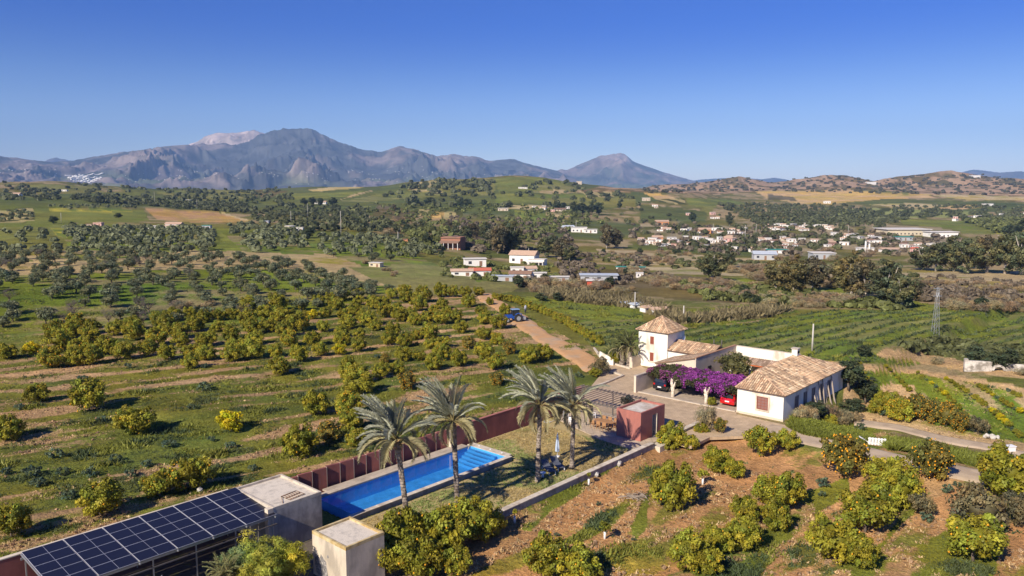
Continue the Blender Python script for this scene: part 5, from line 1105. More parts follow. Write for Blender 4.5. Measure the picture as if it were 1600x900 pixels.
def palm(label, P, Htr, lean, seed, nf=44, scale=1.0, r=.2, frm=FRM, az0=2.7, stuba=.5, up=1.0):
    rr = random.Random(seed); t = thing('palm_tree', label, 'palm', P, 0, None); b = MB(); n = int(Htr / .11); k = 11; pts = []
    for i in range(n + 1):
        s = i / n; c = Vector((lean[0] * s ** 1.4, lean[1] * s ** 1.4, -.3 + (Htr + .3) * s)); ra = r * (1.35 - .35 * min(1, s * 6)) * (1 + (.10 if i % 2 else -.06)) * (1 + .18 * max(0, s - .86) / .14)
        for j in range(k): a = 2 * PI * j / k + (i % 2) * .28; q = ra * rr.uniform(.93, 1.07); b.v.append((c.x + math.cos(a) * q, c.y + math.sin(a) * q, c.z))
    for i in range(n):
        for j in range(k): q = (j + 1) % k; b.face([i * k + j, i * k + q, (i + 1) * k + q, (i + 1) * k + j])
    b.build('trunk', PTR, t); top = Vector((lean[0], lean[1], Htr))
    for i in range(16):      # cut leaf bases
        a = rr.uniform(0, 2 * PI); e = rr.uniform(.1, .9); bb = MB(); p0 = top + Vector((math.cos(a) * r, math.sin(a) * r, rr.uniform(-.55, .1))); bb.tube([p0, p0 + Vector((math.cos(a) * math.cos(e), math.sin(a) * math.cos(e), math.sin(e))) * rr.uniform(.3, .55)], [.07, .035], 4, sm=False); bb.build('leaf_base', STUB, t)
    for i in range(nf):
        s = i / nf; el = math.radians(86 - 34 * s / .45 if s < .45 else 52 - 68 * (s - .45) / .55) + rr.uniform(-.13, .13); a = i * 2.39996 + rr.uniform(-.25, .25)
        # wind combs the upper leaves to one side
        fm = frm[0 if s < .22 else 1 if s < .45 else 2 if s < .68 else 3 if s < .86 else 4]; o = link('frond', fm, t); d = Vector((math.cos(a) * math.cos(el), math.sin(a) * math.cos(el), math.sin(el)))
        if s < .7: d = (d + Vector((math.cos(az0), math.sin(az0), .15)) * (.62 if s < .5 else .30) * up * rr.uniform(.6, 1.3)).normalized()
        q = d.to_track_quat('X', 'Z'); o.rotation_mode = 'QUATERNION'; o.rotation_quaternion = q @ __import__('mathutils').Quaternion((1, 0, 0), rr.uniform(-.35, .35)); o.location = top + d * .12 + Vector((0, 0, .1)); z_ = scale * rr.uniform(.78, 1.14) * (1 - .15 * max(0, s - .7)); o.scale = (z_,) * 3
    return t
def ground_pt(px, py, z=.05):
    d = at(px, py); dd = Vector((d.x, d.y, d.z - CAM_H)); k = (z - CAM_H) / dd.z; return Vector((dd.x * k, dd.y * k, z))
palm('nearest tall grey-green palm, left of the others beside the pool', ground_pt(637, 826), 6.6, (-.75, .25), 3, scale=1.02)
palm('tall palm with dark shaded trunk standing before the pool middle', ground_pt(714.5, 799), 7.1, (-.25, .1), 5, scale=1.02)
palm('third tall palm, on the lawn between pool end and folded parasol', ground_pt(840, 752), 6.6, (.2, .2), 7, scale=.98)
palm('farthest lawn palm, just left of the red pool house', ground_pt(893.5, 731), 5.6, (.15, .3), 9, scale=1.02)
GD = (.15, .17, .06); FRS = [frond_mesh(11, 2.2, .5, GD, 0, 40, .4), frond_mesh(12, 2.2, .9, GD, .05, 40, .4), frond_mesh(13, 2.1, 1.3, GD, 0, 40, .4), frond_mesh(14, 2, 1.8, YP, 0, 40, .38), frond_mesh(15, 1.8, 2.2, YP, 0, 40, .35)]
palm('stout palm close against the white tower', ground_pt(983, 573), 2.7, (0, 0), 12, nf=34, scale=1.15, r=.42, frm=FRS, up=.3)
palm('stout palm left of its twin, behind the white planter', ground_pt(972, 571), 2.1, (0, 0), 13, nf=34, scale=1.15, r=.42, frm=FRS, up=.3)
palm('low bushy palm behind the palm pair near the tower', ground_pt(957, 563), .7, (0, 0), 14, nf=26, scale=1.0, r=.3, frm=FRS, up=.1)
# ------------------------------------------------------------------ roofs of barrel tiles
def tiled(parent, pts, name='roof', cs=((.54, .37, .23), (.44, .28, .17), (.62, .47, .31), (.37, .25, .16)), pitch=.26, seed=1, slab=True, dark=0):
    """pts: eave A, eave B, top B, top A (3-D local); rows of barrel tiles run down the slope"""
    A, B, Cc, D = [Vector(p) for p in pts]; ex = (B - A).normalized(); nrm = (B - A).cross(D - A).normalized()
    if nrm.z < 0: nrm = -nrm
    ey = nrm.cross(ex).normalized()
    if ey.z < 0: ey = -ey
    P2 = [((p - A).dot(ex), (p - A).dot(ey)) for p in (A, B, Cc, D)]; rr = random.Random(seed)
    bb = MB(); bb.v = [tuple(p) for p in (A, B, Cc, D)] + [tuple(p - nrm * .14) for p in (A, B, Cc, D)]; bb.face([0, 1, 2, 3]); bb.face([7, 6, 5, 4])
    for i in range(4): bb.face([i, i + 4, (i + 1) % 4 + 4, (i + 1) % 4])
    base = bb.build(name, mat('roof_bed_%d' % (len(MATS)), (.22, .14, .09), .95), parent)
    V = []; F = []; C = []; L_ = P2[1][0]; n = int(L_ / pitch)
    def span(s):
        ys = []
        for i in range(4):
            (x1, y1), (x2, y2) = P2[i], P2[(i + 1) % 4]
            if (x1 - s) * (x2 - s) < 0 or (x1 - s == 0): ys.append(y1 + (y2 - y1) * (s - x1) / (x2 - x1) if x2 != x1 else y1)
        return (min(ys), max(ys)) if len(ys) >= 2 else None
    for i in range(n):
        s = (i + .5) * L_ / n; q = span(s)
        if not q: continue
        t = q[0] - .06; tl = .42; bri = rr.uniform(.68, 1.25); ccol = rr.choice(cs)
        while t < q[1] - .03:
            e = min(t + tl, q[1] + .02); c = np.array(ccol if rr.random() < .72 else rr.choice(cs)) * rr.uniform(.88, 1.12) * bri; m = len(V); r = pitch * .40; jit = rr.uniform(-.015, .015); lift = rr.uniform(0, .015)
            for tt, hh, rw in ((t, .045 + lift, r), (e, .012, r * .82)):
                for a in (0, 60, 120, 180): al = math.radians(a); V.append(tuple(A + ex * (s + jit - math.cos(al) * rw) + ey * tt + nrm * (hh + math.sin(al) * rw * .8 - .02))); C.append(c)
            for k in range(3): F.append((m + k, m + 4 + k, m + 5 + k, m + 1 + k))
            F.append((m, m + 1, m + 2, m + 3)); t = e
    link('tiles', mesh_np('roof_tiles', V, np.array(F), TILE, np.array(C)), base, 'stuff'); return base
def ridge(parent, a, b, r=.10, col_=(.52, .34, .22), name='ridge_cap'):
    a, b = Vector(a), Vector(b); n = max(1, int((b - a).length / .42)); rr = random.Random(3); V = []; F = []; C = []; d = (b - a).normalized(); sd = d.cross(Vector((0, 0, 1))).normalized(); up = sd.cross(d)
    for i in range(n):
        c = np.array(col_) * rr.uniform(.8, 1.2); m = len(V)
        for q, w_ in ((i / n, r), ((i + 1) / n + .01, r * .85)):
            p = a.lerp(b, q)
            for an in (0, 60, 120, 180): al = math.radians(an); V.append(tuple(p + sd * math.cos(al) * w_ + up * (math.sin(al) * w_ * .8 + .03))); C.append(c)
        for k in range(3): F.append((m + k, m + 4 + k, m + 5 + k, m + 1 + k))
        F.append((m, m + 1, m + 2, m + 3))
    return link(name, mesh_np(name, V, np.array(F), TILE, np.array(C)), parent)
def winbox(parent, face, c, w, z0, z1, fm, pane=GLASS, nx=2, nz=3, depth=.14, shut=None, proud=.03):
    """window on a wall. face: 'u-' wall plane x=c[0] looking -x; 'v-' wall plane y=c[1] looking -y"""
    def P(a, z, d):   # a along the wall, d outwards
        return (c[0] - d, c[1] + a, z) if face == 'u-' else (c[0] + a, c[1] - d, z)
    def bx(bb, a0, a1, z0_, z1_, d0, d1):
        p, q = P(a0, z0_, d0), P(a1, z1_, d1); bb.box(min(p[0], q[0]), max(p[0], q[0]), min(p[1], q[1]), max(p[1], q[1]), z0_, z1_)
    bb = MB(); bx(bb, -w / 2, w / 2, z0, z1, .003, .012); win = bb.build('window', pane, parent)
    bb = MB()
    for a0, a1, q0, q1 in ((-w / 2 - .06, -w / 2, z0 - .06, z1 + .06), (w / 2, w / 2 + .06, z0 - .06, z1 + .06), (-w / 2, w / 2, z1, z1 + .06), (-w / 2, w / 2, z0 - .06, z0)): bx(bb, a0, a1, q0, q1, .002, .05 + proud)
    bb.build('frame', fm, win)
    if shut:
        for s_ in (0, 1):
            bb = MB(); a0 = -w / 2 + s_ * w / 2 + .015; bx(bb, a0, a0 + w / 2 - .03, z0 + .01, z1 - .01, .014, .045)
            for k in range(9): zz = z0 + .06 + k * (z1 - z0 - .1) / 9; bx(bb, a0 + .05, a0 + w / 2 - .08, zz, zz + .05, .046, .06)
            bb.build('shutter', shut, win)
    else:
        bb = MB()
        for i in range(1, nx): a = -w / 2 + w * i / nx; bx(bb, a - .02, a + .02, z0, z1, .013, .04)
        for i in range(1, nz): z = z0 + (z1 - z0) * i / nz; bx(bb, -w / 2, w / 2, z - .018, z + .018, .014, .038)
        bb.build('glazing_bars', fm, win)
    return win
# ------------------------------------------------------------------ pool house with pergola
t = farm('pool_house', 'small rose-red flat-roofed pool house with a tall narrow door', 'pool house', 64.2, 40.6)
w_, d_, h_ = 4.5, 2.9, 3.0
bb = MB(); bb.box(0, 2.15, 0, d_, -.5, h_ - .3); bb.box(3.0, w_, 0, d_, -.5, h_ - .3); bb.box(2.15, 3.0, .35, d_, -.5, h_ - .3); bb.box(2.15, 3.0, 0, .35, 2.35, h_ - .3); bb.build('wall', ROSE, t)
bb = MB()
for x0, x1, y0, y1 in ((0, w_, 0, .17), (0, w_, d_ - .17, d_), (0, .17, .17, d_ - .17), (w_ - .17, w_, .17, d_ - .17)): bb.box(x0 - .003, x1 + .003, y0 - .003, y1 + .003, h_ - .298, h_)
bb.build('parapet', ROSE, t); bb = MB(); bb.poly([(.17, .17, h_ - .2), (w_ - .17, .17, h_ - .2), (w_ - .17, d_ - .17, h_ - .2), (.17, d_ - .17, h_ - .2)]); bb.build('roof', mat('pale_roof', (.58, .53, .46), .9, .2, 3, c2=(.40, .33, .26), c2amt=.8, c2scale=.8), t)
bb = MB(); bb.box(2.2, 2.62, .30, .348, .06, 2.3); bb.build('door', DARK, t); bb = MB(); bb.box(2.62, 2.96, .32, .348, .06, 2.3); bb.build('door', mat('door_grey', (.30, .31, .29), .5), t)
bb = MB(); bb.box(2.985, 3.05, -.02, .33, .06, 2.36); bb.build('door_jamb', CREAM, t)
t2 = farm('pergola', 'dark timber pergola joining the red pool house to the red wall', 'pergola', 64.9, 43.6)
for x_ in (0, 4.9): bb = MB(); bb.box(x_, x_ + .14, -.1, 8.7, 2.62, 2.80); bb.build('beam', DSTEEL, t2)
PB = mat('pergola_slat', (.36, .26, .19), .8, .2, 6)
for i in range(17): bb = MB(); y_ = .15 + i * .51; bb.box(-.12, 5.15, y_, y_ + .09, 2.803, 2.88); bb.build('slat', PB, t2)
for (x_, y_) in ((0, 4.2), (4.9, 4.2), (0, 8.3), (4.9, 8.3)): bb = MB(); bb.box(x_, x_ + .12, y_, y_ + .12, -.1, 2.62); bb.build('post', DSTEEL, t2)
q, F, c, cl = crown(333, 900, .8, .35, .2, 12, .35, .10, (.05, .05, .04), core=False); o = link('dark_creeper', mesh_np('creeper_leaves', q, F, L_OLI, c)); tag(o, 'dark heap of creeper lying over the pergola beside the pool house roof', 'creeper'); o.location = W(67.2, 44.2, 2.85)
# dining table and chairs
TK = mat('teak', (.36, .19, .085), .65, .2, 5)
P0 = ground_pt(944, 668, .09); u0, v0 = toUV(P0.x, P0.y)
t = farm('dining_table', 'oval wooden dining table on the patio under the pergola', 'table', u0, v0, .09)
bb = MB(); bb.prism([(math.cos(a) * .55, math.sin(a) * 1.25) for a in np.linspace(0, 2 * PI, 25)[:-1]], .71, .75); bb.build('tabletop', TK, t)
for sx_ in (-.25, .25):
    for sy_ in (-.7, .7): bb = MB(); bb.box(sx_ - .035, sx_ + .035, sy_ - .035, sy_ + .035, 0, .71); bb.build('leg', TK, t)
def chair(label, u_, v_, rz, m, first=[None], group=None):
    loc = W(u_, v_, .09)
    if first[0] is not None and first[0]['m'] == m.name: return copy_thing(first[0], loc, TH + rz, label)
    t = thing('garden_chair', label, 'chair', loc, TH + rz, group); t['m'] = m.name; first[0] = t
    bb = MB(); bb.box(-.24, .24, -.24, .24, .42, .46); bb.build('seat', m, t)
    bb = MB(); bb.box(.21, .25, -.24, .24, .56, .92); bb.build('backrest', m, t)
    for x_ in (-.22, .22):
        for y_ in (-.22, .22): bb = MB(); bb.box(x_ - .022, x_ + .022, y_ - .022, y_ + .022, 0, .92 if x_ > 0 else .62); bb.build('leg', m, t)
    for y_ in (-.24, .24): bb = MB(); bb.box(-.24, .24, y_ - .025, y_ + .025, .62, .65); bb.build('armrest', m, t)
    return t
hold = [None]; k = 0
for (dx, dy, rz, lb) in ((-.85, -.75, PI, 'nearest lawn side, right end'), (-.85, 0, PI, 'lawn side, middle'), (-.85, .75, PI, 'lawn side, left end'), (.85, -.75, 0, 'far side, right end'), (.85, 0, 0, 'far side, middle'), (.85, .75, 0, 'far side, left end'), (0, 1.55, PI / 2, 'left head of table'), (0, -1.55, -PI / 2, 'right head of table')):
    chair('wooden armchair at the dining table, ' + lb, u0 + dx, v0 + dy, rz, TK, hold, 'wooden armchairs round the dining table')
hold = [None]
for (px_, py_, rz, lb) in ((884, 655, 2.6, 'white chair beside the farthest palm, nearest the red wall'), (893, 664, 3.4, 'white chair at the patio corner, nearest the lawn'), (926, 654, 1.4, 'white chair right of the farthest palm trunk')):
    p = ground_pt(px_, py_, .09); a, b_ = toUV(p.x, p.y); chair(lb, a, b_, rz, PLAST, hold, 'white plastic chairs by the red wall')
hs_ = MB(); p = ground_pt(855, 660, .07); hs_.tube([(p.x + math.cos(a) * (.35 + .03 * math.sin(a * 3)), p.y + math.sin(a) * .35, .09 + .012 * i / 6) for i, a in enumerate(np.linspace(0, 12, 40))] + [(p.x + .9, p.y + .7, .1), (p.x + 1.4, p.y + 1.6, .5), (p.x + 1.5, p.y + 2.1, 1.6)], .025, 5)
tag(hs_.build('garden_hose', PLAST), 'white garden hose coiled on the lawn corner by the red wall', 'hose')
# folded parasol, loungers
p = ground_pt(871, 714); t = thing('parasol', 'closed pale blue parasol standing on the lawn', 'parasol', p)
FAB = mat('blue_canvas', (.42, .50, .62), .85, .1, 4)
MB().tube([(0, 0, 0), (0, 0, 2.35)], .025, 6).build('pole', PLAST, t)
bb = MB(); k = 10
for i, (z, r) in enumerate(((.55, .19), (1.0, .17), (1.6, .12), (2.1, .07), (2.3, .02))):
    for j in range(k): a = 2 * PI * j / k; q = r * (1.18 if j % 2 else .8); bb.v.append((math.cos(a) * q, math.sin(a) * q, z))
for i in range(4):
    for j in range(k): q = (j + 1) % k; bb.face([i * k + j, i * k + q, (i + 1) * k + q, (i + 1) * k + j])
bb.build('canopy', FAB, t); MB().tube([(0, 0, 0), (0, 0, .12)], [.26, .2], 10).build('base', PLAST, t)
CUSH = mat('grey_cushion', (.09, .10, .13), .8, .1, 5); hold = None
for (px_, py_, rz, lb) in ((857, 737, 1.9, 'dark cushioned sun lounger between third and last palm, left one'), (871, 731, 1.9, 'dark cushioned sun lounger between third and last palm, right one')):
    p = ground_pt(px_, py_)
    if hold: copy_thing(hold, p, rz, lb); continue
    t = thing('sun_lounger', lb, 'sun lounger', p, rz, 'sun loungers on the lawn'); hold = t
    bb = MB(); bb.box(-.95, .45, -.33, .33, .30, .40); bb.build('mattress', CUSH, t); bb = MB(); M_ = Matrix.Translation((.45, 0, .36)) @ Matrix.Rotation(-.55, 4, 'Y'); bb.box(0, .75, -.33, .33, -.05, .05, 0, M_); bb.build('backrest', CUSH, t)
    for x_ in (-.9, .8):
        for y_ in (-.3, .3): bb = MB(); bb.box(x_ - .03, x_ + .03, y_ - .03, y_ + .03, 0, .30); bb.build('leg', PLAST, t)
p = ground_pt(848, 746); t = thing('side_table', 'small white round table at the foot of the third palm', 'table', p); MB().tube([(0, 0, .42), (0, 0, .46)], .28, 12).build('tabletop', PLAST, t); MB().tube([(0, 0, 0), (0, 0, .42)], [.16, .04], 8).build('leg', PLAST, t)

# ------------------------------------------------------------------ tower
t = farm('tower_house', 'white two-storey tower with hipped tile roof and red shutters', 'tower house', 93.2, 54.9)
bb = MB(); bb.box(0, 4.6, 0, 4.7, -.6, 5.25); bb.build('wall', WHITE, t)
e = .32; zt, za = 5.25, 7.15; cx_, cy_ = 2.3, 2.35; apx = (cx_, cy_, za)
cr = [(-e, -e, zt), (4.6 + e, -e, zt), (4.6 + e, 4.7 + e, zt), (-e, 4.7 + e, zt)]
for i in range(4): a, b_ = cr[i], cr[(i + 1) % 4]; tiled(t, (a, b_, (apx[0] + .001 * (b_[0] - a[0]), apx[1] + .001 * (b_[1] - a[1]), za), apx), seed=i)
for i in range(4): ridge(t, cr[i], apx)
winbox(t, 'u-', (0, 2.45), .62, 3.4, 4.5, WHITE, shut=SHUT); winbox(t, 'u-', (0, 2.45), .62, .95, 2.2, WHITE, shut=SHUT)
bb = MB(); bb.box(-.12, 0, 1.95, 2.95, .84, .90); bb.build('sill', STONE, t)
sd = farm('satellite_dish', 'white satellite dish high on the shaded tower wall', 'satellite dish', 97.0, 54.6, 4.15); bb = MB(); bb.tube([(0, .3, 0), (0, .0, 0)], .03, 6); bb.build('bracket', STEEL, sd)
bb = MB(); k = 12
for i, (r, y_) in enumerate(((.02, 0), (.2, -.03), (.36, -.11))):
    for j in range(k): a = 2 * PI * j / k; bb.v.append((math.cos(a) * r, y_, math.sin(a) * r))
for i in range(2):
    for j in range(k): q = (j + 1) % k; bb.face([i * k + j, i * k + q, (i + 1) * k + q, (i + 1) * k + j])
bb.build('dish', PLAST, sd)
ac = farm('air_conditioner', 'white air conditioning unit below the satellite dish', 'air conditioner', 96.5, 54.62, 3.1); bb = MB(); bb.box(0, .8, -.02, .27, 0, .5); bb.build('casing', PLAST, ac); MB().tube([(.3, -.02, .25), (.3, -.03, .25)], .18, 12).build('fan_grille', DSTEEL, ac)
# annex with tiled roof between tower and wing
t = farm('annex', 'low white annex with tiled roof at the foot of the tower', 'annex', 93.3, 48.3)
bb = MB(); bb.box(0, 4.4, 0, 6.55, -.5, 2.95); bb.build('wall', WHITE, t); tiled(t, ((-.3, -.0, 2.95), (-.3, 6.55, 2.95), (2.4, 6.55, 3.95), (2.4, 0, 3.95)), seed=11); tiled(t, ((4.7, 6.55, 2.95), (4.7, 0, 2.95), (2.4, 0, 3.95), (2.4, 6.55, 3.95)), seed=12); ridge(t, (2.4, 0, 3.98), (2.4, 6.55, 3.98))
winbox(t, 'u-', (0, 3.6), 1.2, 1.2, 2.1, CREAM)
for (x_, y_, lb) in ((2.6, 1.0, 'thin dark flue'), (3.3, .2, 'thin dark flue')): MB().tube([(x_, y_, 3.6), (x_, y_, 4.7)], .07, 6).build('flue', DSTEEL, t)
# lean-to wing, its high wall towards the court
t = farm('side_wing', 'long low wing with single-slope tile roof and tall side wall', 'wing', 88.2, 48.0)
bb = MB(); bb.v = [(0, 0, -.5), (0, 5.6, -.5), (0, 5.6, 2.05), (0, 0, 3.55), (5.0, 0, -.5), (5.0, 5.6, -.5), (5.0, 5.6, 2.05), (5.0, 0, 3.55)]
for f in ((0, 1, 2, 3)[::-1], (4, 5, 6, 7), (0, 4, 7, 3), (1, 2, 6, 5), (2, 3, 7, 6), (0, 1, 5, 4)): bb.face(list(f))
bb.build('wall', CREAM, t); tiled(t, ((-.15, 5.75, 2.08), (5.2, 5.75, 2.08), (5.2, -.12, 3.62), (-.15, -.12, 3.62)), seed=21, cs=((.40, .28, .19), (.34, .23, .15), (.46, .34, .24)))
bb = MB(); bb.box(5.02, 11.3, -.25, .0, -.5, 3.55); bb.build('court_wall', CREAM, t); bb = MB(); bb.box(0, 5.02, -.25, -.003, -.5, 3.55); bb.build('court_wall', CREAM, t)
bb = MB(); bb.box(-.02, 11.3, -.29, .03, 3.553, 3.66); bb.build('wall_coping', mat('tile_coping', (.40, .22, .13), .9, .25, 5), t)
MB().tube([(-.01, 2.2, 1.9), (-.09, 2.2, 1.9)], .16, 10).build('vent', DSTEEL, t)
bb = MB(); bb.box(3.2, 4.1, -.32, -.255, -.1, 2.0); bb.build('door', DARK, t)
# court back wall with inner porch
t = farm('court_wall', 'high white wall closing the back of the courtyard', 'wall', 99.5, 38.8); bb = MB(); bb.box(0, .3, 0, 9.25, -.6, 3.5); bb.build('wall_face', WHITE, t); bb = MB(); bb.box(-.03, .33, -.0, 9.25, 3.503, 3.56); bb.build('wall_coping', CREAM, t)
t = farm('court_porch', 'porch with brown tile roof and white pillar inside the courtyard', 'porch', 96.5, 39.0)
tiled(t, ((.7, .1, 1.75), (.7, 8.6, 1.75), (2.9, 8.6, 2.2), (2.9, .1, 2.2)), seed=31, cs=((.34, .24, .18), (.28, .20, .15), (.42, .31, .24)))
bb = MB(); bb.box(.58, .68, .1, 8.6, 1.58, 1.74); bb.build('fascia', mat('red_fascia', (.45, .13, .05), .7), t)
for y_ in (.4, 2.7, 5.4, 8.2): bb = MB(); bb.box(.7, 1.05, y_, y_ + .35, -.3, 1.6); bb.build('pillar', WHITE, t)
sheet('courtyard_floor', [(88.3, 38.6), (99.5, 38.6), (99.5, 48), (88.3, 48)], .07, COBBLE)
# main house
t = farm('long_house', 'long white house with orange tiled hip roof and tall side windows', 'house', 80.6, 33.0)
Lh, Wh = 18.2, 5.35
bb = MB(); bb.v = []; bb.box(0, Lh - 2.8, 0, Wh, -3.2, 2.95); bb.box(Lh - 2.8, Lh, 1.2, Wh, -3.2, 2.95); bb.box(Lh - 2.8, Lh, 0, 1.2, -.55, 2.95); bb.box(Lh - .55, Lh, 0, 1.2, -3.2, -.55); bb.build('wall', WHITE, t)
e = .35; ev = [(-e, -e, 2.95), (Lh + e, -e, 2.95), (Lh + e, Wh + .1, 2.95), (-e, Wh + .1, 2.95)]; r1_, r2_ = (2.75, 4.25, 4.5), (Lh - 4.0, 4.45, 4.5)
tiled(t, (ev[0], ev[1], r2_, r1_), seed=41, cs=((.62, .43, .26), (.52, .34, .20), (.68, .52, .34), (.44, .29, .18))); tiled(t, (ev[3], ev[0], (r1_[0], r1_[1] - .001, 4.5), r1_), seed=42); tiled(t, (ev[1], ev[2], (r2_[0], r2_[1] + .001, 4.5), r2_), seed=43); tiled(t, (ev[2], ev[3], r1_, r2_), seed=44)
ridge(t, ev[0], r1_); ridge(t, ev[3], r1_); ridge(t, r1_, r2_); ridge(t, ev[1], r2_)
winbox(t, 'u-', (0, 2.35), 1.15, .95, 2.25, SHUT, nx=3, nz=4, pane=mat('curtained_glass', (.24, .13, .11), .5)); bb = MB()
for y0, y1, z0, z1 in ((1.55, 1.70, .70, 2.42), (3.0, 3.15, .70, 2.42), (1.70, 3.0, 2.32, 2.42), (1.70, 3.0, .70, .86)): bb.box(-.10, -.003, y0, y1, z0, z1)
bb.build('window_surround', CREAM, t)
SW = mat('side_shutter', (.11, .10, .115), .6)
for i in range(5):
    w0 = winbox(t, 'v-', (3.6 + i * 2.45, 0), .95, .35, 2.1, GREYR, nx=2, nz=1, pane=SW, proud=-.02); bb = MB(); bb.box(3.0 + i * 2.45, 4.2 + i * 2.45, -.14, -.003, .18, .285); bb.build('sill', WHITE, w0)
bb = MB(); bb.box(-.16, -.002, -.1, Wh, -.2, .22); bb.build('plinth', CREAM, t)
bb = MB(); bb.box(Lh - 4.9, Lh - 4.2, 4.0, 4.7, 4.2, 5.35); ch = bb.build('chimney', WHITE, t); bb = MB(); bb.box(Lh - 5.0, Lh - 4.1, 3.9, 4.8, 5.352, 5.45); bb.build('cap', STONE, ch); bb = MB(); bb.box(Lh - 4.83, Lh - 4.27, 3.97, 3.997, 4.8, 5.1); bb.build('opening', DARK, ch)
# canes and planks leaning beside the house
LB = ['thin leaning cane', 'weathered leaning plank']
rr = random.Random(8)
for i in range(15):
    x_ = 8.6 + i * .42 + rr.uniform(-.2, .2); lean = rr.uniform(.5, 1.3); zb = -2.35; ht = rr.uniform(1.6, 4.4) if i % 3 else rr.uniform(3.6, 5.2); t = farm('cane_pole', '', 'pole', 80.6 + x_, 33.0 - lean - .15, zb, 'canes leaning on the side wall of the house')
    wd = rr.uniform(.03, .06) if i % 3 else .15; bb = MB(); k_ = min(ht / 2.6, 1.2); bb.tube([(0, 0, -.1), (rr.uniform(-.15, .15), lean * .5 * k_, ht * .5), (rr.uniform(-.4, .4), lean * min(k_, .98), ht)], [wd, wd * .8, wd * .5], 5); bb.build('shaft', GWOOD, t)
    o_ = ['leftmost', 'second', 'third', 'fourth', 'fifth', 'sixth', 'seventh', 'eighth', 'ninth', 'tenth', 'eleventh', 'twelfth', 'thirteenth', 'fourteenth', 'rightmost'][i]; t['label'] = f'grey cane leaning against the house side wall, {o_} from the left' if 0 < i < 14 else f'grey cane leaning against the house side wall, {o_} one'
for i, (u_, v_, s_, k_, lb) in enumerate(((84.8, 31.6, .55, ('brush', 0), 'dry reed clump at the house corner beside the lane'), (86.8, 31.9, .5, ('dark', 1), 'dark climbing bush below the first side windows'), (89.3, 31.5, .55, ('brush', 1), 'woody bush under the second side window'), (91.5, 30.2, .5, ('brush', 2), 'straw-coloured brush before the leaning canes'), (88.0, 30.6, .45, ('cit', 2), 'green bush in front of the side wall'), (95.8, 30.4, .5, ('bush', 1), 'bluish thistle near the basement opening'), (82.6, 31.9, .4, ('brush', 2), 'dry grass clump at the front corner of the house'), (93.5, 29.6, .4, ('brush', 0), 'brown weeds right of the canes'))):
    p = W(u_, v_); use_proto(k_, (p.x, p.y, H(p.x, p.y)), i, (s_, s_, s_ * (1.3 if k_[0] != 'dark' else .5)), lb, 'bush', None)
for (u_, v_, s_, lb) in ((99.5, 32.5, .75, 'dark bushy tree behind the far corner of the long house'), (101.5, 31.0, .6, 'smaller dark bush behind the house, at field edge')): p = W(u_, v_); use_proto(('dark', 1), (p.x, p.y, H(p.x, p.y)), 1, (s_, s_, s_ * .7), lb, 'tree', None)
# carport: end wall, rear wall, bougainvillea on white trunks
t = farm('carport_wall', 'freestanding pale wall at the left end of the car shelter', 'wall', 79.9, 51.35); bb = MB(); bb.box(0, 8.2, 0, .3, -.3, 2.15); bb.build('wall_face', CREAM, t); bb = MB(); bb.box(-.04, 8.2, -.03, .33, 2.153, 2.2); bb.build('wall_coping', STONE, t)
t = farm('carport_wall', 'grey rear wall of the car shelter under the bougainvillea', 'wall', 86.9, 38.5); bb = MB(); bb.box(0, .3, 0, 12.8, -.3, 2.3); bb.build('wall_face', GREYR, t)
sheet('carport_floor', [(80.6, 38.45), (86.85, 38.45), (86.85, 51.3), (80.6, 51.3)], .085, mat('carport_concrete', (.42, .34, .26), .9, .12, 2, c2=(.33, .27, .21), c2amt=.6)); sheet('kerb_strip', [(80.3, 38.45), (80.56, 38.45), (80.56, 51.3), (80.3, 51.3)], .13, STONE)
BT = mat('limewashed_trunk', (.68, .60, .48), .9, .2, 5, bump=.4, c2=(.35, .25, .17), c2amt=.5, c2scale=3); PUR = leafmat('bougainvillea_bracts', 0, objvar=0)
rs = np.random.RandomState(77)
def canopy(n, u0_, u1_, v0_, v1_, z0_, th_, cf, ls, seed, hang=.5):
    rs = np.random.RandomState(seed); y = rs.uniform(v0_, v1_, n); u0_ = u0_ + 1.2 * sstep(y, 46.5, 48.0); x = u0_ + (u1_ - u0_) * rs.rand(n); b_ = fbm(x / 1.1, y / 1.1, 3, 7); z = z0_ + th_ * (b_ - .2) + rs.uniform(-.28, .18, n); fr = np.clip((u0_ + .8 - x) / .8, 0, 1); z = z - fr * rs.rand(n) * hang; P = np.stack([x, y, z], 1)
    nr = rs.normal(size=(n, 3)); nr[:, 2] += .8; nr[:, 0] -= .4; nr /= np.linalg.norm(nr, axis=1)[:, None]; t_ = np.cross(nr, rs.normal(size=(n, 3))); t_ /= np.linalg.norm(t_, axis=1)[:, None]; b2 = np.cross(nr, t_); s = ls * rs.uniform(.6, 1.3, n)[:, None]
    V = np.stack([P - t_ * s, P + b2 * s * .7, P + t_ * s, P - b2 * s * .7], 1).reshape(-1, 3); C = np.repeat(cf(x, y, rs), 4, 0); return V, np.arange(4 * n).reshape(-1, 4), C
t = farm('bougainvillea', 'purple flowering bougainvillea roofing the car shelter on white trunks', 'bougainvillea', 0, 0)
V, F, C = canopy(20000, 81.1, 86.8, 38.6, 51.4, 2.2, .8, lambda x, y, r_: np.array((.085, .085, .035)) * r_.uniform(.6, 1.5, (len(x), 1)), .12, 5); link('foliage', mesh_np('vine_leaves', V, F, L_CIT, C), t)
def flc(x, y, r_):
    k = sstep(y, 51, 45)[:, None]; return (np.array((.30, .10, .19)) * (1 - k) + np.array((.38, .075, .38)) * k) * r_.uniform(.4, 1.4, (len(x), 1)) * (.45 + .8 * fbm(x / .7, y / .7, 2, 3))[:, None]
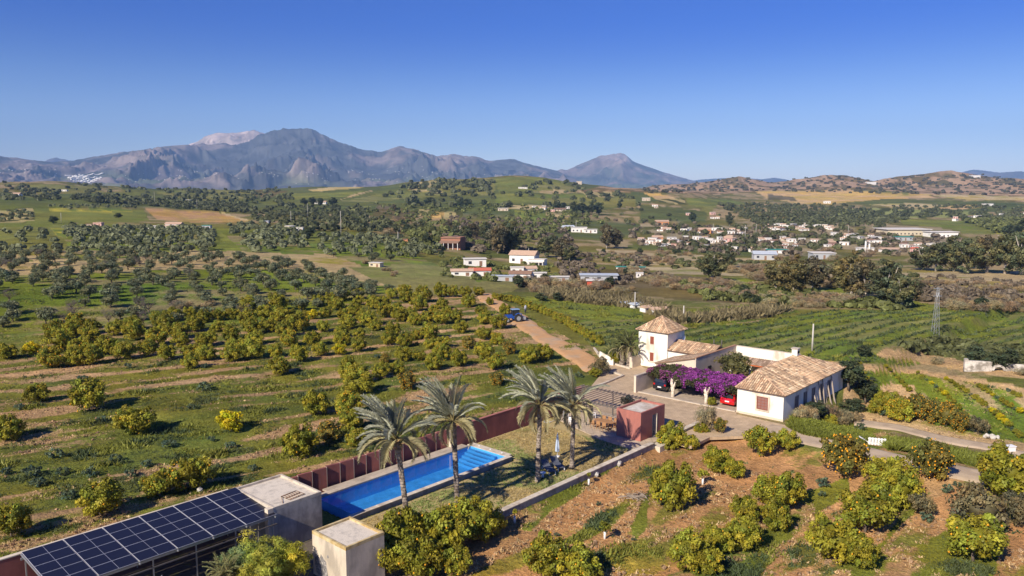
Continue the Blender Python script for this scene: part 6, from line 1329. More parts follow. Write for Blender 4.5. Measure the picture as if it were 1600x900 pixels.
V, F, C = canopy(32000, 80.9, 86.7, 38.2, 51.5, 2.3, .85, flc, .085, 6, 1.0); m_ = V.reshape(-1, 4, 3).mean(1); cl_ = fbm(m_[:, 0] / .9, m_[:, 1] / .9, 3, 21); dens = np.where(m_[:, 1] < 47.5, .36, .48) + .25 * sstep(m_[:, 1], 47, 49) * sstep(m_[:, 1], 51.2, 50); k_ = cl_ > dens; k4 = np.repeat(k_, 4)
link('flowers', mesh_np('flower_bracts', V[k4], np.arange(4 * k_.sum()).reshape(-1, 4), PUR, C[k4]), t, 'stuff')
for (px_, py_) in ((1051, 620), (1103, 631)):
    p = ground_pt(px_, py_, .08); a, b_ = toUV(p.x, p.y); rr = random.Random(px_); bb = MB(); bb.tube([(a, b_, -.2), (a + .05, b_, .7), (a, b_ + .05, 1.3)], [.26, .2, .24], 9)
    for q in range(5): an = q * 1.26 + .3; bb.tube([(a, b_, 1.15), (a + math.cos(an) * .2 + .1, b_ + math.sin(an) * .28, 1.6), (a + math.cos(an) * .3 + .4, b_ + math.sin(an) * .45, 2.2)], [.17, .14, .08], 6)
    bb.build('trunk', BT, t)
for v_ in (39.5, 43.5, 47.5, 51): bb = MB(); bb.box(80.9, 86.9, v_, v_ + .09, 2.12, 2.22); bb.build('support_beam', DSTEEL, t)
p = ground_pt(1112, 634); t = use_proto(('cit', 2), (p.x, p.y, .05), 1, (.28, .28, .36), 'small bright green shrub at the foot of the right white trunk', 'shrub', None)
q, F, c, cl = crown(240, 3000, 1.9, 1.3, 3.0, 40, .55, .12, (.13, .125, .045), zmin=1.2)
t = thing('olive_tree', 'spreading courtyard tree behind the purple bougainvillea', 'tree', W(91.2, 44.0), 0); link('crown', mesh_np('court_tree_crown', q, F, L_OLI, c), t); trunk_mb(2.6, .2, 5, 5, 1.4).build('trunk', BARK, t); t.scale = (1.25, 1.25, 1.0)
t = use_proto(('cit', 2), tuple(W(89.6, 40.6, .1)), 2, (.7, .7, .85), 'dark green courtyard bush beside the tiled roof', 'bush', None)
# garden pieces by the entrance
t = thing('planter', 'white sloping planter wall under the palm pair', 'planter', ground_pt(958, 571), TH); bb = MB(); bb.v = [(0, 0, -.2), (.2, 0, -.2), (.2, 2.4, -.2), (0, 2.4, -.2), (0, 0, .9), (.2, 0, .9), (.2, 2.4, 1.7), (0, 2.4, 1.7)]
for f in ((3, 2, 1, 0), (4, 5, 6, 7), (0, 1, 5, 4), (1, 2, 6, 5), (2, 3, 7, 6), (3, 0, 4, 7)): bb.face(list(f))
bb.build('planter_wall', WHITE, t)
use_proto(('cit', 0), tuple(ground_pt(962, 566, .4)), 0, (.5, .5, .5), 'bright green bush growing in the white planter', 'bush', None)
t = thing('gate_pier', 'pale block wall standing beside the tower foot', 'wall', ground_pt(988, 575), TH); bb = MB(); bb.box(0, 2.2, -.0, .5, -.2, 1.5); bb.build('wall_face', CREAM, t)
def kerb(label, pix, w=.28, h=.22):
    P = [ground_pt(*p) for p in pix]; t = thing('garden_kerb', label, 'kerb', P[0]); b0 = P[0]
    for a, b_ in zip(P, P[1:]):
        n = max(1, int((b_ - a).length / .9))
        for i in range(n):
            s = a.lerp(b_, i / n) - b0; e_ = a.lerp(b_, (i + 1) / n) - b0; d = (e_ - s).normalized(); q = Vector((-d.y, d.x, 0)) * w / 2; s = s + d * .01; e_ = e_ - d * .01; bb = MB(); bb.prism([tuple(s - q)[:2], tuple(e_ - q)[:2], tuple(e_ + q)[:2], tuple(s + q)[:2]], -.15, h); bb.build('kerb_stone', STONE, t)
kerb('pale kerb edging the shrub bed left of the forecourt', [(916, 610), (945, 600), (974, 588), (958, 583)]); kerb('pale kerb curving round the palm bed below the tower', [(985, 577), (962, 570), (948, 564), (936, 555), (928, 545)])
use_proto(('grey', 0), tuple(ground_pt(938, 584)), 0, (.8, .8, .85), 'greyish bush in the kerbed bed left of forecourt', 'bush', None)
use_proto(('cit', 1), tuple(ground_pt(930, 588)), 2, (.5, .5, .4), 'low green bush in the kerbed bed', 'bush', None)
use_proto(('brush', 2), tuple(ground_pt(1103, 672)), 0, (.55, .55, 1.0), 'tall grey ornamental grass clump at the end of the low wall', 'grass clump', None)
use_proto(('laden', 1), tuple(ground_pt(1124, 676)), 0, (.42, .42, .55), 'orange-yellow flowering bush beside the forecourt edge', 'bush', None)
# ------------------------------------------------------------------ cars
def car(label, P, rz, paint, L_=4.1, w_=1.76, h_=1.48, suv=False):
    t = thing('parked_car', label, 'car', P, rz); b = MB(); s = L_ / 4.1; hh = h_ / 1.48
    prof = [(-2.05, .34, .50), (-2.07, .62, .86), (-1.98, .92, .98), (-1.72, 1.28, .90), (-1.45, 1.45, .80), (-.3, 1.48, .80), (.45, 1.36, .82), (1.05, .98, .94), (1.85, .82, .90), (2.05, .58, .84), (2.03, .34, .7)]
    if suv: prof = [(-2.05, .40, .6), (-2.07, .72, .90), (-2.0, 1.02, .98), (-1.86, 1.40, .88), (-1.65, 1.50, .80), (.0, 1.50, .80), (.55, 1.38, .82), (1.1, 1.06, .94), (1.9, .92, .90), (2.06, .66, .86), (2.03, .38, .7)]
    for x, z, ws in prof:
        ww = w_ / 2; tp = ws if z > 1.0 else .97
        b.v += [(x * s, -ww * .93, .30), (x * s, -ww, min(z, .62) * hh), (x * s, -ww * .99, min(z, .93) * hh), (x * s, -ww * tp * (.97 if z > 1 else 1), z * hh), (x * s, ww * tp * (.97 if z > 1 else 1), z * hh), (x * s, ww * .99, min(z, .93) * hh), (x * s, ww, min(z, .62) * hh), (x * s, ww * .93, .30)]
    for i in range(len(prof) - 1):
        for j in range(8): q = (j + 1) % 8; b.face([i * 8 + j, i * 8 + q, (i + 1) * 8 + q, (i + 1) * 8 + j], 0, False)
    b.face(list(range(8))); b.face(list(range(8))[::-1] and [(len(prof) - 1) * 8 + j for j in range(8)][::-1])
    bo = b.build('body', paint, t); bevel(bo, .05, 2)
    ww = w_ / 2; bb = MB(); z0, z1 = (1.0, 1.36) if not suv else (1.08, 1.42); x0, x1 = (-2.0, -1.70) if not suv else (-2.02, -1.86)
    bb.poly([(x0 * s - .015, -ww * .80, z0 * hh), (x1 * s - .04, -ww * .68, z1 * hh), (x1 * s - .04, ww * .68, z1 * hh), (x0 * s - .015, ww * .80, z0 * hh)]); bb.build('rear_window', GLASS, t)
    bb = MB(); bb.poly([(1.08 * s, -ww * .78, 1.02 * hh), (1.08 * s, ww * .78, 1.02 * hh), (.50 * s, ww * .70, 1.385 * hh), (.50 * s, -ww * .70, 1.385 * hh)]); bb.build('windscreen', GLASS, t)
    for sd_ in (-1, 1):
        bb = MB(); bb.poly([(-1.7 * s, sd_ * ww * .955, .98 * hh), (.9 * s, sd_ * ww * .955, .98 * hh), (.4 * s, sd_ * ww * .825, 1.34 * hh), (-1.45 * s, sd_ * ww * .825, 1.38 * hh)][::sd_]); bb.build('side_window', GLASS, t)
        bb = MB(); bb.box(-2.09 * s, -1.96 * s, sd_ * ww * .80 - .12, sd_ * ww * .80 + .12, .74 * hh, .92 * hh); bb.build('tail_light', mat('tail_light_red', (.45, .01, .01), .3) if 'tail_light_red' not in MATS else MATS['tail_light_red'], t)
        for x_ in (-1.25, 1.28):
            bb = MB(); bb.tube([(x_ * s, sd_ * (ww - .20), .31), (x_ * s, sd_ * (ww + .02), .31)], .31, 14, sm=False); wh = bb.build('wheel', DARK, t); bb = MB(); bb.tube([(x_ * s, sd_ * (ww + .021), .31), (x_ * s, sd_ * (ww + .03), .31)], .19, 10); bb.build('rim', STEEL, wh)
        bb = MB(); bb.box(.55 * s, .72 * s, sd_ * (ww + .02), sd_ * (ww + .18), 1.0 * hh, 1.13 * hh) if sd_ > 0 else bb.box(.55 * s, .72 * s, -ww - .18, -ww - .02, 1.0 * hh, 1.13 * hh); bb.build('mirror', paint, t)
    bb = MB(); bb.box(-2.11 * s, -2.07 * s, -.26, .26, .55, .68); bb.build('number_plate', PLAST, t); return t
RED = mat('red_car_paint', (.50, .008, .008), .22, .02, coat=.8, spec=.6); BLK = mat('black_car_paint', (.008, .008, .010), .22, .02, coat=.8, spec=.6)
def uv_of(p): return toUV(p.x, p.y)
a, b_ = uv_of(ground_pt(1139, 633, .085)); car('red hatchback parked under the bougainvillea beside the white house', W(a + 1.35, b_ - .1, .085), TH, RED)
a, b_ = uv_of(ground_pt(1031, 612, .085)); car('black car parked under the left end of the bougainvillea', W(a + 2.1, b_, .085), TH, BLK, 4.4, 1.9, 1.66, True)
# ------------------------------------------------------------------ tractor and person
p = at(802, 503); t = thing('tractor', 'blue tractor with dark cab standing beside the dirt track', 'tractor', p, math.radians(200))
BLU = mat('tractor_blue', (.02, .08, .34), .45, .1); GRY = mat('tractor_grey', (.30, .32, .34), .5); TY = mat('tyre', (.03, .03, .03), .9)
bb = MB(); bb.box(.2, 1.9, -.38, .38, .75, 1.35); bb.box(.2, 1.7, -.32, .32, 1.35, 1.45); bevel(bb.build('bonnet', BLU, t), .06, 2)
bb = MB(); bb.box(-1.1, .2, -.5, .5, .6, 1.25); bb.build('body', BLU, t)
for x_, y_ in ((-1.0, -.55), (-1.0, .55), (.25, -.5), (.25, .5)): bb = MB(); bb.box(x_ - .04, x_ + .04, y_ - .04, y_ + .04, 1.25, 2.35); bb.build('cab_pillar', DARK, t)
bb = MB(); bb.box(-1.15, .4, -.68, .68, 2.36, 2.5); bevel(bb.build('cab_roof', mat('cab_roof_blue', (.22, .32, .46), .5), t), .05); bb = MB(); bb.box(-.98, .24, -.50, .50, 1.26, 2.34); bb.build('cab_glass', GLASS, t)
for x_, y_, r_, w_ in ((-.75, .78, .78, .42), (-.75, -.78, .78, .42), (1.35, .62, .48, .3), (1.35, -.62, .48, .3)):
    bb = MB(); bb.tube([(x_, y_ - w_ / 2, r_), (x_, y_ + w_ / 2, r_)], r_, 16, sm=False); wh = bb.build('wheel', TY, t); bb = MB(); bb.tube([(x_, y_ - w_ / 2 - .01, r_), (x_, y_ + w_ / 2 + .01, r_)], r_ * .55, 10, sm=False); bb.build('rim', GRY, wh)
for y_ in (-.78, .78): bb = MB(); bb.tube([(x, y_, z) for x, z in ((-1.5, 1.1), (-1.35, 1.55), (-.75, 1.75), (-.15, 1.5))], .10, 5); bb.build('mudguard', BLU, t)
MB().tube([(1.0, .2, 1.4), (1.0, .2, 2.1)], .04, 6).build('exhaust', DARK, t); bb = MB(); bb.box(-2.3, -1.2, -.8, .8, .45, .95); bb.build('rear_implement', GRY, t); bb = MB(); bb.box(1.95, 2.2, -.3, .3, .6, 1.0); bb.build('front_weight', GRY, t)
p = at(821, 489); SKIN = mat('skin', (.45, .27, .19), .6); SHIRT = mat('pale_shirt', (.50, .50, .56), .9); TRO = mat('dark_trousers', (.07, .08, .12), .9)
JN = [(0, 0, .95, .14), (0, 0, 1.15, .15), (0, 0, 1.38, .17), (0, 0, 1.50, .06), (0, .02, 1.60, .095), (0, .02, 1.72, .09), (-.10, 0, .88, .10), (-.12, .02, .48, .065), (-.12, -.02, .08, .05), (-.12, .10, .03, .04), (.10, 0, .88, .10), (.12, .06, .48, .065), (.13, -.02, .08, .05), (.13, .12, .03, .04), (-.19, 0, 1.42, .065), (-.27, 0, 1.14, .045), (-.26, .10, .90, .035), (-.26, .14, .82, .035), (.19, 0, 1.42, .065), (.28, 0, 1.14, .045), (.27, .12, .92, .035), (.27, .17, .84, .035)]
ED = [(0, 1), (1, 2), (2, 3), (3, 4), (4, 5), (0, 6), (6, 7), (7, 8), (8, 9), (0, 10), (10, 11), (11, 12), (12, 13), (2, 14), (14, 15), (15, 16), (16, 17), (2, 18), (18, 19), (19, 20), (20, 21)]
me = bpy.data.meshes.new('person_body'); me.from_pydata([j[:3] for j in JN], ED, []); o = bpy.data.objects.new('person', me); col.objects.link(o); sk = o.modifiers.new('skin', 'SKIN')
for i, j in enumerate(JN): o.data.skin_vertices[0].data[i].radius = (j[3], j[3]); 
o.data.skin_vertices[0].data[0].use_root = True; o.modifiers.new('sub', 'SUBSURF').levels = 1; me.materials.append(SHIRT); o.location = p; o.rotation_euler.z = .6
tag(o, 'person in pale shirt and dark trousers standing on the dirt track edge', 'person')
MB().tube([(-.0, .0, .50), (0, 0, .98)], [.2, .17], 10).build('trousers', TRO, o); MB().blob((0, .02, 1.69), .125, 0, 3).build('hair', DARK, o)
for x_ in (-.12, .12): MB().tube([(x_, 0, .06), (x_ * .9, .02, .5), (x_ * .85, 0, .9)], [.075, .09, .115], 8).build('trouser_leg', TRO, o)
MB().blob((0, .06, 1.63), .088, 0, 5).build('face', SKIN, o)
# ------------------------------------------------------------------ poles, pylon, barrier, ruin
def upole(label, px_, py_, top, wood=True, arms=0, r=.12):
    q = at(px_, py_); d = math.hypot(q.x, q.y); h = (py_ - top) * q.y / FPX * 1.01; t = thing('utility_pole', label, 'pole', q); MB().tube([(0, 0, -.3), (0, 0, h)], [r * 1.2, r * .8], 6).build('shaft', POLEM, t)
    for i in range(arms): bb = MB(); bb.box(-.8, .8, -.05, .05, h - .25 - i * .6, h - .15 - i * .6); bb.build('cross_arm', DSTEEL, t)
    return t
POLEM = mat('pale_pole', (.48, .45, .40), .9, .15)
for a in ((1269, 548, 505, 'pale concrete pole standing behind the court wall', 0), (1068, 500, 477, 'slim pole right of the white tower roof', 0), (992, 482, 456, 'slim pole rising above the grey sheds', 1), (533, 369, 330, 'tall pole in the olive grove left of the brick house', 1), (481, 341, 318, 'pole on the slope left of the dark cypress row', 1), (96, 348, 333, 'thin pole beside the dark tree at far left', 0), (308, 327, 312, 'pole beyond the brown ploughed field', 0), (242, 320, 300, 'pole on the far side of the brown field, left', 1),
          (622, 380, 362, 'slim pole left of the brick house', 0), (1164, 378, 352, 'pole among the village houses', 1), (1114, 366, 350, 'pole by the village road', 1), (1325, 370, 352, 'pole left of the walled factory yard', 0), (455, 353, 330, 'pole beside the round water tank', 0), (826, 408, 388, 'pole beside the white arcaded house', 0), (900, 362, 344, 'pole behind the white farm group', 0), (1181, 370, 350, 'pole behind the village centre', 0)):
    upole(a[3], a[0], a[1], a[2], arms=a[4], r=.14 if a[1] < 480 else .13)
q = at(1461, 522); hgt = (522 - 447) * q.y / FPX; t = thing('lattice_pylon', 'slender lattice steel pylon standing in the striped green field', 'pylon', q); b0, b1 = .45, .12
for sx_ in (-1, 1):
    for sy_ in (-1, 1): MB().tube([(sx_ * b0, sy_ * b0, -.3), (sx_ * b1, sy_ * b1, hgt)], .03, 4, sm=False).build('leg', STEEL, t)
n = 9
for i in range(n):
    z0, z1 = hgt * i / n, hgt * (i + 1) / n; w0, w1 = b0 + (b1 - b0) * i / n, b0 + (b1 - b0) * (i + 1) / n; s_ = 1 if i % 2 else -1
    for sd_ in (-1, 1): MB().tube([(-s_ * w0, sd_ * w0, z0), (s_ * w1, sd_ * w1, z1)], .02, 4, sm=False).build('brace', STEEL, t); MB().tube([(sd_ * w0, -s_ * w0, z0), (sd_ * w1, s_ * w1, z1)], .02, 4, sm=False).build('brace', STEEL, t)
for i in range(2): bb = MB(); bb.box(-.7, .7, -.05, .05, hgt - .3 - i * 1.2, hgt - .2 - i * 1.2); bb.build('cross_arm', STEEL, t)
q = at(1369, 696); t = thing('white_barrier', 'small white slatted barrier standing beside the lane', 'barrier', q, math.radians(-18)); t.scale = (.8, .8, .8)
for i in range(6): bb = MB(); bb.box(-.95 + i * .36, -.68 + i * .36, -.04, .04, .05, 1.0); bb.build('slat', PLAST, t)
for z_ in (.2, .8): bb = MB(); bb.box(-1.0, 1.2, .041, .09, z_, z_ + .1); bb.build('rail', PLAST, t)
bb = MB(); M_ = Matrix.Translation((-1.0, .3, .35)) @ Matrix.Rotation(.5, 4, 'Y'); bb.box(-1.2, .2, -.25, .25, -.03, .03, 0, M_); bb.build('fallen_board', PLAST, t)
q = at(1577, 706); t = thing('white_crate', 'small white box beside the field track at the right', 'box', q, .2); bb = MB(); bb.box(-.5, .5, -.3, .3, 0, .6); bb.build('side', PLAST, t); bb = MB(); bb.box(-.55, .55, -.35, .35, .602, .68); bb.build('lid', PLAST, t)
RK = mat('pale_rock', (.50, .47, .42), .9, .2, 3, bump=.5); q = at(1543, 685); t = thing('rubble_pile', 'heap of pale rubble at the edge of the field track', 'rubble', q); t.scale = (.6, .6, .6)
rr = random.Random(3)
for i in range(12): x_ = rr.uniform(-1.2, 2.0); MB().blob((x_, rr.uniform(-.5, .5), .2 + rr.uniform(0, .5) * (1 if x_ < .3 else .4)), rr.uniform(.25, .5), 0, i).build('rock', RK, t)
q = at(1560, 580); t = thing('ruined_arch', 'ruined white masonry wall with small arch at the field edge', 'ruin', q, math.radians(-14)); bb = MB(); L0 = 16
bb.box(-7, -1.6, -.3, .3, -.5, 2.6); bb.box(1.6, 7.5, -.3, .3, -.5, 2.2); bb.box(-7.8, -7.003, -.5, .5, -.5, 3.1)
for i in range(8):
    a0, a1 = PI * i / 8, PI * (i + 1) / 8; bb.v += [(math.cos(a) * r_, y_, math.sin(a) * r_ + .2) for a in (a0, a1) for r_ in (1.05, 1.6) for y_ in (-.35, .35)]; m = len(bb.v) - 8
    for f in ((0, 2, 6, 4), (1, 5, 7, 3), (0, 4, 5, 1), (2, 3, 7, 6), (0, 1, 3, 2), (4, 6, 7, 5)): bb.face([m + k for k in f])
bb.build('masonry', mat('old_whitewash', (.62, .57, .50), .95, .2, 1.5, c2=(.25, .22, .18), c2amt=.9, c2scale=.6), t); t.scale = (.55, .55, .5)
for (x_, y_, s_, lb) in ((1522, 566, .9, 'dark cypress-like bush left of the ruined arch'), (1545, 571, .7, 'dark bush directly left of the small arch'), (1572, 572, .95, 'dark bush right of the small arch'), (1598, 580, .8, 'brown bush beside the ruin at picture edge')):
    q = at(x_, y_ + 6); use_proto(('dark', 0) if 'dark' in lb else ('brush', 2), (q.x, q.y, q.z), 0, (s_ * .62, s_ * .62, s_ * .4), lb, 'bush', None)
# heap of cut branches and little stones in the right orchard
q = at(993, 778); t = thing('branch_heap', 'heap of cut dry branches lying in the right orchard', 'branches', q); rr = random.Random(6)
for i in range(26): a = rr.uniform(0, PI); l_ = rr.uniform(.4, 1.0); x_, y_ = rr.uniform(-.7, .7), rr.uniform(-.4, .4); MB().tube([(x_ - math.cos(a) * l_, y_ - math.sin(a) * l_, rr.uniform(.02, .25)), (x_, y_, rr.uniform(.1, .35)), (x_ + math.cos(a) * l_, y_ + math.sin(a) * l_ * .6, rr.uniform(.02, .3))], .025, 4).build('branch', GWOOD, t)
for i, (x_, y_, s_, lb) in enumerate(((966, 726, .35, 'pale stone by the low wall, nearer the pool house'), (932, 743, .3, 'pair of pale stones beside the low wall'), (312, 768, .3, 'white stone beside the orchard strip left of the pump house'))): q = at(x_, y_); o = MB().blob((0, 0, .1), s_, 0, i).build('stone', RK, None, None, q); tag(o, lb, 'stone')

# ------------------------------------------------------------------ houses of the valley
WM = {'w': mat('far_white_wall', (.78, .75, .70), .9, .06, .5), 'c': mat('far_cream_wall', (.60, .50, .38), .9, .08, .5), 'o': mat('far_orange_wall', (.62, .28, .13), .9, .08, .5), 'r': mat('far_red_wall', (.50, .09, .05), .9, .08, .5), 'g': mat('far_grey_wall', (.42, .43, .44), .9, .08, .5), 'b': mat('far_brick_wall', (.36, .17, .11), .9, .15, .8), 'k': mat('far_beige_wall', (.58, .50, .36), .9, .08, .5), 'p': mat('far_pink_wall', (.68, .42, .36), .9, .08, .5)}
RM = {'t': mat('far_tile_roof', (.48, .33, .23), .9, .2, 1.5), 'f': mat('far_flat_roof', (.62, .58, .52), .9, .1, .6), 'g': mat('far_metal_roof', (.48, .52, .56), .5, .1, .6), 'n': mat('far_green_roof', (.05, .26, .19), .6, .1, .6), 'd': mat('far_brown_roof', (.25, .15, .10), .9, .2, 1.5), 'r': mat('far_red_roof', (.48, .13, .08), .8, .15, 1.5)}
WIN = mat('far_window', (.05, .05, .06), .4)
def vhouse(px_, py_, w, h, wall='w', roof='t', style='gable', label='', yaw=0.0, dep=.6, group=None, cat='house', nwin=None, porch=False, name='house', P=None):
    if 392 < py_ < 452 and px_ < 1050: w, h = w * 1.3, h * 1.35
    q = at(px_, py_) if P is None else Vector(P); s = q.y / FPX; Wd = w * s; Hh = h * s; D = Wd * dep; t = thing(name, label, cat, q, math.radians(yaw) - math.atan2(q.x, q.y) * .0, group); wz = Hh * (.66 if style == 'gable' else .92)
    bb = MB(); bb.box(-Wd / 2, Wd / 2, 0, D, -1.5, wz); bb.build('wall', WM[wall], t); bb = MB(); e = Wd * .03 + .1
    if style == 'gable':
        bb.v = [(-Wd / 2 - e, -e, wz), (Wd / 2 + e, -e, wz), (Wd / 2 + e, D + e, wz), (-Wd / 2 - e, D + e, wz), (-Wd / 2 - e, D / 2, Hh), (Wd / 2 + e, D / 2, Hh)]
        for f in ((0, 1, 5, 4), (2, 3, 4, 5), (3, 0, 4), (1, 2, 5), (3, 2, 1, 0)): bb.face(list(f))
    elif style == 'gablef':
        bb.v = [(-Wd / 2 - e, -e, wz * .9), (-Wd / 2 - e, D + e, wz * .9), (Wd / 2 + e, D + e, wz * .9), (Wd / 2 + e, -e, wz * .9), (0, -e, Hh), (0, D + e, Hh)]
        for f in ((1, 0, 4, 5), (3, 2, 5, 4), (0, 3, 4), (2, 1, 5), (0, 1, 2, 3)): bb.face(list(f))
    else: bb.box(-Wd / 2 - e, Wd / 2 + e, -e, D + e, wz + .003, Hh)
    bb.build('roof', RM[roof], t)
    n = nwin if nwin is not None else max(2, int(Wd / 3.2)); zh = min(wz * .72, 2.1)
    for i in range(n):
        a = -Wd / 2 + Wd * (i + .5) / n; ww = min(1.2, Wd / n * .4); bb = MB()
        if i == n // 2 and cat == 'house': bb.box(a - ww * .45, a + ww * .45, -.05, -.004, .0, zh); bb.build('door', MATS['far_brown_roof'], t)
        else: bb.box(a - ww / 2, a + ww / 2, -.04, -.004, zh * .45, zh); bb.build('window', WIN, t)
    if porch:
        bb = MB(); bb.v = [(-Wd / 2, -D * .45, wz * .55), (Wd / 2, -D * .45, wz * .55), (Wd / 2, -.01, wz * .72), (-Wd / 2, -.01, wz * .72)]; bb.v += [(v[0], v[1], v[2] - .12) for v in bb.v]
        for f in ((0, 1, 2, 3), (7, 6, 5, 4), (0, 4, 5, 1), (1, 5, 6, 2), (3, 7, 4, 0)): bb.face(list(f))
        bb.build('porch_roof', RM[roof], t)
        for i in range(5): a = -Wd / 2 + .2 + (Wd - .4) * i / 4; bb = MB(); bb.box(a - .12, a + .12, -D * .45 + .05, -D * .45 + .3, -1, wz * .55 - .12); bb.build('porch_column', WM['w'], t)
    return t
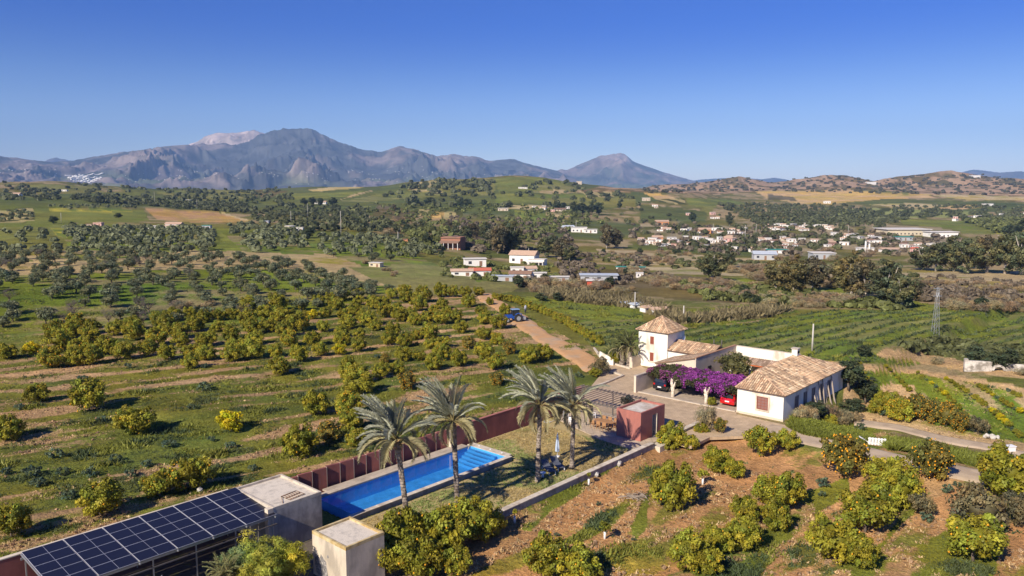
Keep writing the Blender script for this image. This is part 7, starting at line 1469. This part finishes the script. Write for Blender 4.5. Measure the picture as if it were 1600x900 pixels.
VH = [(270, 356, 24, 9, 'w', 't', 'gable', 'white cottage with pinkish red roof below the ploughed field', 0, .5, True), (229, 357, 30, 4, 'w', 'f', 'flat', 'low white terrace left of the red roofed cottage', 0, .5, False), (152, 356, 13, 9, 'p', 't', 'gablef', 'ruined pale gabled house with chimney at far left', 0, .7, False), (137, 355, 12, 5, 'c', 'd', 'flat', 'low dark ruin beside the gabled ruin', 0, .7, False), (118, 356, 14, 3, 'w', 'f', 'flat', 'low pale shed left of the ruins', 0, .5, False),
      (322, 358, 13, 6, 'g', 'n', 'flat', 'tiny pale green shed right of the cottage', 0, .6, False), (468, 361, 10, 6, 'w', 'f', 'flat', 'small white box building beside the round tank', 0, .8, False), (505, 358, 11, 6, 'w', 'f', 'flat', 'white hut in the grove right of the tank', 0, .6, False), (414, 350, 11, 5, 'g', 'g', 'flat', 'small blue-grey container in the grove', 0, .6, False), (585, 417, 15, 5, 'k', 'f', 'flat', 'small beige block hut in the dry plot', -20, .6, False),
      (704, 389, 32, 20, 'b', 'd', 'gablef', 'two-storey brick house with dark roof and white porch columns', -15, .8, True), (632, 382, 10, 9, 'o', 'd', 'gablef', 'tiny orange hut among bushes', 0, .8, False), (664, 361, 0, 0, 0, 0, 0, '', 0, 0, False), (815, 412, 32, 15, 'w', 't', 'gable', 'white arcaded house with brown roof left of the eucalyptus', -22, .55, False), (838, 414, 20, 7, 'w', 'f', 'flat', 'white colonnaded terrace right of the arcaded house', -22, .5, True),
      (743, 416, 26, 9, 'w', 'f', 'flat', 'white flat house behind the red roofed villa', 10, .5, False), (722, 431, 26, 8, 'w', 't', 'gable', 'white villa part with pale tiled roof', 5, .5, False), (750, 431, 26, 9, 'w', 'r', 'gable', 'villa part with bright red roof', 5, .5, False), (784, 439, 26, 6, 'g', 'g', 'flat', 'low pale blue shed below the arcaded house', -8, .4, False), (812, 437, 26, 10, 'w', 'd', 'gable', 'white shed with brown roof in the hamlet', -8, .6, False), (808, 428, 16, 8, 'w', 'f', 'flat', 'small white cube house in the hamlet', 0, .6, False), (828, 428, 18, 9, 'w', 't', 'gable', 'small white gabled house in the hamlet', 15, .6, False), (842, 438, 18, 9, 'w', 'f', 'flat', 'rightmost white house of the hamlet', 0, .5, False), (872, 439, 26, 5, 'g', 'f', 'flat', 'low grey lean-to right of the hamlet', 0, .4, False),
      (936, 440, 44, 8, 'g', 'g', 'flat', 'long open shed with grey roof', -3, .4, False), (938, 450, 32, 9, 'r', 'f', 'flat', 'bright red flat-roofed house by the reeds', -5, .5, False), (905, 363, 24, 8, 'w', 'f', 'flat', 'middle white block of the farm group', 0, .5, False), (890, 361, 18, 9, 'w', 'g', 'gable', 'left white building of the farm group', 20, .6, False), (923, 364, 20, 6, 'w', 'f', 'flat', 'right white wing of the farm group', 0, .4, False),
      (980, 479, 18, 8, 'g', 'g', 'gable', 'grey metal shed left of the white shed pair', 20, .8, False), (998, 482, 20, 9, 'w', 'g', 'gable', 'shed with pale metal roof behind the tower', 20, .8, False), (1032, 492, 24, 12, 'w', 't', 'gable', 'white cottage with terracotta roof behind the tower', 10, .7, False), (1014, 488, 16, 11, 'w', 't', 'gable', 'left terracotta-roofed white cottage behind the tower', 30, .8, False), (985, 421, 34, 3, 'w', 'n', 'flat', 'long low shed with green roof near the riverbed', -12, .25, False), (1000, 434, 8, 6, 'w', 'f', 'flat', 'tiny white hut left of the grey brush', 0, .8, False),
      (1196, 406, 34, 13, 'g', 'g', 'gable', 'metal greenhouse-like warehouse beside the eucalyptus', -10, .9, False), (1214, 396, 34, 6, 'w', 'n', 'flat', 'low white warehouse behind the greenhouse', 0, .4, False), (1288, 405, 34, 10, 'g', 'f', 'flat', 'grey warehouse with pale roof left of the big eucalyptus', -4, .8, False), (1420, 368, 66, 10, 'k', 'f', 'flat', 'wide beige factory building', 0, .7, False), (1475, 371, 44, 9, 'w', 'f', 'flat', 'white factory building right of the beige one', 0, .5, False), (1415, 376, 24, 6, 'g', 'n', 'flat', 'shed with bright green roof in front of the factory', 0, .6, False), (1461, 371, 12, 4, 'g', 'n', 'flat', 'tiny green roofed shed between the factory buildings', 0, .6, False), (1354, 394, 24, 7, 'w', 'f', 'flat', 'white works building with two chimneys', 0, .5, False), (1393, 394, 28, 7, 'w', 't', 'gable', 'white house right of the chimneys', 0, .5, False), (1430, 394, 10, 8, 'p', 'r', 'gable', 'small pink house left of the eucalyptus belt', 0, .7, False),
      (1590, 364, 16, 9, 'w', 'f', 'flat', 'white farmhouse at the right picture edge', -30, .6, False), (1545, 322, 14, 4, 'w', 'f', 'flat', 'white house far off before the brown hills', 0, .5, False), (817, 295, 14, 3, 'w', 'f', 'flat', 'white building on the slope of the green knoll', 0, .5, False), (905, 288, 8, 5, 'c', 'f', 'flat', 'square ruin on the skyline of the green hill', 0, .8, False), (500, 319, 18, 5, 'w', 't', 'gable', 'white house between the dark trees on the slope', 0, .5, False), (24, 308, 12, 7, 'w', 't', 'gable', 'white house on the ridge at far left', 0, .7, False), (870, 330, 28, 5, 'c', 'd', 'gable', 'long farmhouse with brown roof below the green hill', 0, .4, False), (1010, 314, 12, 5, 'c', 'f', 'flat', 'pale farmhouse amid the striped groves', 0, .5, False), (985, 324, 0, 0, 0, 0, 0, '', 0, 0, False), (1035, 351, 20, 7, 'o', 't', 'gable', 'orange farmhouse left of the village', 0, .5, False), (786, 330, 16, 5, 'c', 'f', 'flat', 'pale farmhouse above the tan terraces', 0, .5, False),
      (1102, 365, 18, 9, 'o', 't', 'gable', 'orange house at the village top', 0, .6, False), (1028, 376, 16, 8, 'o', 't', 'gable', 'orange gabled house left in village', 0, .6, False), (1138, 378, 12, 9, 'p', 't', 'gable', 'pink house beside the village poles', 0, .6, False), (1293, 318, 10, 4, 'w', 'f', 'flat', 'white house on the brown hill slope', 0, .5, False), (1362, 288, 14, 4, 'w', 'f', 'flat', 'white villa high on the brown hills', 0, .5, False), (1525, 277, 14, 4, 'w', 'f', 'flat', 'white villa on the skyline hill at right', 0, .5, False), (1293, 320, 0, 0, 0, 0, 0, '', 0, 0, False), (294, 316, 8, 4, 'w', 'f', 'flat', 'tiny white hut in the trees behind the ploughed field', 0, .6, False), (100, 299, 8, 3, 'w', 'f', 'flat', 'tiny white house on the far green slope', 0, .6, False)]
VH = [v for v in VH if v[2]]
VP = at_many([(v[0], v[1]) for v in VH])
for v, q in zip(VH, VP): vhouse(v[0], v[1], v[2], v[3], v[4], v[5], v[6], v[7], v[8], v[9], porch=v[10], P=q, name='house' if v[2] < 40 else 'factory_building', cat='house' if v[2] < 40 else 'building')
q = at(453, 361); s = q.y / FPX; t = thing('water_tank', 'round beige water tank in the olive grove', 'tank', q); MB().tube([(0, 0, -1), (0, 0, 8 * s)], 8 * s, 18, sm=False).build('tank_wall', WM['k'], t); MB().tube([(0, 0, 8 * s + .01), (0, 0, 8 * s + .2)], [8.2 * s, 6 * s], 18, sm=False).build('lid', RM['f'], t)
for x_, h_ in ((1352, 17), (1358, 13)): q = at(x_, 394); s = q.y / FPX; t = thing('works_chimney', 'white works chimney, ' + ('taller left one' if h_ == 17 else 'shorter right one'), 'chimney', q); MB().tube([(0, 0, 0), (0, 0, h_ * s)], [1.6 * s, 1.2 * s], 8).build('stack', WM['w'], t); MB().tube([(0, 0, h_ * s), (0, 0, h_ * s + .4)], 1.4 * s, 8).build('rim', WM['g'], t)
# village: one house at a time
rr = random.Random(12); VR = [([(1000, 384), (1000, 374), (1100, 372), (1140, 380), (1140, 388), (1100, 388)], 30), ([(1080, 372), (1230, 374), (1240, 384), (1100, 380)], 22), ([(1120, 388), (1230, 388), (1230, 396), (1140, 396)], 16), ([(1190, 352), (1300, 352), (1300, 361), (1200, 361)], 30), ([(1300, 366), (1400, 370), (1390, 386), (1300, 380)], 22), ([(1000, 356), (1180, 360), (1190, 368), (1060, 366)], 20), ([(1400, 378), (1480, 384), (1450, 392), (1400, 390)], 12), ([(820, 322), (920, 326), (900, 332), (830, 330)], 5), ([(1010, 318), (1160, 338), (1120, 345), (1040, 335)], 6), ([(1480, 340), (1600, 335), (1600, 345), (1500, 352)], 8), ([(1230, 376), (1320, 378), (1320, 386), (1240, 386)], 10)]
pts = []
for poly, n in VR:
    xs = [p[0] for p in poly]; ys = [p[1] for p in poly]; k = 0; tr = 0
    while k < n and tr < 2000:
        tr += 1; x_, y_ = rr.uniform(min(xs), max(xs)), rr.uniform(min(ys), max(ys))
        if pip(np.array([x_]), np.array([y_]), poly)[0] and all(abs(x_ - a) > 5 or abs(y_ - b) > 1.6 for a, b in pts): pts.append((x_, y_)); k += 1
VN = {'w': 'white', 'c': 'cream', 'o': 'orange', 'p': 'pink', 'g': 'grey'}
for (x_, y_), q in zip(pts, at_many(pts)):
    wl = rr.choice('wwwwwwwwwwwccpg'); fl = rr.random() < .5; w_ = rr.uniform(7, 14) * (1 if y_ > 360 else .75); t = vhouse(x_, y_, w_, rr.uniform(3.6, 5.8) * (1 if y_ > 360 else .8), wl, 'f' if fl else rr.choice('ttd'), 'flat' if fl else 'gable', '', rr.uniform(-35, 35), rr.uniform(.4, .9), 'houses of the valley village', nwin=2, P=q)
    near(t, f"{VN[wl]} {'flat' if fl else 'tile'}-roofed village house", x_, y_)
# whitewashed town at the foot of the mountains, and hamlets on its slopes
def townpts(reg, n, seed, wpx=1.6):
    rs = np.random.RandomState(seed); xs = [p[0] for p in reg]; ys = [p[1] for p in reg]; q = np.stack([rs.uniform(min(xs), max(xs), n * 6), rs.uniform(min(ys), max(ys), n * 6)], 1); q = q[pip(q[:, 0], q[:, 1], reg)][:n]
    return [(x, y, z, r / FPX * wpx * rs.uniform(.6, 1.4), r / FPX * .45 * wpx * rs.uniform(.7, 1.3)) for x, y, z, r in on_range(q[:, 0], q[:, 1])]
def boxes(name, L, label, c):
    V = []; F = []
    for x, y, z, w, h in L:
        m = len(V); V += [(x + a * w / 2, y + b * w / 2, z + cc) for cc in (-h * .3, h) for a, b in ((-1, -1), (1, -1), (1, 1), (-1, 1))]; F += [(m, m + 1, m + 5, m + 4), (m + 1, m + 2, m + 6, m + 5), (m + 2, m + 3, m + 7, m + 6), (m + 3, m, m + 4, m + 7), (m + 4, m + 5, m + 6, m + 7)]
    o = link(name, mesh_np(name, V, F, WM['w']), kind='stuff'); return tag(o, label, 'town')
boxes('white_town', townpts([(98, 275), (162, 275), (156, 281), (140, 286), (118, 286), (108, 279)], 600, 1, 1.6), 'dense white hill town at the foot of the mountains', 0)
boxes('slope_hamlets', townpts([(180, 275), (300, 268), (380, 276), (380, 284), (180, 284)], 40, 2, 1.1) + townpts([(400, 270), (700, 262), (800, 272), (740, 282), (420, 290)], 60, 3, 1.1) + townpts([(0, 258), (90, 262), (90, 280), (0, 272)], 16, 4, 1.1), 'tiny white houses scattered over the lower mountain slopes', 0)
# plants in front of the solar canopy
p = W(21.2, 43.2); YU = [frond_mesh(31, 1.3, .9, (.30, .31, .13), 0, 16, .25), frond_mesh(32, 1.2, 1.5, (.34, .33, .15), 0, 16, .25), frond_mesh(33, 1.1, 2.0, (.40, .35, .18), 0, 16, .22)]
for (u_, v_, s_, lb) in ((21.6, 43.4, 1.0, 'spiky pale yucca-like plant before the solar canopy'), (20.4, 42.6, .8, 'lower spiky plant in the bottom edge before the canopy')):
    t = thing('yucca', lb, 'plant', W(u_, v_, 0)); rr = random.Random(int(u_ * 10)); MB().tube([(0, 0, -.2), (.1, .05, 1.1 * s_)], .12, 6).build('stem', BARK, t)
    for h_ in range(4):
        c_ = Vector((rr.uniform(-.6, .6), rr.uniform(-.6, .6), 1.0 * s_ + rr.uniform(0, .9)));
        for i in range(16):
            s = i / 16; el = math.radians(80 - 110 * s); a = i * 2.4; o = link('leaf', YU[min(2, int(s * 3))], t); d = Vector((math.cos(a) * math.cos(el), math.sin(a) * math.cos(el), math.sin(el))); o.rotation_mode = 'QUATERNION'; o.rotation_quaternion = d.to_track_quat('X', 'Z'); o.location = c_; o.scale = (s_,) * 3
for (u_, v_, s_, c_, lb) in ((24.1, 42.9, 1.35, (.33, .33, .05), 'large feathery yellow-green bush before the grey outbuilding'), (22.9, 43.9, 1.0, (.22, .27, .10), 'feathery green bush beside the spiky plant'), (25.3, 41.9, 1.0, (.42, .39, .04), 'bright yellow feathery bush at the bottom edge left of the hut'), (23.2, 41.5, 1.1, (.36, .36, .05), 'yellow-green feathery bush at the bottom picture edge')):
    q, F, c, cl = crown(int(u_ * 10), 4200, 1.25 * s_, 1.35 * s_, 1.5 * s_, 40, .42 * s_, .15, c_, core=True, aspect=.16, up=.7, zmin=.1, vary=.3); t = thing('feathery_bush', lb, 'bush', W(u_, v_, -.1)); link('crown', mesh_np('feathery_crown', q, F, L_CIT, c), t)
settle_labels()
